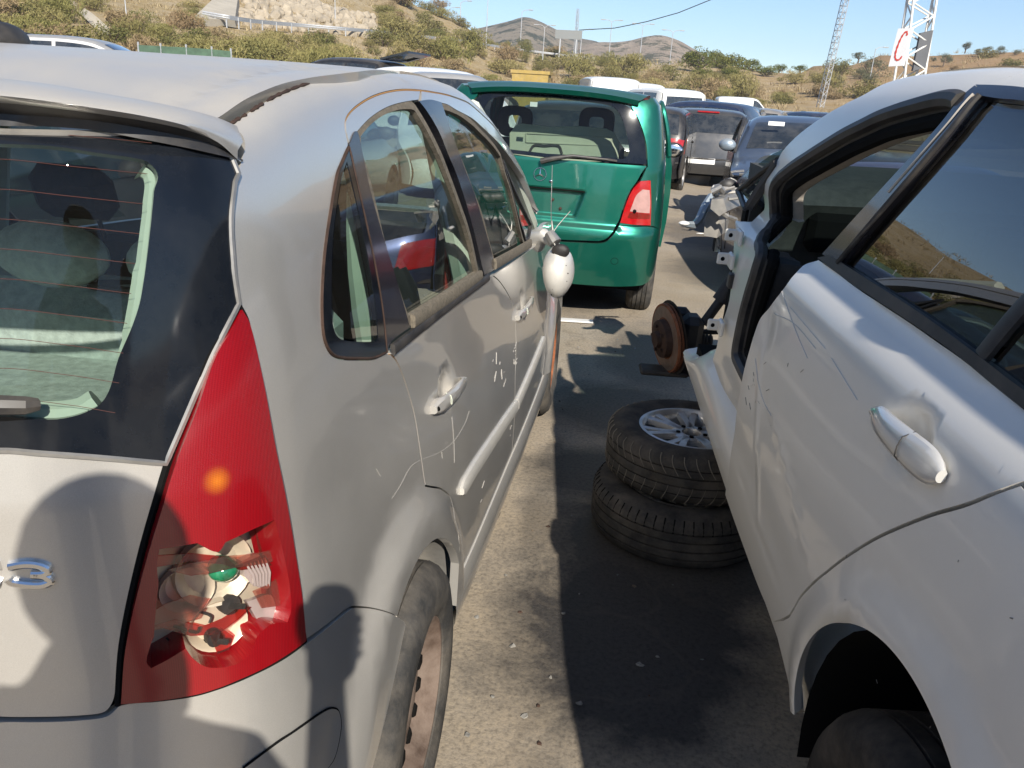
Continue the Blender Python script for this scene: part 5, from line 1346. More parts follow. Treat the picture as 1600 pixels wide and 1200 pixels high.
# bumper
bu = path([cl0(GS.hit(845, 376))]+gpx([(860, 377), (905, 379), (938, 380), (948, 377), (957, 368), (967, 353)]), gpx([(967, 353), (990, 354), (1016, 354)])+[Vector((GW_.u_of_y(.25), .66))], [Vector((GW_.u_of_y(.25), .66)), Vector((GW_.u_of_y(.29), .45)), Vector((GW_.u_of_y(.26), .34)), Vector((uE-.02, .285))], [Vector((uE-.03, .285)), Vector((.5, .27)), Vector((0, .262))])
bp_ = panel('rear_bumper', GS, sym(bu), GP, gc, off=.002, th=.03, step=.035, gap=.0015)
mb = MB(); q = GS.hit(960, 408); mb.tube([GS.P(q+Vector((.024*math.cos(2*PI*k/20), .022*math.sin(2*PI*k/20))), .002) for k in range(20)], .0016, 5, closed=True); mb.build('tow_eye_cover', M['void'], bp_)
# underside, wheels, inside
mb = MB(); mb.box((0, 1.75, .27), (1.45, 3.1, .10)); mb.box((0, .55, .33), (1.1, .35, .12), bev=.04); mb.build('underbody', M['void'], gc)
for sx in (1, -1):
    wheel_parts(gc, (sx*.735, .60, .287), sx, rad=.287, width=.185, rim=.19, kind=5, tyre=M['tyre_dusty'])
    wheel_parts(gc, (sx*.735, 2.99, .287), sx, rad=.287, width=.185, rim=.19, kind=5)
mb = MB(); pts = [MG.inverted() @ on_y(*p, 4.78) for p in [(797, 232), (797, 208), (806, 196), (815, 193), (860, 198), (905, 197), (948, 201), (960, 207), (968, 222), (966, 252), (880, 252), (797, 240)]]
# load panel behind the rear seats
pl = [(p.x, p.z) for p in pts]
mb.prism([(-p[0], p[1]) for p in pl] if False else pl, -.02, .02, Matrix(((1, 0, 0, 0), (0, 0, -1, pts[0].y), (0, 1, 0, 0), (0, 0, 0, 1))))
cp = mb.build('seat_back_panel', M['crate'], gc, smooth=False)
mb = MB(); a, b, c = [MG.inverted() @ on_y(*p, 4.75) for p in ((827, 238), (850, 230), (878, 240))]
mb.tube(crom([a, a+Vector((.03, 0, .05)), b+Vector((0, 0, .01)), c+Vector((-.03, 0, .05)), c], 5), .009, 6); mb.build('grab_loop', M['trim'], cp)
mb = MB()
for (p, q) in (((822, 208), (956, 215)), ((822, 222), (956, 228)), ((822, 208), (822, 222)), ((956, 215), (956, 228))): mb.tube([MG.inverted() @ on_y(*p, 4.753), MG.inverted() @ on_y(*q, 4.753)], .005, 5)
mb.build('panel_rib', M['crate'], cp)
for (p0, p1) in (((805, 190), 48), ((932, 193), 46)):
    c = MG.inverted() @ on_y(*p0, 5.1); mb = MB(); hw_, hh_ = .135, .115
    o_ = [(hw_*math.copysign(abs(math.cos(a))**.6, math.cos(a)), hh_*math.copysign(abs(math.sin(a))**.6, math.sin(a))) for a in [2*PI*k/28 for k in range(28)]]
    i_ = [(x*.42, y*.42) for x, y in o_]
    mb.loft([[c+Vector((x*.95, .04, y*.95)) for x, y in o_], [c+Vector((x, 0, y)) for x, y in o_], [c+Vector((x*.95, -.04, y*.95)) for x, y in o_], [c+Vector((x, -.04, y)) for x, y in i_], [c+Vector((x, .04, y)) for x, y in i_]], closed_u=True, closed_v=True)
    mb.build('head_rest', M['seat_dark'], gc)
    mb = MB(); mb.box(c+Vector((0, .1, -.40)), (.46, .12, .56), bev=.05); mb.build('seat_back', M['seat_dark'], gc)
mb = MB(); mb.box((0, 2.45, .85), (1.4, .35, .3), bev=.08); mb.build('dashboard', M['dash'], gc)
mb = MB(); rows = []
for i in range(6):
    q = i/5; rows.append([Vector((lerp(.72, .60, q)*t, lerp(2.85, 2.28, q)-.1*t*t, lerp(1.07, 1.54, q))) for t in [k/6-1 for k in range(13)]])
mb.loft(rows); mb.build('windscreen', M['glass'], gc)
mb = MB(); rows = []
for i in range(6):
    q = i/5; rows.append([Vector((lerp(.78, .6, q*q)*t, lerp(2.8, 3.42, q), lerp(1.06, .78, q**1.5)-.05*t*t)) for t in [k/6-1 for k in range(13)]])
mb.loft(rows); mb.build('bonnet', GP, gc)
mb = MB(); st_ = MG.inverted() @ on_y(834, 163, 4.42); mb.box(st_+Vector((0, -.002, 0)), (.05, .002, .03)); mb.build('window_sticker', M['paper'], pane)
# open front door, hinged at its front edge
DO = Matrix.Translation((.83, 2.62, 0)) @ Matrix.Rotation(R(3.0), 4, 'Z')
mb = MB()
def dsec(y, zs): return [Vector((x, y, z)) for (x, z) in zs]
rows = []
for i in range(9):
    y = -1.06*i/8; s_ = 1-.03*(i/8)
    rows.append(dsec(y, [(-.06, .34), (.015, .33), (.035, .55), (.035, .80), (.02, 1.0), (.0, 1.09), (-.05, 1.09), (-.08, .8), (-.07, .5)]))
mb.loft([[DO @ p for p in r] for r in rows], closed_u=True); mb.f += [tuple(8*9+k for k in range(9)), tuple(range(8, -1, -1))]; mb.mi += [0, 0]
od = mb.build('front_door', GP, gc, angle=40)
fr_ = crom([Vector((-.01, -.02, 1.09)), Vector((-.06, -.25, 1.30)), Vector((-.10, -.48, 1.46)), Vector((-.12, -.8, 1.50)), Vector((-.12, -1.02, 1.48)), Vector((-.06, -1.06, 1.30)), Vector((-.015, -1.06, 1.09))], 5)
mb = MB(); mb.tube([DO @ p for p in fr_], .022, 8); mb.build('door_window_frame', GP, od)
mb = MB(); gl = [DO @ p for p in fr_]; mb.f.append(tuple(range(len(gl)))); mb.v += gl; mb.mi.append(0); mb.build('door_window', M['glass_dark'], od, smooth=False)
mb = MB(); mb.ball((0, 0, 0), (.10, .045, .07), 16, 10, DO @ Matrix.Translation((.10, -.16, 1.10))); mb.tube([DO @ Vector((.0, -.12, 1.06)), DO @ Vector((.06, -.14, 1.08))], .02, 8); mm_ = mb.build('door_mirror', M['trim'], od)
mb = MB(); mb.ball((0, 0, 0), (.085, .01, .055), 16, 10, DO @ Matrix.Translation((.10, -.203, 1.10))); mb.build('mirror_glass', M['chrome'], mm_)
mb = MB(); mb.box(DO @ Vector((-.085, -.5, .72)), (.03, .5, .2), bev=.01); mb.build('door_card', M['dash'], od)
# ================================================================== OTHER CARS OF THE YARD
M['pane'] = simple('dark car glass', (.018, .022, .026), .05, 0, 1.0, dust=.18, dustc=(.30, .28, .25), dscale=5)
M['pane_pale'] = simple('dusty pale car glass', (.10, .12, .12), .10, 0, 1.0, dust=.4, dustc=(.35, .33, .28), dscale=4)
PROF = {
 'hatch': ([(0, 1), (.045, .25), (0, .42), (.02, .60), (.055, .78), (.10, .95), (.24, 1.22), (.36, 1.385), (.55, 1.44), (1.0, 1.465), (1.5, 1.465), (1.95, 1.42), (2.25, 1.31), (2.62, 1.10), (2.85, .965), (3.15, .90), (3.5, .80), (3.72, .68), (3.82, .52), (3.82, .38), (3.76, .25)], 3.82),
 'estate': ([(0, 1), (.045, .25), (0, .42), (.02, .60), (.05, .80), (.08, .97), (.20, 1.25), (.32, 1.40), (.55, 1.455), (1.4, 1.475), (2.1, 1.46), (2.5, 1.40), (2.8, 1.28), (3.15, 1.08), (3.4, .96), (3.75, .90), (4.1, .80), (4.3, .68), (4.38, .50), (4.34, .25)], 4.38),
 'saloon': ([(0, 1), (.045, .25), (0, .42), (.02, .62), (.06, .85), (.14, .96), (.45, 1.0), (.62, 1.06), (1.05, 1.33), (1.3, 1.41), (1.8, 1.44), (2.2, 1.42), (2.55, 1.32), (2.9, 1.12), (3.15, .97), (3.5, .91), (3.95, .82), (4.22, .68), (4.32, .50), (4.28, .25)], 4.32),
 'mpv': ([(0, 1), (.045, .28), (0, .45), (.02, .7), (.05, 1.0), (.14, 1.4), (.24, 1.58), (.42, 1.66), (1.3, 1.70), (2.0, 1.68), (2.5, 1.58), (2.95, 1.32), (3.3, 1.10), (3.7, .98), (4.1, .82), (4.25, .62), (4.28, .45), (4.22, .28)], 4.28),
 'van': ([(0, 1), (.03, .3), (0, .5), (.0, .9), (.02, 1.4), (.06, 1.75), (.14, 1.86), (.4, 1.92), (1.5, 1.95), (2.4, 1.93), (2.8, 1.84), (3.15, 1.52), (3.45, 1.22), (3.7, 1.08), (4.0, .95), (4.15, .70), (4.18, .5), (4.12, .3)], 4.18),
 'jeep': ([(0, 1), (.03, .4), (0, .55), (.0, .9), (.01, 1.4), (.05, 1.74), (.14, 1.83), (.4, 1.87), (1.6, 1.88), (2.1, 1.85), (2.3, 1.76), (2.62, 1.38), (2.78, 1.18), (3.2, 1.12), (3.75, 1.04), (3.95, .9), (4.0, .65), (3.95, .4)], 4.0)}
def make_car(name, label, kind, Mx, mat, width=1.68, group=None, lod=1, pane=None, rear_lamp=True, belt=None, plate=True, lift_tail=0, features=(), wheel=True):
    """a whole car: skin over the top following the side profile, two flanks, glazing, lamps, wheels"""
    prof, L = PROF[kind]; prof = [Vector(p) for p in prof[1:]]
    pane = pane or M['pane']; H = max(p.y for p in prof); zb = belt or (.96 if H < 1.55 else 1.08 if H < 1.75 else 1.15)
    root = thing(name, label, 'van' if kind in ('van',) else 'car', M=Mx, group=group)
    C = crom(prof, 4 if lod else 3); n = len(C); w0 = width/2
    tum = .30 if H < 1.55 else .20 if H < 1.75 else .12
    def W(y, z):
        w = w0-tum*max(0, z-zb)**1.15-.05*max(0, .5-z)
        w -= .22*max(0, (.35-y)/.35)**2*.5+.30*max(0, (y-(L-.7))/.7)**2*.6
        return w
    nr = []
    for i in range(n):
        t = C[min(i+1, n-1)]-C[max(i-1, 0)]; t.normalize(); nr.append(Vector((t.y, -t.x)))
    r = .085
    lat = [(0, 0), (.35, .003), (.65, .012), (.82, .026), (.90, .042), (.955, .062), (.985, .078), (1.0, r)]
    lats = [(-a, d) for a, d in lat[:0:-1]]+lat
    crown = .03 if kind not in ('van', 'jeep') else .015
    def top(i, a, d, off=0.0):
        p = C[i]+nr[i]*(d*1.0-off); x = W(C[i].x, C[i].y)*a
        return Vector((x, p.x, p.y-(.0)))
    sgn = 1
    cen = sum(C, Vector((0, 0)))/n
    if (C[n//2]+nr[n//2]*.1-cen).length > (C[n//2]-cen).length: nr = [-q for q in nr]
    mb = MB(); mb.loft([[top(i, a, d) for a, d in lats] for i in range(n)])
    mb.build('body', mat, root, angle=45)
    inner = [C[i]+nr[i]*r for i in range(n)]
    ax0, ax1, wr = (.62 if L < 4.2 else .78), (L-.76 if L < 4.2 else L-.86), (.30 if H < 1.75 else .33)
    low = []
    for yc in (ax1, ax0):
        low += [Vector((yc+(wr+.05)*math.cos(R(a)), wr+(wr+.05)*math.sin(R(a)))) for a in range(-5, 190, 15)]
    outline = [Vector(p) for p in inner if p.y > .24]+[p for p in low if p.y > .22]
    def fs(u, v): return (W(u, v)+.0, u, v)
    FS = Surf(fs, -.1, L+.1, 8, .1, H+.1, 8); FS.sg = 1 if FS.nrm0(L/2, .6).x > 0 else -1
    FL = Surf(lambda u, v: (-W(u, v), u, v), -.1, L+.1, 8, .1, H+.1, 8); FL.sg = 1 if FL.nrm0(L/2, .6).x < 0 else -1
    hz = zb+.02
    tops = [p for p in inner if p.y > hz]
    y0, y1 = tops[0].x+.10, tops[-1].x-.14
    zt_ = max(p.y for p in inner)-.035
    def roof_z(y): return max([min(zt_, lerp(a.y, b.y, (y-a.x)/(b.x-a.x)) - .055) for a, b in zip(inner, inner[1:]) if a.x < y <= b.x and b.x > a.x] or [hz])
    def window(ya, yb):
        ys = [lerp(ya, yb, k/8) for k in range(9)]; up = [Vector((y, max(hz+.02, roof_z(y)))) for y in ys]
        return [Vector((ya, hz))]+up+[Vector((yb, hz))]
    cuts = {'hatch': (.42, 1.22, 2.55), 'estate': (.40, 1.02, 1.95, 3.1), 'saloon': (.92, 1.85, 2.8), 'mpv': (.32, 1.15, 2.15, 3.2), 'van': (2.45, 3.3), 'jeep': (.3, 1.1, 1.9, 2.6)}[kind]
    for sf in (FS, FL):
        pf = panel('flank', sf, outline, mat, root, th=.02, step=.16 if lod else .3, bound=.09)
        for a, b in zip(cuts, cuts[1:]): panel('window', sf, window(a+.04, b-.03), pane, pf, off=.006, th=.012, step=.2, bound=.10)
        if lod:
            for yd in cuts[1:]:
                s1 = 1 if sf is FS else -1; mb = MB(); mb.tube([Vector((s1*(W(yd, z)+.0005), yd, z)) for z in (zb, .8, .6, .40)], .005, 4); mb.build('door_gap', M['void'], pf)
            for yd in cuts[1:]:
                s1 = 1 if sf is FS else -1; mb = MB(); mb.box((s1*(W(yd, .85)+.012), yd+.14, .86), (.03, .17, .035), bev=.01); mb.build('door_handle', mat, pf)
    # panes laid on the top skin: back window and windscreen
    def span(zlo, zhi, rear):
        idx = [i for i in range(n) if zlo < C[i].y < zhi and (C[i].x < L*.4) == rear]
        return idx
    rz = {'hatch': (.98, 1.36), 'estate': (1.0, 1.37), 'saloon': (1.04, 1.39), 'mpv': (1.05, 1.58), 'van': (9, 9), 'jeep': (1.12, 1.72)}[kind]
    for rear, nm, (zl, zh) in ((True, 'rear_screen', rz), (False, 'windscreen', ({'hatch': .99, 'estate': .99, 'saloon': 1.0, 'mpv': 1.12, 'van': 1.22, 'jeep': 1.22}[kind], {'hatch': 1.38, 'estate': 1.39, 'saloon': 1.37, 'mpv': 1.58, 'van': 1.80, 'jeep': 1.74}[kind]))):
        idx = span(zl, zh, rear)
        if len(idx) < 2: continue
        mb = MB(); mb.loft([[top(i, a, d, .006) for a, d in [(-.86, .032), (-.80, .024), (-.5, .007), (0, 0), (.5, .007), (.80, .024), (.86, .032)]] for i in idx]); mb.build(nm, pane, root)
    mb = MB(); mb.box((0, L/2, .28), (width-.22, L-.5, .16)); mb.build('underbody', M['void'], root)
    for sx in (1, -1):
        for yc in (ax0, ax1):
            mb = MB(); mb.loft([[Vector((x, yc+(wr+.055)*math.cos(R(a)), wr+(wr+.055)*math.sin(R(a)))) for a in range(-20, 201, 20)] for x in (sx*.4, sx*(w0-.03))]); mb.build('arch_liner', M['void'], root)
            if wheel:
                if lod: wheel_parts(root, (sx*(w0-.115), yc, wr), sx, rad=wr, width=.19, rim=wr*.64, kind=5)
                else:
                    T = Matrix.Translation((sx*(w0-.10), yc, wr)) @ (Matrix.Scale(-1, 4, (1, 0, 0)) if sx < 0 else Matrix.Identity(4))
                    mb = MB(); mb.lathe([(-.08, wr*.5), (-.09, wr*.95), (.07, wr), (.09, wr*.9), (.09, wr*.68), (.06, wr*.62), (.07, 0)], 20, T); mb.build('wheel', M['rubber'], root)
        # lamps
        if rear_lamp:
            big = kind in ('hatch', 'mpv', 'estate')
            zs = (.66, .96) if big else (.72, .92)
            idx = [i for i in range(n) if zs[0] < C[i].y < zs[1] and C[i].x < L*.3]
            if len(idx) > 1:
                mb = MB(); a0, a1 = (.70, .99)
                mb.loft([[top(i, sx*a, d, .012) for a, d in ((a0, .016), (.82, .026), (.92, .046), (.985, .078), (1.0, r))]+[Vector((sx*(W(C[i].x+.12, C[i].y)+.008), C[i].x+.16, C[i].y))] for i in idx]); mb.build('tail_lamp', M['lens_red_plain'], root)
        idx = [i for i in range(n) if .60 < C[i].y < .78 and C[i].x > L*.6]
        if len(idx) > 1 and 'no_headlamp' not in features:
            mb = MB(); mb.loft([[top(i, sx*a, d, .010) for a, d in ((.58, .01), (.75, .02), (.9, .042), (.985, .078), (1.0, r))] for i in idx]); mb.build('headlamp', M['lens_white'], root)
        if 'no_mirror' not in features:
            ym = cuts[-1]-.05; mb = MB(); mb.ball((sx*(w0+.06), ym, zb+.06), (.09, .05, .07), 12, 8); mb.tube([Vector((sx*(w0-.04), ym, zb)), Vector((sx*(w0+.03), ym, zb+.03))], .02, 6); mb.build('door_mirror', mat if 'body_mirror' in features else M['trim'], root)
    if lod:
        for (yy, zz_, yo) in ((0, .44, -1), (L, .42, 1)):
            mb = MB(); mb.tube([Vector((t*(w0-.10), yy+yo*.006-yo*.10*t*t, zz_+.10)) for t in [k/6-1 for k in range(13)]], .018, 6); mb.build('bumper_strip', M['trim'], root)
        if plate: mb = MB(); mb.box((0, -.004, .50 if kind != 'jeep' else .7), (.50, .014, .11)); pl_ = mb.build('number_plate', M['plate'], root); mb = MB(); mb.box((-.23, -.012, .50 if kind != 'jeep' else .7), (.04, .003, .10)); mb.build('plate_band', M['plate_blue'], pl_)
    return root
def place(px_, py_roof, r, H, head, zoff=0.0):
    """stand a car whose roof shows at this height; its ground level follows"""
    p = at_r(px_, py_roof, r); return Matrix.Translation((p.x, p.y, p.z-H+zoff)) @ Matrix.Rotation(R(head), 4, 'Z')
def ctr(Mx, L, W_=0): return Mx @ Matrix.Translation((0, -L/2, 0))
# ================================================================== GROUND AND HILLS
from mathutils import noise as mn
def table(*rows):
    def f(az):
        if az <= rows[0][0]: return rows[0][1:]
        for a, b in zip(rows, rows[1:]):
            if az <= b[0]:
                t = (az-a[0])/(b[0]-a[0]); t = t*t*(3-2*t); return [lerp(x, y, t) for x, y in zip(a[1:], b[1:])]
        return rows[-1][1:]
    return f
# az: yard level far out, start of the slope, ridge distance, ridge elevation (degrees)
TB = table((-180, .0, 60, 150, 3.0), (-90, .3, 45, 130, 3.0), (-62, .4, 38, 120, 3.6), (-46, .6, 34, 115, 5.2), (-38, .65, 33, 112, 6.4), (-28, .65, 36, 120, 6.2), (-20, .6, 44, 130, 6.0), (-16, .55, 50, 140, 5.7), (-13.5, .5, 55, 150, 5.4), (-12.0, .5, 58, 150, 5.0), (-10.5, .5, 60, 150, 4.2), (-8.8, .4, 60, 150, 3.3), (-5, .3, 62, 150, 2.9), (-2.5, .25, 62, 150, 2.8), (1.9, .1, 64, 150, 2.75), (4, .05, 66, 155, 2.85), (5.5, 0, 66, 155, 2.85), (8.5, 0, 66, 155, 2.45), (10, 0, 66, 160, 2.55), (12, 0, 66, 170, 3.0), (16, 0, 70, 185, 3.8), (22.5, 0, 70, 190, 4.35), (32, 0, 70, 190, 4.6), (60, 0, 70, 190, 4.2), (180, 0, 60, 150, 3.0))
def ground_z(x, y):
    dx, dy = x-CAM.x, y-CAM.y; r = math.hypot(dx, dy); az = math.degrees(math.atan2(dx, dy))
    g, r0, r1, el = TB(az); z = g*sstep(8.0, 16.0, r)
    if r > r0:
        zr = CAM.z+r1*math.tan(R(el)); q = (r-r0)/(r1-r0)
        if q <= 1: z = z+(zr-z)*(q**1.12*(1-.12*math.sin(q*PI)))
        else: z = zr-(r-r1)*.18
        z += (mn.noise((x*.055, y*.055, 3.1))*1.1+mn.noise((x*.17, y*.17, 1.7))*.45)*min(1, q*3)*min(1, r/110)*(.35 if q > .8 and q < 1.15 else 1)
    return z
# yard: one sheet to the foot of the slopes and on up over the hills
azs = [lerp(-180, 180, i/480) for i in range(480)]
rs = [0.0]+[.6*1.085**k for k in range(0, 80)]; rs = [r for r in rs if r < 330]
def sheet(name, r_in, r_out, mat, lift=0.0):
    R_ = [r for r in rs if r_in <= r <= r_out]; vs = []; fs = []
    for r in R_:
        for a in azs:
            x, y = CAM.x+r*math.sin(R(a)), CAM.y+r*math.cos(R(a)); vs.append((x, y, ground_z(x, y)+lift))
    n = len(azs)
    for i in range(len(R_)-1):
        for k in range(n):
            a, b = i*n+k, i*n+(k+1) % n; fs.append((a, a+n, b+n, b))
    return mesh_obj(name, vs, fs, mat, None, angle=180)
def m_yard():
    m, t, b = nt('dusty oil stained concrete'); co_ = coords(t)
    f1 = noise(t, .55, 8, .65, co_, .6); f2 = noise(t, 3.5, 8, .7, co_, .3); f3 = noise(t, 70, 5, .7, co_); f4 = noise(t, 1.3, 6, .6, co_, .8)
    base = mixc(t, ramp(t, f1, [(.35, (0, 0, 0)), (.65, (1, 1, 1))]), (.265, .228, .182), (.355, .31, .25))
    base = mixc(t, math_(t, 'MULTIPLY', ramp(t, f2, [(.38, (0, 0, 0)), (.62, (1, 1, 1))]), .55), base, (.28, .23, .165))
    # spilled oil: soft blots at the places where cars were drained
    sx = N(t, 'ShaderNodeSeparateXYZ'); t.links.new(co_, sx.inputs[0])
    wob = math_(t, 'MULTIPLY', math_(t, 'SUBTRACT', f2, .5), 1.1)
    tot = None
    for (x, y, rx_, ry_, k) in STAINS:
        a = math_(t, 'POWER', math_(t, 'DIVIDE', math_(t, 'SUBTRACT', sx.outputs[0], x), rx_), 2.0); c = math_(t, 'POWER', math_(t, 'DIVIDE', math_(t, 'SUBTRACT', sx.outputs[1], y), ry_), 2.0)
        d = math_(t, 'ADD', math_(t, 'SQRT', math_(t, 'ADD', a, c)), wob)
        s_ = math_(t, 'MULTIPLY', ramp(t, d, [(.55, (1, 1, 1)), (1.15, (0, 0, 0))]), k)
        tot = s_ if tot is None else math_(t, 'MAXIMUM', tot, s_)
    tot = math_(t, 'MAXIMUM', tot, math_(t, 'MULTIPLY', ramp(t, f4, [(.62, (0, 0, 0)), (.72, (1, 1, 1))]), .35))
    base = mixc(t, tot, base, (.045, .041, .038))
    sp = ramp(t, f3, [(.36, (.6, .6, .6)), (.5, (1, 1, 1)), (.66, (1.25, 1.22, 1.15))])
    mm = N(t, 'ShaderNodeMix', data_type='RGBA', blend_type='MULTIPLY'); mm.inputs[0].default_value = .8
    t.links.new(base, mm.inputs[6]); t.links.new(sp, mm.inputs[7])
    # fine cracks
    vo = N(t, 'ShaderNodeTexVoronoi', feature='DISTANCE_TO_EDGE'); vo.inputs['Scale'].default_value = .55
    vv = N(t, 'ShaderNodeVectorMath', operation='ADD'); nn = N(t, 'ShaderNodeTexNoise'); nn.inputs['Scale'].default_value = 1.4; nn.inputs['Detail'].default_value = 6
    t.links.new(co_, nn.inputs['Vector']); t.links.new(co_, vv.inputs[0]); t.links.new(nn.outputs['Color'], vv.inputs[1]); t.links.new(vv.outputs[0], vo.inputs['Vector'])
    cr = ramp(t, vo.outputs['Distance'], [(.002, (1, 1, 1)), (.007, (0, 0, 0))])
    t.links.new(mixc(t, math_(t, 'MULTIPLY', cr, .28), mm.outputs[2], (.09, .075, .06)), b.inputs['Base Color'])
    b.inputs['Roughness'].default_value = .85; b.inputs['Specular IOR Level'].default_value = .25
    t.links.new(ramp(t, tot, [(.2, (.9, .9, .9)), (1, (.6, .6, .6))]), b.inputs['Roughness'])
    bump(t, b, math_(t, 'ADD', math_(t, 'MULTIPLY', f3, .6), f2), .35, .012)
    return m
STAINS = [(1.25, .75, .50, .65, 1.0), (1.12, 1.8, .40, .35, .85), (1.35, 1.25, .6, .6, .95), (1.2, 2.6, .45, .5, .7), (1.05, 1.0, .10, .5, .7), (.92, 1.9, .07, .3, .6), (.93, 1.35, .12, .45, .55), (.96, .75, .07, .3, .5), (1.35, 3.6, .35, .9, .55), (1.15, 2.5, .35, .16, .6), (.5, 5.4, .9, 1.2, .7), (2.0, 6.5, .5, .9, .5), (2.2, 9, .8, 1.4, .5), (1.05, .1, .10, .22, .4)]
def m_hill():
    m, t, b = nt('dry grass and bare earth'); co_ = coords(t)
    f1 = noise(t, .035, 8, .62, co_, .5); f2 = noise(t, .35, 8, .7, co_, .3); f3 = noise(t, 2.5, 6, .7, co_)
    base = mixc(t, ramp(t, f1, [(.36, (0, 0, 0)), (.62, (1, 1, 1))]), (.33, .265, .17), (.43, .35, .235))
    base = mixc(t, ramp(t, f2, [(.40, (0, 0, 0)), (.60, (1, 1, 1))]), base, (.31, .225, .105))
    base = mixc(t, math_(t, 'MULTIPLY', ramp(t, f3, [(.45, (0, 0, 0)), (.65, (1, 1, 1))]), .5), base, (.56, .45, .27))
    # ochre earth of the slope on the right
    sx = N(t, 'ShaderNodeSeparateXYZ'); t.links.new(co_, sx.inputs[0])
    t.links.new(mixc(t, math_(t, 'MULTIPLY', ramp(t, math_(t, 'DIVIDE', sx.outputs[0], 100.0), [(.10, (0, 0, 0)), (.45, (1, 1, 1))]), .6), base, (.30, .17, .085)), b.inputs['Base Color'])
    b.inputs['Roughness'].default_value = .95; b.inputs['Specular IOR Level'].default_value = .1
    bump(t, b, f3, .8, .4); return m
yard = sheet('ground', 0, 31.5, m_yard()); tag(yard, 'dusty oil stained concrete yard the cars stand on', 'ground', None, 'structure')
R_in = [r for r in rs if r <= 31.5][-1]
hill = sheet('hillside', R_in, 330, m_hill()); tag(hill, 'dry ochre hillside rising behind the parked cars', 'hillside', None, 'structure')
# distant hills
def far_hill(name, label, ridge, r, depth, mat, base=-6, rough=6):
    vs = []; fs = []; P = crom([Vector(p) for p in ridge], 8); n = len(P); m = 14
    for i, p in enumerate(P):
        for j in range(m+1):
            q = j/m; rr = r-depth*(1-q)
            d = at_r(p.x, p.y, r); dx, dy = (d.x-CAM.x)/r, (d.y-CAM.y)/r
            z = base+(d.z-base)*(q**.9); x, y = CAM.x+dx*rr, CAM.y+dy*rr
            z += mn.fractal((x*.012, y*.012, q*2), 1.0, 2.0, 5)*rough*(1-abs(2*q-1)**3)*.5+mn.noise((x*.05, y*.05, 0))*rough*.10
            vs.append((x, y, z))
        vs.append((CAM.x+dx*(r+depth*.6), CAM.y+dy*(r+depth*.6), base))
    k = m+2
    for i in range(n-1):
        for j in range(m+1): a = i*k+j; fs.append((a, a+k, a+k+1, a+1))
    return tag(mesh_obj(name, vs, fs, mat, None, angle=180), label, 'hill', None, 'structure')
def m_far(name, a, b_, c):
    m, t, b = nt(name); co_ = coords(t)
    f1 = noise(t, .012, 8, .6, co_, .4); f2 = noise(t, .07, 10, .75, co_); f3 = noise(t, .16, 4, .6, co_)
    base = mixc(t, ramp(t, f1, [(.38, (0, 0, 0)), (.6, (1, 1, 1))]), a, b_)
    base = mixc(t, ramp(t, f2, [(.515, (0, 0, 0)), (.555, (1, 1, 1))]), base, c)
    t.links.new(base, b.inputs['Base Color']); b.inputs['Roughness'].default_value = 1; b.inputs['Specular IOR Level'].default_value = 0
    bump(t, b, f2, .9, 6); return m
FH1 = m_far('scrub covered far hill', (.22, .185, .14), (.29, .24, .175), (.065, .07, .042)); FH2 = m_far('rocky far hill', (.33, .26, .20), (.42, .34, .26), (.11, .105, .065))
far_hill('hills', 'bare scrub dotted hill on the skyline above the road sign', [(560, 120), (640, 80), (700, 55), (760, 42), (795, 33), (820, 27), (842, 33), (870, 46), (900, 58), (935, 66), (980, 82), (1040, 110)], 620, 260, FH1)
far_hill('hills', 'pale rocky hill peaking on the skyline left of the pines', [(800, 100), (870, 82), (915, 70), (935, 66), (960, 66), (985, 63), (1010, 58), (1035, 56), (1060, 63), (1088, 79), (1115, 92), (1160, 108), (1220, 125)], 520, 220, FH2)
# ================================================================== VEGETATION
def m_leaf(name, a, b_, c):
    m, t, b = nt(name); oi = N(t, 'ShaderNodeObjectInfo'); f = noise(t, 3.0, 4, .6); g = N(t, 'ShaderNodeNewGeometry')
    base = mixc(t, g.outputs['Random Per Island'], a, b_); base = mixc(t, math_(t, 'MULTIPLY', oi.outputs['Random'], .55), base, c)
    t.links.new(base, b.inputs['Base Color']); b.inputs['Roughness'].default_value = .8; b.inputs['Specular IOR Level'].default_value = .15
    b.inputs['Subsurface Weight'].default_value = 0
    return m
LF = {'olive': m_leaf('olive scrub leaves', (.085, .095, .030), (.17, .165, .058), (.24, .19, .08)),
      'broom': m_leaf('yellow green broom stems', (.13, .13, .040), (.23, .21, .075), (.32, .25, .12)),
      'dry': m_leaf('dry brown twigs', (.20, .15, .08), (.30, .23, .13), (.24, .16, .09)),
      'pine': m_leaf('pine needles', (.065, .085, .018), (.14, .15, .035), (.15, .14, .04)),
      'grey': m_leaf('grey green olive leaves', (.075, .085, .05), (.14, .145, .09), (.12, .11, .06))}
M['bark'] = simple('grey brown bark', (.12, .09, .065), .95, 0, 0, .3, 8)
M['grass_dry'] = m_leaf('dry grass blades', (.30, .235, .125), (.43, .345, .20), (.26, .19, .10))
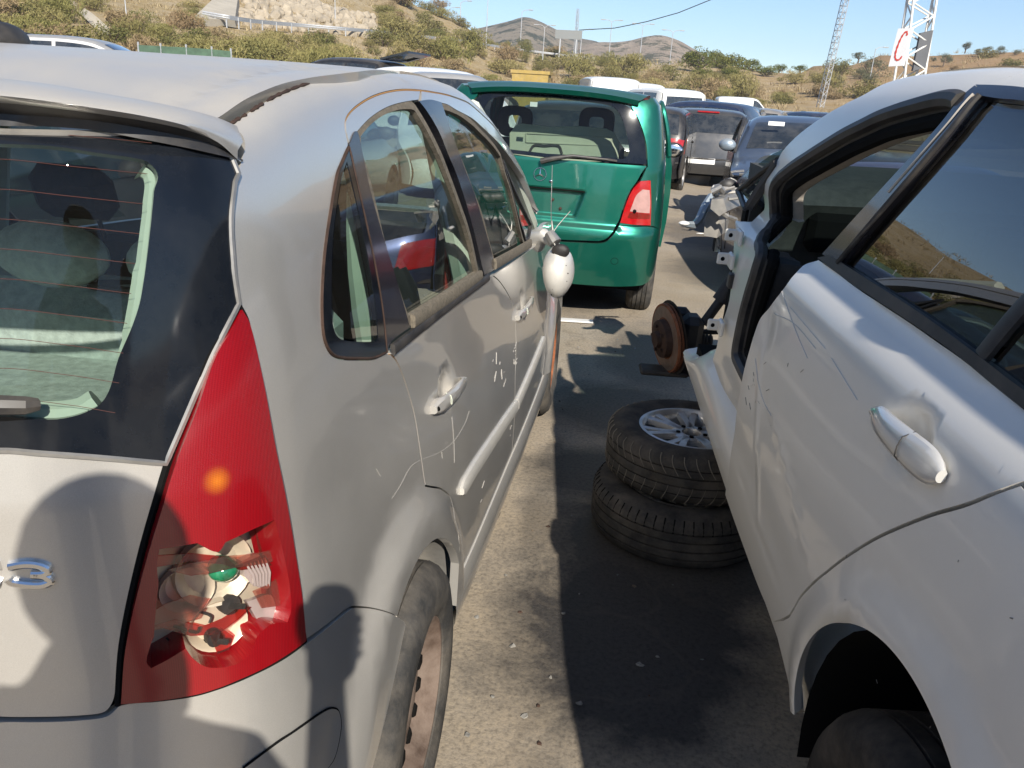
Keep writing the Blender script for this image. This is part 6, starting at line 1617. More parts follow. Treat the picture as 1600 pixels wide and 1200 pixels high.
def crown_mesh(seed, n, flat=.75, leaf=.09, clumps=9, upright=0.0):
    rn = random.Random(seed); cl = []
    for k in range(clumps):
        a = rn.uniform(0, 2*PI); rr = rn.uniform(.15, .72); z = rn.uniform(.22, .95)*flat
        cl.append((Vector((rr*math.cos(a)*(1.15-z*.4), rr*math.sin(a)*(1.15-z*.4), z)), rn.uniform(.20, .42)))
    cl.append((Vector((0, 0, .5*flat)), .5))
    vs = []; fs = []
    for k in range(n):
        c, s = rn.choice(cl)
        while True:
            d = Vector((rn.uniform(-1, 1), rn.uniform(-1, 1), rn.uniform(-1, 1)))
            if .1 < d.length < 1: break
        d = d.normalized()*(d.length**.45); p = c+Vector((d.x*s, d.y*s, d.z*s*.8))
        if p.z < .02: p.z = rn.uniform(.02, .12)
        t = Vector((rn.uniform(-1, 1), rn.uniform(-1, 1), rn.uniform(-1, 1)+upright*1.6)).normalized()
        b = t.cross(Vector((rn.uniform(-1, 1), rn.uniform(-1, 1), rn.uniform(-1, 1)))).normalized()
        l = leaf*rn.uniform(.6, 1.5); w_ = l*(.5 if upright == 0 else .16)
        i = len(vs); vs += [p-t*l*.5, p+b*w_*.5, p+t*l*.6, p-b*w_*.5]; fs.append((i, i+1, i+2, i+3))
    return vs, fs
def plant(kind, leafm, label, cat, name, seed, n, flat, leaf, clumps, upright=0, trunk=None, group=None):
    root = thing(name, label, cat, group=group); vs, fs = crown_mesh(seed, n, flat, leaf, clumps, upright)
    mb = MB(); rn = random.Random(seed+5)
    h0 = 0
    if trunk:
        h0 = trunk; mb.tube([Vector((0, 0, -.3)), Vector((.03, .02, trunk*.6)), Vector((-.02, .04, trunk+.35*flat))], [.10, .075, .05], 7)
        for k in range(5): a = rn.uniform(0, 2*PI); mb.tube([Vector((0, 0, trunk*.8)), Vector((.25*math.cos(a), .25*math.sin(a), trunk+.2*flat)), Vector((.6*math.cos(a), .6*math.sin(a), trunk+.5*flat))], [.045, .03, .012], 5)
    else:
        for k in range(7): a = rn.uniform(0, 2*PI); mb.tube([Vector((0, 0, -.25)), Vector((.2*math.cos(a), .2*math.sin(a), .25*flat)), Vector((.6*math.cos(a), .6*math.sin(a), .75*flat))], [.035, .022, .008], 5)
    mb.build('trunk' if trunk else 'stems', M['bark'], root)
    mesh_obj('crown', [v+Vector((0, 0, h0)) for v in vs], fs, leafm, root, smooth=False)
    root.location = (0, 0, -500); return root
PROTO = {}
def proto(key):
    if key in PROTO: return PROTO[key]
    k, v = key
    a = {'broom': (LF['broom'], 2600, .85, .13, 14, .6), 'olive': (LF['olive'], 2600, .80, .065, 14, 0), 'dry': (LF['dry'], 2000, .75, .14, 12, .5), 'pine': (LF['pine'], 2600, .75, .07, 14, 0), 'grey': (LF['grey'], 2000, .85, .065, 12, 0)}[k]
    PROTO[key] = ((a[1:], a[0], v)); return PROTO[key]
MESHES = {}
def put(kind, var, pos, size, label, cat, name, group, sz=1.0, trunk=False):
    key = (kind, var, trunk)
    if key not in MESHES:
        (n, flat, leaf, cl, up), mt, v = proto((kind, var))
        r = plant(kind, mt, label, cat, name, 17*var+len(kind), n, flat, leaf, cl, up, trunk=.22 if trunk else None)
        MESHES[key] = r; o = r
    else: o = copy_tree(MESHES[key])
    o.location = pos; o.rotation_euler = (0, 0, random.uniform(0, 6.28)); o.scale = (size*random.uniform(.85, 1.3), size*random.uniform(.8, 1.15), size*sz*random.uniform(.85, 1.15))
    o.name = name
    return tag(o, label, cat, group)
def hill_at(px_, py_, rmin=26, rmax=260):
    """where a sight line meets the slope"""
    d = ray(px_, py_); h = math.hypot(d.x, d.y); r = rmin
    while r < rmax:
        p = CAM+d*(r/h)
        if p.z < ground_z(p.x, p.y): return Vector((p.x, p.y, ground_z(p.x, p.y))), r
        r *= 1.01
    p = CAM+d*(rmax/h); return Vector((p.x, p.y, ground_z(p.x, p.y))), rmax
def bush(kind, px_, py_base, w_px, label, group=None, sz=1.0, cat='shrub', name='shrub', trunk=False):
    p, r = hill_at(px_, py_base); s = w_px/FPX*math.hypot(r, 0)*.5/.95
    return put(kind, random.randrange(3), p-Vector((0, 0, .1*s)), s, label, cat, name, group, sz, trunk)
# shrubs that stand out in the photograph
bush('broom', 430, 93, 78, 'large round yellow green broom bush below the stone slope', sz=1.0)
bush('olive', 515, 74, 46, 'round olive green shrub in front of the right end of the stone slope', sz=.95)
bush('broom', 372, 76, 44, 'small yellow green bush under the left end of the stone slope', sz=.8)
bush('dry', 205, 55, 70, 'bare grey brown bush beside the concrete channel', sz=1.0)
bush('broom', 60, 48, 90, 'yellow bush above the pale blue estate car', sz=.7)
bush('broom', 250, 62, 60, 'yellow tussock bush right of the bare grey brown bush', sz=.8)
bush('dry', 292, 48, 56, 'brown twiggy bush left of the pale concrete wedge', sz=1.0)
bush('broom', 630, 68, 92, 'broad yellow green bush on the bank above the guard rail', sz=.8)
bush('olive', 598, 72, 60, 'olive green bush left of the broad yellow green bush', sz=.9)
bush('broom', 700, 100, 80, 'yellow green bush above the white parked cars', sz=.9)
bush('broom', 735, 82, 60, 'tall yellowish bush beside a lamp post', sz=1.0)
bush('dry', 645, 108, 70, 'dry brown bush behind the silver people carrier', sz=.8)
bush('broom', 790, 116, 64, 'yellow bush left of the yellow skip', sz=.8)
bush('olive', 850, 110, 40, 'olive bush behind the yellow skip', sz=.9)
bush('broom', 905, 122, 70, 'yellow green bush above the white vans', sz=.9)
bush('olive', 960, 112, 46, 'dark olive bush above the white vans', sz=.8)
bush('broom', 985, 118, 70, 'broad yellow bush behind the white off roader', sz=.9)
for (x, y, w_, lb) in ((1128, 108, 40, 'broad low pine between the tallest pine and the round pine'), (1195, 120, 34, 'low pine in front of the small pine'), (1108, 92, 36, 'tallest dark pine on the ridge right of the rocky hill'), (1090, 112, 62, 'broad dark green pine clump below the tallest pine'), (1142, 118, 52, 'round pine on the slope above the dark parked cars'), (1175, 112, 36, 'small pine right of the round pine'), (1217, 114, 26, 'lone dark round pine on the saddle of the ridge'), (1160, 104, 34, 'flat topped pine on the ridge'), (1250, 112, 22, 'little pine on the ridge left of the lattice mast')):
    bush('pine', x, y, w_, lb, sz=.85, cat='tree', name='pine_tree', trunk=True)
for (x, y, w_, lb) in ((1302, 140, 38, 'grey olive tree right of the lattice mast'), (1343, 124, 28, 'dark round tree left of the advertising tower'), (1355, 140, 34, 'olive tree at the foot of the advertising tower'), (1320, 97, 18, 'small tree on the ridge left of the advertising tower'), (1341, 95, 20, 'round tree on the ridge beside the advertising tower')):
    bush('grey', x, y, w_, lb, sz=.95, cat='tree', name='olive_tree', trunk=True)
for x, y in ((1476, 78), (1494, 78), (1508, 79), (1541, 82), (1562, 86), (1587, 87), (1530, 88), (1458, 96), (1474, 100)):
    bush('grey', x, y+1, random.uniform(11, 19), 'small round tree on the brown ridge right of the advertising tower', 'trees on the brown ridge', .95, 'tree', 'olive_tree', True)
rn = random.Random(4); k = 0
while k < 260:
    x, y = rn.uniform(-60, 1660), rn.uniform(2, 165)
    p, r = hill_at(x, y)
    if r > 250 or r < 36: continue
    if 310 < x < 585 and y < 66: continue
    if x < 330 and rn.random() < .55: continue
    az = math.degrees(math.atan2(p.x-CAM.x, p.y-CAM.y))
    right = az > 12.5
    if right and rn.random() < .72: continue
    kd = rn.choice(['broom', 'broom', 'olive', 'dry', 'olive']) if not right else rn.choice(['olive', 'grey', 'dry'])
    if 4 < az < 12 and y < 125: kd = rn.choice(['pine', 'pine', 'olive', 'broom'])
    s = rn.uniform(.8, 2.1)*(1.0 if r < 90 else 1.3)
    lb = {'broom': 'yellow green broom scrub on the dry hillside', 'olive': 'olive green scrub bush on the dry hillside', 'dry': 'brown twiggy scrub bush on the dry hillside', 'pine': 'dark green scrub pine on the far slope', 'grey': 'grey green bush on the brown slope'}[kd]
    put(kd, rn.randrange(3), p-Vector((0, 0, .15)), s, lb, 'shrub', 'shrub', {'broom': 'broom scrub on the hillside', 'olive': 'olive scrub on the hillside', 'dry': 'twiggy scrub on the hillside', 'pine': 'scrub pines on the slope', 'grey': 'bushes on the brown slope'}[kd], rn.uniform(.6, 1.05)); k += 1
# dry grass
vs = []; fs = []; rn = random.Random(9)
for k in range(9000):
    az = R(rn.uniform(-42, 28)); r = 34+150*rn.random()**1.4; x, y = CAM.x+r*math.sin(az), CAM.y+r*math.cos(az)
    if r < TB(math.degrees(az))[1]-2: continue
    if mn.noise((x*.12, y*.12, 7)) < -.12: continue
    z = ground_z(x, y); h = rn.uniform(.25, .75)*(r/70)**.4
    for j in range(7):
        a = rn.uniform(0, 6.28); l = Vector((math.cos(a)*h*.7, math.sin(a)*h*.7, h*.75*rn.uniform(.6, 1.2))); w_ = Vector((-math.sin(a), math.cos(a), 0))*h*.055; p = Vector((x+rn.uniform(-.45, .45), y+rn.uniform(-.45, .45), z-.05)); i = len(vs)
        vs += [p-w_, p+w_, p+l]; fs.append((i, i+1, i+2))
tag(mesh_obj('dry_grass', vs, fs, M['grass_dry'], None, smooth=False), 'dry straw coloured grass tufts over the hillside', 'grass', None, 'stuff')
# ================================================================== STRUCTURES ON THE SLOPE
M['rock'] = simple('pale quarry stone', (.33, .28, .21), .95, 0, 0, .25, .8, .5, 3)
M['concrete'] = simple('pale concrete', (.40, .36, .29), .95, 0, 0, .12, .6)
rn = random.Random(21); mb = MB(); P0, r_ = hill_at(440, 58)
for k in range(210):
    x = rn.uniform(372, 585); top = lerp(-6, 40, ((x-372)/213)**1.4)-6; bot = lerp(43, 62, (x-372)/213)
    y = rn.uniform(top, bot); p, r = hill_at(x, y); s = rn.uniform(.35, .85)*r/75
    Mm = Matrix.Translation(p) @ Euler((rn.uniform(0, 6), rn.uniform(0, 6), rn.uniform(0, 6))).to_matrix().to_4x4()
    vs0 = []; b2 = MB(); b2.ball((0, 0, 0), (s, s*rn.uniform(.6, .9), s*rn.uniform(.5, .8)), 7, 5)
    mb.add([v*(1+.18*mn.noise(v*2.3/s+Vector((k, 0, 0)))) for v in b2.v], b2.f, Mm)
tag(mb.build('stone_slope', M['rock'], smooth=False), 'pale stone riprap slope of heaped blocks above the guard rail', 'stone slope')
a, b, c, d = hill_at(308, 42)[0], hill_at(372, 44)[0], hill_at(376, 2)[0], hill_at(352, -6)[0]
mb = MB(); u = Vector((0, -.5, .5)); q = [a, b, c, d]; mb.add([p+u for p in q]+[p-Vector((0, 0, 1)) for p in q], [(0, 1, 2, 3), (0, 4, 5, 1), (1, 5, 6, 2), (2, 6, 7, 3), (3, 7, 4, 0)]); tag(mb.build('concrete_wall', M['concrete'], smooth=False), 'pale concrete wedge at the left end of the stone slope', 'wall')
L = [hill_at(*p)[0]+Vector((0, 0, .05)) for p in ((98, 0), (118, 14), (138, 30), (158, 48), (168, 58))]
mb = MB(); mb.loft([[p+Vector((-.5, 0, .12)), p+Vector((-.35, 0, .02)), p+Vector((.35, 0, .02)), p+Vector((.5, 0, .12))] for p in crom(L, 4)]); tag(mb.build('drainage_channel', M['concrete']), 'pale concrete drainage channel running down the slope', 'channel')
# guard rail on the road above
gr = [(318, 36), (360, 44), (410, 49), (470, 54), (540, 59), (610, 64), (680, 70), (740, 76), (800, 84), (860, 92), (930, 100)]
gp = [hill_at(*p)[0] for p in gr]; rail_ = thing('guard_rail', 'long steel guard rail along the road cut into the slope', 'guard rail', loc=gp[0])
mb = MB(); cc = crom([p-gp[0] for p in gp], 5); mb.loft([[p+Vector((0, 0, .55)), p+Vector((0, -.06, .63)), p+Vector((0, 0, .70)), p+Vector((0, -.06, .77)), p+Vector((0, 0, .86))] for p in cc]); mb.build('rail_beam', M['galva'], rail_)
for p in cc[::2]: mb = MB(); mb.box(p+Vector((0, .06, .35)), (.10, .08, .9)); mb.build('post', M['galva'], rail_)
mb = MB(); cw2_ = [p+Vector((0, .3, .06)) for p in gp]; mb.loft([[p, p+Vector((-.5, 4.5, .1))] for p in crom(cw2_, 4)]); tag(mb.build('road', simple('asphalt', (.075, .072, .068), .9)), 'asphalt road behind the guard rail', 'road', None, 'structure')
# lamp posts
def lamp_post(px_, py_b, py_t, label, double=False, r=None):
    p, r0 = hill_at(px_, py_b); 
    if r: p = at_r(px_, py_b, r); r0 = r
    t = at_r(px_+(py_b-py_t)*.05, py_t, r0); h = t.z-p.z
    root = thing('lamp_post', label, 'lamp post', loc=p); s = max(.45, r0/170)
    mb = MB(); mb.tube([(0, 0, -.5), (0, 0, h)], [.10*s, .06*s], 8); mb.build('pole', M['galva'], root)
    for sg in ((1, -1) if double else (1,)):
        mb = MB(); mb.tube([(0, 0, h-.1), (sg*.5*s, 0, h+.25*s), (sg*1.3*s, 0, h+.35*s)], .05*s, 6); mb.box((sg*1.7*s, 0, h+.33*s), (.9*s, .35*s, .16*s), bev=.05*s); mb.build('lamp_arm', M['galva'], root)
lamp_post(198, 30, -40, 'lamp post standing behind the bare grey brown bush')
lamp_post(524, 38, -30, 'lamp post on top of the stone slope')
lamp_post(759, 82, -6, 'tall lamp post left of the skyline saddle')
lamp_post(719, 36, 4, 'lamp post high on the left ridge')
lamp_post(701, 30, 14, 'short lamp post left of the high ridge post')
lamp_post(847, 108, 42, 'lamp post left of the road sign', True)
lamp_post(813, 70, 18, 'slim lamp post in front of the scrub dotted hill')
lamp_post(906, 92, 48, 'lamp post right of the road sign')
lamp_post(952, 80, 34, 'thin lamp post before the rocky hill', True)
lamp_post(1000, 88, 40, 'lamp post below the rocky hill slope', True)
lamp_post(1047, 92, 50, 'lamp post under the rocky peak', True)
lamp_post(1358, 130, 76, 'thin bare pole left of the advertising tower')
# back of a motorway sign
p, r = hill_at(889, 96); root = thing('road_sign', 'grey back of a wide motorway sign below the skyline', 'road sign', loc=p); t0 = at_r(868, 46, r)-p; t1 = at_r(910, 49, r)-p; b0 = at_r(868, 60, r)-p
mb = MB(); mb.box(((t0.x+t1.x)/2, (t0.y+t1.y)/2, (t0.z+b0.z)/2), (t1.x-t0.x, .15, t0.z-b0.z)); mb.build('panel', M['sign_grey'], root)
for q in (.2, .8): mb = MB(); mb.tube([(lerp(t0.x, t1.x, q), .2+t0.y, -1), (lerp(t0.x, t1.x, q), .2+t0.y, t0.z)], .13, 6); mb.build('post', M['galva'], root)
# lattice radio tower far off and slim mast nearer
def lattice(name, label, cat, base, topp, w0, w1, nsec, rad, sides=4, rot=.3):
    root = thing(name, label, cat, loc=base); ax = topp-base; mb = MB()
    for k in range(nsec+1):
        q = k/nsec; ring_ = []
        for j in range(sides): a = rot+2*PI*j/sides; w_ = lerp(w0, w1, q)*.5; ring_.append(ax*q+Vector((math.cos(a)*w_, math.sin(a)*w_, 0)))
        if k:
            for j in range(sides):
                mb.tube([prev[j], ring_[j]], rad, 5); mb.tube([prev[j], ring_[(j+1) % sides]] if k % 2 else [prev[(j+1) % sides], ring_[j]], rad*.65, 4)
                if k % 1 == 0: mb.tube([ring_[j], ring_[(j+1) % sides]], rad*.6, 4)
        prev = ring_
    mb.build('frame', M['galva'], root); return root
mr = 52; lattice('lattice_mast', 'slim guyed lattice mast rising out of the picture', 'mast', at_r(1281, 168, mr), at_r(1330, -40, mr), .46, .46, 22, .022, 3)
p, r = hill_at(901, 80); lattice('radio_tower', 'small lattice radio tower behind the road sign', 'tower', p, at_r(903, 14, r), 1.6, .8, 9, .06)
# advertising tower with its two sign boards
tr = 40; bA = at_r(1402, 150, tr); root = thing('advertising_tower', 'white lattice tower carrying a white sign with a red C and a dark board', 'tower', loc=bA)
mb = MB(); legs = [[at_r(1393, 150, tr), at_r(1424, -40, tr)], [at_r(1410, 150, tr-.3), at_r(1432, -40, tr-.3)], [at_r(1425, 150, tr+.6), at_r(1466, -40, tr+.6)], [at_r(1440, 150, tr+.4), at_r(1470, -40, tr+.4)]]
legs = [[q-bA for q in l] for l in legs]
for l in legs: mb.tube(l, .055, 6)
for k in range(9):
    q0, q1 = k/9, (k+1)/9
    for (i, j) in ((0, 2), (1, 3), (0, 1), (2, 3)):
        A_, B_ = legs[i], legs[j]; mb.tube([A_[0].lerp(A_[1], q0), B_[0].lerp(B_[1], q1)] if k % 2 else [B_[0].lerp(B_[1], q0), A_[0].lerp(A_[1], q1)], .035, 5)
mb.build('frame', M['white_plastic'], root)
def board(pts, r0, r1, name, mat):
    q = [at_r(p[0], p[1], r)-bA for p, r in zip(pts, (r0, r1, r1, r0))]; n = (q[1]-q[0]).cross(q[3]-q[0]).normalized()
    if n.y > 0: n = -n
    mb = MB(); mb.add([p+n*.06 for p in q]+[p-n*.06 for p in q], [(0, 1, 2, 3), (7, 6, 5, 4), (0, 4, 5, 1), (1, 5, 6, 2), (2, 6, 7, 3), (3, 7, 4, 0)]); return mb.build(name, mat, root, smooth=False), q, n
sb, q, n = board([(1404, 45), (1427, 44), (1412, 103), (1389, 104)], tr-.55, tr-.75, 'sign_board', M['sign_white'])
mb = MB(); o, ex, ey = q[3], q[2]-q[3], q[0]-q[3]
st = crom([Vector(p) for p in ((.74, .80), (.66, .90), (.50, .86), (.36, .70), (.28, .50), (.27, .32), (.36, .20), (.52, .16), (.68, .19), (.76, .26))], 4)
rows = []
for i, s in enumerate(st):
    t = (st[min(i+1, len(st)-1)]-st[max(i-1, 0)]).normalized(); w_ = .055+.02*math.sin(i*2.1); nn = Vector((-t.y, t.x*.4)); rows.append([o+ex*(s.x+nn.x*w_*k)+ey*(s.y+nn.y*w_*k)+n*.075 for k in (-1, 1)])
mb.loft(rows); mb.build('sign_letter', M['sign_red'], sb, smooth=False)
board([(1437, 52), (1457, 47), (1445, 106), (1425, 111)], tr+.1, tr+.4, 'back_board', M['sign_dark'])
mb = MB(); mb.tube([at_r(*p, 46) for p in ((905, 47), (960, 44), (1010, 34), (1060, 20), (1112, -1), (1180, -34))], .022, 5); tag(mb.build('overhead_cable', M['cable']), 'thin black overhead cable sagging across the sky', 'cable')
# green netting fence behind the silver roof
a = hill_at(200, 66)[0]
nf = [at_r(x, y, 27) for x, y in ((215, 70), (250, 72), (290, 74), (330, 77), (360, 80))]; mb = MB(); mb.loft([[p, p-Vector((0, 0, 1.3))] for p in crom(nf, 4)]); nfo = thing('netting_fence', 'low green netting fence behind the silver roof', 'fence', loc=(0, 0, 0)); mb.build('netting', M['net_green'], nfo)
for p in nf: mb = MB(); mb.tube([p+Vector((0, .03, .08)), p-Vector((0, 0, 1.5))], .03, 6); mb.build('post', M['galva'], nfo)
# yellow skip
p = at_r(831, 117, 34); root = thing('skip', 'yellow steel skip behind the green hatchback', 'skip', M=Matrix.Translation((p.x, p.y, ground_z(p.x, p.y))))
h = at_r(831, 111, 34).z-ground_z(p.x, p.y); mb = MB()
mb.loft([[Vector((x*s, y*s, z)) for x, y in ((-.72, -.6), (.72, -.6), (.72, .6), (-.72, .6))] for s, z in ((.8, .1), (1, h-.12), (1.06, h-.12), (1.06, h), (.98, h), (.8, .3))], closed_u=True); mb.build('body', M['yellow'], root, smooth=False)
# ================================================================== PLACING THE OTHER CARS
def stand(x, y, head, z=None): return Matrix.Translation((x, y, ground_z(x, y) if z is None else z)) @ Matrix.Rotation(R(head), 4, 'Z')
def stand_px(px_, r, head, L=0, dz=0.0):
    p = at_r(px_, 170, r); return stand(p.x, p.y, head) @ Matrix.Translation((0, -L/2, dz))
def raised_hatch(root, mat, pane, y=.42, z=1.43, ang=20, w=1.25, l=.95):
    A = Matrix.Translation((0, y, z)) @ Matrix.Rotation(R(-ang), 4, 'X'); mb = MB()
    o = [(-w/2, 0), (w/2, 0), (w*.46, -l), (-w*.46, -l)]; q = [(-w*.42, -.12), (w*.42, -.12), (w*.38, -l+.22), (-w*.38, -l+.22)]
    mb.loft([[A @ Vector((x, yy, h)) for x, yy in ring_] for ring_, h in ((q, 0), (o, .0), (o, .045), (q, .045), (q, 0))], closed_u=True); t_ = mb.build('raised_tailgate', mat, root, smooth=False)
    mb = MB(); mb.add([A @ Vector((x, yy, .03)) for x, yy in q], [(0, 1, 2, 3)]); mb.build('tailgate_window', pane, t_, smooth=False)
# near row, seen from behind between the green car and the white one
dk = make_car('hatchback', 'black dented hatchback directly beyond the open green door', 'hatch', stand(1.30, 13.55, -9, 0), M['black_paint'], 1.68, plate=False)
pg = make_car('hatchback', 'dark grey hatchback with a pink window sticker and white number plate', 'hatch', stand_px(1107, 16.6, -7), M['grey_paint'], 1.68)
mb = MB(); mb.box((-.54, .185, 1.26), (.08, .004, .07), Matrix.Translation((0, 0, 0))); mb.build('window_sticker', simple('pink sticker', (.75, .35, .38), .7), pg)
mb = MB()
for k, x in enumerate((-.40, -.355, -.31, -.265)):
    if k == 1: mb.tube([(x+.016*math.cos(a*PI/5), .012, .80+.02*math.sin(a*PI/5)) for a in range(10)], .004, 4, closed=True)
    else: mb.box((x-.012, .012, .80), (.007, .006, .04)); mb.box((x+.004, .012, .80+(.017 if k != 2 else -.017)), (.025, .006, .007)); 
    if k == 3: mb.box((x+.012, .012, .80), (.007, .006, .04))
    if k == 0: mb.box((x+.004, .012, .802), (.022, .006, .006)); mb.box((x+.014, .012, .81), (.006, .006, .018))
mb.build('model_badge', M['chrome'], pg)
mb = MB(); mb.box((0, .34, 1.40), (.42, .03, .03), bev=.008); mb.build('high_brake_light', M['lens_red_plain'], pg)
# navy hatchback parked nose to nose beyond, front wing torn
cD = at_r(1146, 280, 9.8); hD = R(171); fD = Vector((-math.sin(hD), math.cos(hD), 0)); oD = cD+Vector((.80, 0, 0))-fD*4.25
nv = make_car('saloon', 'navy blue saloon facing the camera with torn front wing and stickered windscreen', 'saloon', stand(oD.x, oD.y, 171, 0), M['steel_blue'], 1.72, features=('no_headlamp',), plate=False)
mb = MB(); mb.box((.40, 3.05, 1.215), (.20, .004, .05), Matrix.Translation((0, -.235, .12))); mb.build('windscreen_sticker', M['paper'], nv)
mb = MB(); mb.box((.66, 4.18, .58), (.36, .24, .34), bev=.03); cv = mb.build('headlamp_cavity', M['void'], nv)
mb = MB(); rnj = random.Random(3)
for k in range(16):
    a = Vector((.66+rnj.uniform(-.2, .2), 4.26+rnj.uniform(-.05, .12), .58+rnj.uniform(-.2, .22))); mb.tube(crom([a, a+Vector((rnj.uniform(-.15, .15), .06, rnj.uniform(-.1, .1))), a+Vector((rnj.uniform(-.2, .2), .02, rnj.uniform(-.2, .12)))], 3), rnj.uniform(.006, .02), 6)
mb.build('engine_bay_parts', M['dull_metal'], nv)
# its far door swung open on the left, with a bright mirror
OD = Matrix.Translation((.86, 3.0, 0)) @ Matrix.Rotation(R(6), 4, 'Z'); mb = MB()
mb.loft([[OD @ Vector((x, -1.02*i/6, z)) for x, z in ((-.05, .34), (.02, .34), (.035, .6), (.02, .95), (-.04, .95), (-.06, .6))] for i in range(7)], closed_u=True); mb.f += [tuple(36+k for k in range(6)), tuple(range(5, -1, -1))]; mb.mi += [0, 0]; od2 = mb.build('front_door', M['satin'], nv)
ff = crom([Vector((0, 0, .95)), Vector((-.05, -.30, 1.18)), Vector((-.10, -.55, 1.34)), Vector((-.11, -.85, 1.36)), Vector((-.06, -1.02, 1.2)), Vector((-.01, -1.02, .95))], 5)
mb = MB(); mb.tube([OD @ p for p in ff], .022, 6); mb.build('door_window_frame', M['trim'], od2)
mb = MB(); mb.v += [OD @ p for p in ff]; mb.f.append(tuple(range(len(ff)))); mb.mi.append(0); mb.build('door_window', M['glass_far'], od2, smooth=False)
mb = MB(); mb.ball(OD @ Vector((.10, -.08, 1.04)), (.11, .06, .08), 12, 8); mb.build('door_mirror', M['pale_blue'], od2)
# dark blue car ahead of the white one, left flank and mirror in view
cm = at_r(1160, 263, 8.3)
db = make_car('hatchback', 'dark blue hatchback in front of the raised white one, black mirror sticking out', 'hatch', stand(cm.x+.92, cm.y-2.42, 3, -.25), M['navy'], 1.68, plate=False)
make_car('hatchback', 'dark grey hatchback beside the silver one, glimpsed only through its windows', 'hatch', stand(-2.15, .25, 2, 0), M['grey_paint'], 1.70)
make_car('hatchback', 'dark hatchback added ahead of the green one to darken the view through its rear window', 'hatch', stand(.55, 8.6, 1, 0), M['grey_paint'], 1.68)  # added car, hides the yellow skip and keeps the rear window view dark
for (x, y, h) in ((-2.35, 5.1, 1), (-4.8, .9, 3), (-4.9, 5.6, -2), (-7.4, 7.5, 4)):  # added cars, block the bright ground seen through the silver car's windows
    tag(make_car('parked_car', 'dark car added on the far side of the silver one to block bright ground behind its windows', 'hatch', stand(x, y, h, 0), M['navy' if y > 3 else 'black_paint'], 1.68, lod=0), group='added dark cars beyond the silver one')
# rows further off
fl = 'cars in the far rows'
def far(name, label, kind, px_, r, head, mat, width=1.68, dz=0, lod=0, **kw):
    L = PROF[kind][1]; return make_car(name, label, kind, stand_px(px_, r, head, L, dz), mat, width, lod=lod, rear_lamp=kw.pop('lamp', True), **kw)
far('estate_car', 'pale blue estate car at the far left, its roof showing over the silver roof', 'estate', 60, 24, 64, M['pale_blue'], dz=.03, lod=1)
gh = far('hatchback', 'light grey hatchback with black raised tailgate frame behind the silver roof', 'hatch', 172, 20, -75, M['light_grey'], dz=.02)
raised_hatch(gh, M['trim'], M['glass_far'], ang=8, l=.7)
bk = far('hatchback', 'black hatchback with red rear light bar and raised tailgate above the silver roof', 'hatch', 528, 21, 78, M['black_paint'], dz=.06)
raised_hatch(bk, M['black_paint'], M['glass_far'], ang=14, l=.7)
far('people_carrier', 'silver blue people carrier below the dry brown bush', 'mpv', 673, 33, 38, M['pale_blue'], dz=-.05)
far('hatchback', 'white hatchback whose roof peeps over the silver rear door frame', 'hatch', 622, 18, 65, M['white_paint'], dz=-.08)
far('hatchback', 'pale silver hatchback between the white roof and the green roof', 'hatch', 683, 17.5, 22, M['light_grey'], dz=-.12)
far('hatchback', 'grey beige hatchback left of the green roof', 'hatch', 716, 25, -28, M['bronze'], dz=.08)
far('hatchback', 'dark grey hatchback behind the grey beige one', 'hatch', 730, 30, -40, M['grey_paint'], dz=.15)
far('hatchback', 'white hatchback low down left of the green tailgate', 'hatch', 712, 12.5, 196, M['white_paint'], dz=-.25)
far('van', 'white van partly hidden behind the green roof', 'van', 942, 31, 12, M['white_paint'], 1.85, dz=.12)
far('van', 'white van between the green roof and the white off roader', 'van', 985, 33, 10, M['white_paint'], 1.85, dz=.12)
far('off_roader', 'boxy white off roader with slit windows right of the green roof', 'jeep', 1016, 27, 28, M['white_paint'], dz=-.02, lod=1)
for (x, r, h) in ((1048, 33, 70), (1066, 36, 55), (1088, 38, 80)): far('hatchback', 'small dark car in the far row right of the off roader', 'hatch', x, r, h, M['black_paint'], dz=.28, group='dark cars in the far row')
far('hatchback', 'small red car at the end of the far dark row', 'hatch', 1104, 40, 75, M['red_paint'], dz=.2)
far('hatchback', 'black hatchback side on behind the dark grey one', 'hatch', 1072, 21, 66, M['navy'], dz=.12, lod=1)
far('estate_car', 'black estate car with dusty roof in front of the white van', 'estate', 1150, 23, -12, M['black_paint'], dz=.12, lod=1)
far('van', 'long white van at the foot of the slope', 'van', 1163, 62, -86, M['white_paint'], 1.8, dz=.40, lod=1)
far('hatchback', 'crushed black and white wreck right of the long white van', 'hatch', 1222, 40, 85, M['black_paint'], dz=-.12)
p = at_r(1284, 172, 44); root = thing('skip', 'small ochre skip under the lattice mast', 'skip', M=Matrix.Translation((p.x, p.y, 0))); mb = MB()
mb.loft([[Vector((x*s, y*s, z)) for x, y in ((-.8, -.6), (.8, -.6), (.8, .6), (-.8, .6))] for s, z in ((.8, .1), (1, 1.5), (1.05, 1.5), (1.05, 1.62), (.98, 1.62), (.8, .3))], closed_u=True); mb.build('body', M['yellow'], root, smooth=False)
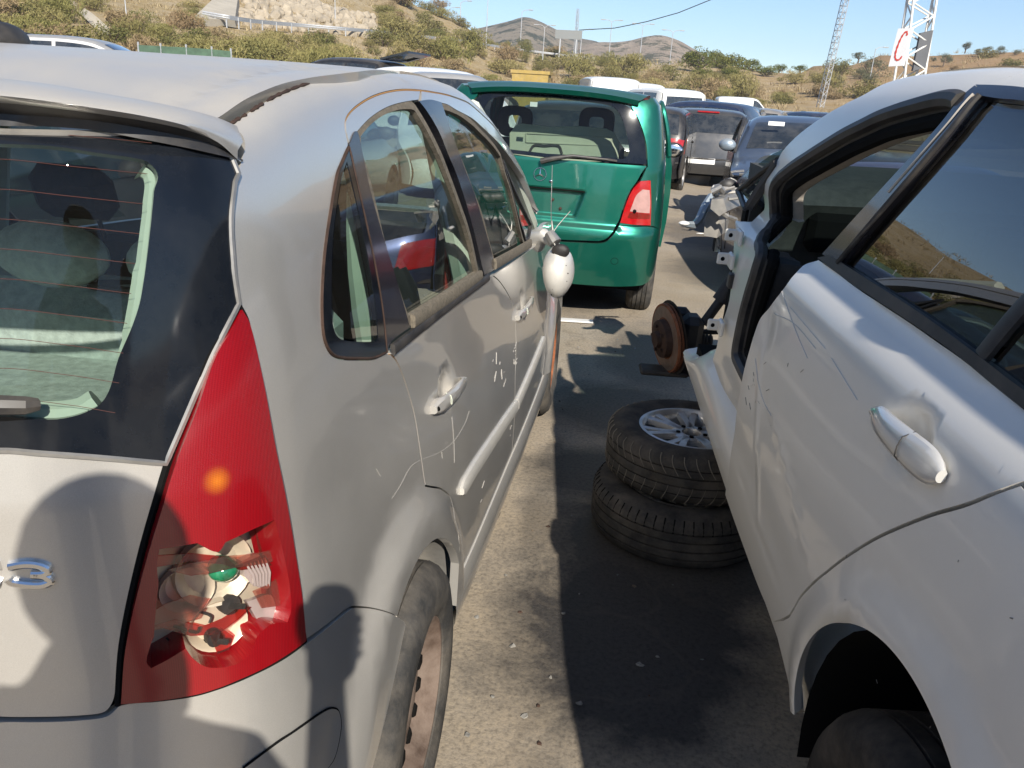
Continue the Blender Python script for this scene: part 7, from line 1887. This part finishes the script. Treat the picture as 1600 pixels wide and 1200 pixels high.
for k, (x, r, h, mt, kd) in enumerate(((1040, 42, 80, 'black_paint', 'hatch'), (1068, 46, 85, 'grey_paint', 'estate'), (1096, 47, 75, 'black_paint', 'hatch'), (1120, 30, 70, 'grey_paint', 'hatch'), (1205, 44, 80, 'light_grey', 'hatch'), (1240, 36, 60, 'black_paint', 'hatch'), (1262, 30, 20, 'navy', 'hatch'), (1190, 26, -15, 'bronze', 'hatch'), (1128, 25, 5, 'black_paint', 'hatch'), (1310, 40, 70, 'white_paint', 'hatch'), (760, 40, 60, 'grey_paint', 'hatch'), (600, 30, 75, 'black_paint', 'hatch'), (575, 36, 60, 'light_grey', 'hatch'))):
    lb = {'black_paint': 'black car low in the far rows, only its roof and glass showing', 'grey_paint': 'dark grey car low in the far rows, only its roof and glass showing', 'light_grey': 'silver car low in the far rows, only its roof and glass showing', 'navy': 'dark blue car just above the white roof line, only its roof showing', 'bronze': 'grey beige car behind the navy saloon, only its roof showing', 'white_paint': 'white car just above the white roof line, only its roof showing'}[mt]
    far('parked_car', lb, kd, x, r, h, M[mt], dz=.10 if x > 1000 else 0, group='parked cars in the far rows, '+mt.replace('_', ' '))
for k in range(44):
    x, y = random.uniform(.85, 1.5), random.uniform(-.2, 4.5)
    c = Vector((x, y, 0)); s_ = random.choice((.003, .004, .006, .009)); mb = MB(); n = random.randint(4, 6)
    pts = [(math.cos(2*PI*q/n+k)*s_*random.uniform(.5, 1.2), math.sin(2*PI*q/n+k)*s_*random.uniform(.3, 1.0)) for q in range(n)]; h_ = random.uniform(.001, .006)
    mb.loft([[c+Vector((a, b, .001)) for a, b in pts], [c+Vector((a*.7, b*.7, h_)) for a, b in pts]], closed_u=True); mb.f.append(tuple(n+q for q in range(n))); mb.mi.append(0)
    kd = ('glass_crumb', 'broken glass crumb on the concrete between the cars', M['pane_pale']) if k % 4 == 0 else ('rust_flake', 'dark rust flake on the concrete between the cars', M['rust_dark']) if k % 4 == 1 else ('leaf_scrap', 'dry leaf scrap on the concrete between the cars', M['bark']) if k % 4 == 2 else ('grit_stone', 'grey grit stone on the concrete between the cars', M['liner'])
    tag(mb.build(kd[0], kd[2], smooth=False), kd[1], 'litter', kd[0].replace('_', ' ')+'s on the yard')
# ================================================================== WRECKAGE AT THE WHITE CAR'S MISSING FRONT
def wl_(px_, py_, r): return MW.inverted() @ at_r(px_, py_, r)
mb = MB(); mb.tube([wl_(1112, 306, 4.3), wl_(1102, 322, 4.25), wl_(1092, 344, 4.2), wl_(1084, 352, 4.15), wl_(1070, 350, 4.1)], [.02, .022, .02, .02, .014], 6); mb.build('dangling_trim_strip', M['pale_blue'], wc)
mb = MB(); mb.ball(wl_(1069, 349, 4.1), (.028, .02, .012), 8, 6); mb.build('broken_clip', M['white_plastic'], wc)
mb = MB(); q = [wl_(*p, 4.1) for p in ((1106, 330), (1122, 332), (1124, 352), (1120, 372), (1100, 368), (1101, 345))]; dpt = Vector((.10, .25, -.02)); n_ = len(q)
mb.add(q+[p+dpt for p in q], [tuple(range(n_)), tuple(range(2*n_-1, n_-1, -1))]+[(i, n_+i, n_+(i+1) % n_, (i+1) % n_) for i in range(n_)]); mb.build('wing_stay', M['liner'], wc, smooth=False)
mb = MB(); rj = random.Random(8)
for k in range(12):
    a = wl_(rj.uniform(1110, 1140), rj.uniform(296, 326), rj.uniform(4.0, 4.3)); mb.tube([a, a+Vector((rj.uniform(-.05, .10), rj.uniform(-.05, .05), rj.uniform(-.05, .04))), a+Vector((rj.uniform(-.0, .12), .05, rj.uniform(-.08, .02)))], rj.uniform(.006, .015), 6)
mb.build('bent_brackets', M['dull_metal'], wc)
mb = MB(); q = [wl_(*p, 4.0) for p in ((1112, 312), (1130, 310), (1136, 330), (1124, 338), (1110, 326))]; dpt = Vector((.12, .2, 0)); n_ = len(q)
mb.add(q+[p+dpt for p in q], [tuple(range(n_)), tuple(range(2*n_-1, n_-1, -1))]+[(i, n_+i, n_+(i+1) % n_, (i+1) % n_) for i in range(n_)]); mb.build('wing_bracket', M['dull_metal'], wc, smooth=False)
# ================================================================== TYRE STACK
def tread_lines(parent, T, rad, w):
    mb = MB()
    for k in range(46):
        a0 = 2*PI*k/46
        for (h0, h1, da, rr) in ((w*.46, w*.12, .10, .0022), (-w*.10, -w*.46, -.08, .0016)):
            L = [T @ Vector((lerp(h0, h1, j/5), (rad-.0012-.005*max(0, abs(lerp(h0, h1, j/5))/w-.36)*34)*math.cos(a0+da*(j/5)**1.6), (rad-.0012-.005*max(0, abs(lerp(h0, h1, j/5))/w-.36)*34)*math.sin(a0+da*(j/5)**1.6))) for j in range(6)]
            mb.tube(L, rr, 4)
    absorb(parent, mb, M['groove_dust'])
M['groove_dust'] = simple('dusty tyre groove', (.13, .115, .095), .95)
ct = on_z(1082, 666, .375); cb_ = on_z(1058, 812, .0)
print('stack', ct, cb_)
UP = Matrix.Rotation(R(-90), 4, 'Y')
Tt = Matrix.Translation((ct.x, ct.y, .285)) @ Matrix.Rotation(R(-1.5), 4, 'X') @ UP.inverted().inverted()
root = thing('wheel', 'worn tyre on a seven spoke alloy rim, lying on top of another tyre', 'wheel', M=Matrix.Translation((ct.x, ct.y, .195)))
Lw = Matrix.Translation((0, 0, .092)) @ Matrix.Rotation(R(-90), 4, 'Y') @ Matrix.Rotation(.25, 4, 'X')
ty = wheel_parts(root, (0, 0, 0), 1, rad=.305, width=.185, rim=.188, kind=7, tyre=M['tread'], M_=Lw)
tread_lines(ty, Lw, .305, .185)
root = thing('wheel', 'worn tyre lying flat on the ground under the alloy wheel', 'wheel', M=Matrix.Translation((ct.x-.02, ct.y-.075, .0)))
Lw = Matrix.Translation((0, 0, .095)) @ Matrix.Rotation(R(-90), 4, 'Y') @ Matrix.Rotation(.6, 4, 'X')
ty = wheel_parts(root, (0, 0, 0), 1, rad=.318, width=.190, rim=.19, kind=5, tyre=M['tread'], M_=Lw)
mb = MB()
for k in range(60):
    a = 2*PI*k/60; rr_2 = .3165; L = [Lw @ Vector((lerp(.088, .045, j/3), (rr_2-.02*(1-j/3)**2)*math.cos(a), (rr_2-.02*(1-j/3)**2)*math.sin(a))) for j in range(4)]; mb.tube(L, .0026, 4)
absorb(ty, mb, M['void'])
# ================================================================== SMALL LITTER
c = on_z(770, 807); o = [on_z(*p, .003) for p in ((763, 814), (766, 803), (782, 802), (776, 815))]; mb = MB()
ctr_ = sum(o, Vector())/4; ins = [ctr_+(p-ctr_)*.5 for p in o]; up_ = Vector((0, 0, .006)); mb.loft([o, [p+up_ for p in o], [p+up_ for p in ins], ins], closed_u=True, closed_v=True); tag(mb.build('bracket', M['black_part'], smooth=False), 'small dark square bracket lying on the sunlit strip', 'bracket')
def scrap(px_, py_, s, name, label, mat, h=.01, kind='scrap'):
    c = on_z(px_, py_); mb = MB(); rr = random.Random(px_)
    pts = [(math.cos(2*PI*k/7)*s*rr.uniform(.6, 1.2), math.sin(2*PI*k/7)*s*rr.uniform(.5, 1.0)) for k in range(7)]
    n = 7; lo = [c+Vector((x, y, .002)) for x, y in pts]; hi = [c+Vector((x*.8, y*.8, h*rr.uniform(.4, 1.4))) for x, y in pts]; mb.loft([lo, hi], closed_u=True); mb.f.append(tuple(7+k for k in range(7))); mb.mi.append(0)
    tag(mb.build(name, mat, smooth=False), label, kind)
scrap(812, 705, .018, 'plastic_chip', 'tiny pale plastic chip at the edge of the shadow beside the sill', M['white_plastic'])
scrap(780, 751, .016, 'dry_leaf', 'brown curled leaf on the sunlit concrete beside the sill', M['rust_dark'])
scrap(1048, 303, .35, 'paper_scrap', 'white torn paper under the black dented hatchback', M['paper'], .02)
scrap(1094, 365, .05, 'plastic_chip', 'white chip on the shaded ground left of the white car', M['white_plastic'])
scrap(735, 845, .012, 'pebble', 'small pebble beside the silver sill', M['rock'])
for k, (x, y) in enumerate(((790, 900), (745, 965), (800, 1010), (770, 1090), (730, 1150), (820, 1120), (860, 1060), (905, 1100), (1000, 1040), (880, 960))): scrap(x, y, .006+.003*(k % 3), 'pebble', 'tiny pebble on the concrete between the two cars', M['liner'], .006, 'pebble')
for o in col.objects:
    if o.name.startswith('pebble') and o.get('label') == 'tiny pebble on the concrete between the two cars': o['group'] = 'pebbles between the cars'
c = on_z(893, 503); mb = MB(); mb.box((c.x, c.y, .012), (.30, .07, .012), Matrix.Translation(c) @ Matrix.Rotation(.1, 4, 'Z') @ Matrix.Translation(-c), .003); tag(mb.build('plastic_strip', M['white_plastic']), 'white plastic strip on the ground in front of the green bumper', 'strip')
c = on_z(1070, 286); mb = MB(); rows = []
for i in range(7):
    q = i/6; rows.append([c+Vector(((.45-.1*q)*math.cos(a)*(1+.2*math.sin(3*a+i)), .3*math.sin(a)*(1-.3*q), .5*q*(1+.25*math.sin(2*a+1)))) for a in [2*PI*k/16 for k in range(16)]])
mb.loft(rows, closed_u=True); mb.f.append(tuple(96+k for k in range(16))); mb.mi.append(0); tag(mb.build('plastic_liner', simple('grey translucent plastic', (.16, .16, .16), .35), smooth=True), 'crumpled grey plastic liner beside the black dented hatchback', 'liner')
# ================================================================== THE PHOTOGRAPHER, standing behind the camera
def skin_body(name, joints, edges, mat, parent, root_i=0, sub=2):
    me = bpy.data.meshes.new(name); me.from_pydata([j[0] for j in joints], edges, []); o = bpy.data.objects.new(name, me); finish(o, parent); me.materials.append(mat)
    sk_ = o.modifiers.new('skin', 'SKIN'); sk_.use_smooth_shade = True
    for i, j in enumerate(joints):
        r = j[1] if isinstance(j[1], tuple) else (j[1], j[1]); me.skin_vertices[0].data[i].radius = r; me.skin_vertices[0].data[i].use_root = (i == root_i)
    s = o.modifiers.new('sub', 'SUBSURF'); s.levels = s.render_levels = sub
    return o
_sd = Vector((math.sin(R(-20.2))*math.cos(R(34.2)), math.cos(R(-20.2))*math.cos(R(34.2)), -math.sin(R(34.2))))
hs_ = SV.P(SV.hit(180, 905)); head = hs_-_sd*((1.575-hs_.z)/-_sd.z*-1 if False else (1.575-hs_.z)/(-_sd.z))
print('head', head)
person = thing('person', 'person in a navy shirt and jeans taking the picture with a phone', 'person', loc=(head.x, head.y-.02, 0))
O = Vector((head.x, head.y-.02, 0)); hd_ = head-O
ph = CAM-CF*.014-O                                    # back of the phone
hand = ph+CR*.0-CU*.055-CF*.018
J = [((0, -.03, .93), (.15, .105)), ((0, -.04, 1.10), (.135, .10)), ((0, -.05, 1.25), (.16, .115)), ((-.01, -.05, 1.355), (.11, .085)), ((0, -.035, 1.43), (.062, .06)), ((hd_.x, hd_.y, hd_.z-.07), (.055, .058)), ((hd_.x, hd_.y, hd_.z+.0), (.074, .092)), ((hd_.x, hd_.y-.01, hd_.z+.065), (.07, .085)),
     ((.13, -.05, 1.335), (.062, .06)), ((.215, -.08, 1.25), (.052, .05)), ((.27, -.07, 1.06), (.042, .042)), (tuple(Vector((.27, -.07, 1.06)).lerp(hand, .5)), (.036, .036)), (tuple(hand-Vector((0, .015, .05))), (.026, .024)), (tuple(hand), (.036, .02)),
     ((-.16, -.05, 1.375), (.062, .06)), ((-.225, -.06, 1.30), (.052, .05)), ((-.26, -.05, 1.04), (.042, .042)), ((-.24, .02, .83), (.032, .032)), ((-.24, .04, .76), (.024, .034)), ((-.235, .05, .70), (.02, .034)),
     ((.10, -.03, .86), (.10, .10)), ((.11, -.01, .50), (.065, .07)), ((.12, -.05, .12), (.045, .05)), ((.13, .07, .035), (.04, .03)), ((.13, .14, .03), (.036, .022)),
     ((-.10, -.03, .86), (.10, .10)), ((-.11, -.01, .50), (.065, .07)), ((-.12, -.05, .12), (.045, .05)), ((-.13, .07, .035), (.04, .03)), ((-.13, .14, .03), (.036, .022))]
E_ = [(0, 1), (1, 2), (2, 3), (3, 4), (4, 5), (5, 6), (6, 7), (3, 8), (8, 9), (9, 10), (10, 11), (11, 12), (12, 13), (3, 14), (14, 15), (15, 16), (16, 17), (17, 18), (18, 19), (0, 20), (20, 21), (21, 22), (22, 23), (23, 24), (0, 25), (25, 26), (26, 27), (27, 28), (28, 29)]
skin_body('body', J, E_, M['skin'], person)
# fingers of the holding hand, wrapped behind the phone, and the thumb at its side
JF = []; EF = []
for k in range(4):
    b0 = hand+CU*(.022-.018*k)+CR*.018; L = .062-.006*abs(k-1.3); i = len(JF)
    JF += [(tuple(hand+CU*(.015-.012*k)), .011), (tuple(b0+CR*.012-CF*.004), .0095), (tuple(b0+CR*.026+CF*.008), .0088), (tuple(b0+CR*.020+CF*(.018)), .0078)]; EF += [(i, i+1), (i+1, i+2), (i+2, i+3)]
i = len(JF); JF += [(tuple(hand-CU*.02-CR*.01), .013), (tuple(hand-CR*.034), .0115), (tuple(hand-CR*.040+CU*.028+CF*.006), .010), (tuple(hand-CR*.036+CU*.05+CF*.008), .009)]; EF += [(i, i+1), (i+1, i+2), (i+2, i+3)]
for q in range(0, len(JF), 4): skin_body('finger' if q < 16 else 'thumb', JF[q:q+4], [(0, 1), (1, 2), (2, 3)], M['skin'], person, 0, 1)
mb = MB(); mb.ball((hd_.x, hd_.y-.022, hd_.z+.028), (.090, .108, .100), 20, 14); hr_ = mb.build('hair', M['hair'], person)
mb = MB()
for sx in (-1, 1): mb.ball((hd_.x+sx*.032, hd_.y+.086, hd_.z+.005), (.014, .010, .010), 10, 8)
mb.ball((hd_.x, hd_.y+.105, hd_.z-.03), (.014, .018, .022), 10, 8); mb.ball((hd_.x, hd_.y+.092, hd_.z-.065), (.024, .010, .007), 10, 8)
for sx in (-1, 1): mb.ball((hd_.x+sx*.082, hd_.y+.0, hd_.z-.005), (.012, .022, .032), 10, 8)
mb.build('face', M['skin'], person)
def cloth(name, js, es, mat, g): return skin_body(name, [(j[0], tuple(x+g for x in j[1])) for j in js], es, mat, person)
cloth('shirt', J[0:4]+J[8:11]+J[14:17], [(0, 1), (1, 2), (2, 3), (3, 4), (4, 5), (5, 6), (3, 7), (7, 8), (8, 9)], M['shirt'], .014)
cloth('trousers', [J[0], J[20], J[21], J[22], J[25], J[26], J[27]], [(0, 1), (1, 2), (2, 3), (0, 4), (4, 5), (5, 6)], M['jeans'], .016)
for q in (23, 28): cloth('shoe', [((J[q][0][0], -.07, .05), (.045, .045)), ((J[q][0][0], .06, .04), (.048, .038)), ((J[q][0][0], .17, .035), (.042, .03))], [(0, 1), (1, 2)], M['trim'], .0)
phone = Matrix((( CR.x, CU.x, -CF.x, 0), (CR.y, CU.y, -CF.y, 0), (CR.z, CU.z, -CF.z, 0), (0, 0, 0, 1)))
mb = MB(); mb.prism([(cx+.028*math.cos(R(a)), cy+.028*math.sin(R(a))) for cx, cy, a0 in ((.008, -.010, 0), (-.008, -.010, 90), (-.008, -.102, 180), (.008, -.102, 270)) for a in range(a0, a0+91, 15)], 0, .008); ob = mb.build('phone', M['satin']); ob.matrix_world = Matrix.Translation(CAM-CF*.010) @ phone; tag(ob, 'black phone held up in the photographer\'s right hand', 'phone')
# ================================================================== light and camera
hz_ = bpy.data.materials.new('pale air'); hz_.use_nodes = True; tz = hz_.node_tree; tz.nodes.remove(tz.nodes['Principled BSDF'])
pv = tz.nodes.new('ShaderNodeVolumePrincipled'); pv.inputs['Color'].default_value = (.86, .91, 1, 1); pv.inputs['Density'].default_value = .0005; pv.inputs['Anisotropy'].default_value = .2
tz.links.new(pv.outputs[0], tz.nodes['Material Output'].inputs['Volume'])
mb = MB(); mb.box((0, 250, 14), (1500, 1250, 100)); tag(mb.build('haze', hz_, smooth=False), 'thin pale air between the yard and the far hills', 'haze', None, 'stuff')
w = bpy.data.worlds.new('World'); scene.world = w; w.use_nodes = True
t = w.node_tree; bg = t.nodes['Background']
sk = t.nodes.new('ShaderNodeTexSky'); sk.sky_type = 'NISHITA'; sk.sun_disc = False
SUN_EL, SUN_AZ = R(34.2), R(-20.2)                   # direction the light travels: 20 degrees left of the cars' heading
sd = Vector((math.sin(SUN_AZ)*math.cos(SUN_EL), math.cos(SUN_AZ)*math.cos(SUN_EL), -math.sin(SUN_EL)))
to = -sd
sk.sun_elevation = SUN_EL; sk.sun_rotation = math.atan2(to.x, to.y)
sk.altitude = 900; sk.air_density = 1.0; sk.dust_density = 0.0; sk.ozone_density = 4.0
hs = t.nodes.new('ShaderNodeHueSaturation'); hs.inputs['Saturation'].default_value = 1.0; t.links.new(sk.outputs[0], hs.inputs['Color']); t.links.new(hs.outputs[0], bg.inputs[0]); bg.inputs[1].default_value = .085
sl_ = bpy.data.lights.new('sun', 'SUN'); sl_.energy = 4.8; sl_.angle = R(.53); sl_.color = (1.0, .93, .82)
so = bpy.data.objects.new('sun', sl_); col.objects.link(so); so.rotation_euler = sd.to_track_quat('-Z', 'Y').to_euler(); so.location = (6, -14, 14)
cd = bpy.data.cameras.new('camera'); cd.sensor_fit = 'HORIZONTAL'; cd.sensor_width = 36; cd.lens = FPX/1600*36
cd.clip_start = .02; cd.clip_end = 5000
co = bpy.data.objects.new('camera', cd); col.objects.link(co)
co.matrix_world = Matrix(((CR.x, CU.x, -CF.x, CAM.x), (CR.y, CU.y, -CF.y, CAM.y), (CR.z, CU.z, -CF.z, CAM.z), (0, 0, 0, 1)))
scene.camera = co
scene.view_settings.view_transform = 'Standard'; scene.view_settings.look = 'None'; scene.view_settings.exposure = .75; scene.view_settings.gamma = 1
scene.cycles.max_bounces = 8; scene.cycles.transparent_max_bounces = 16
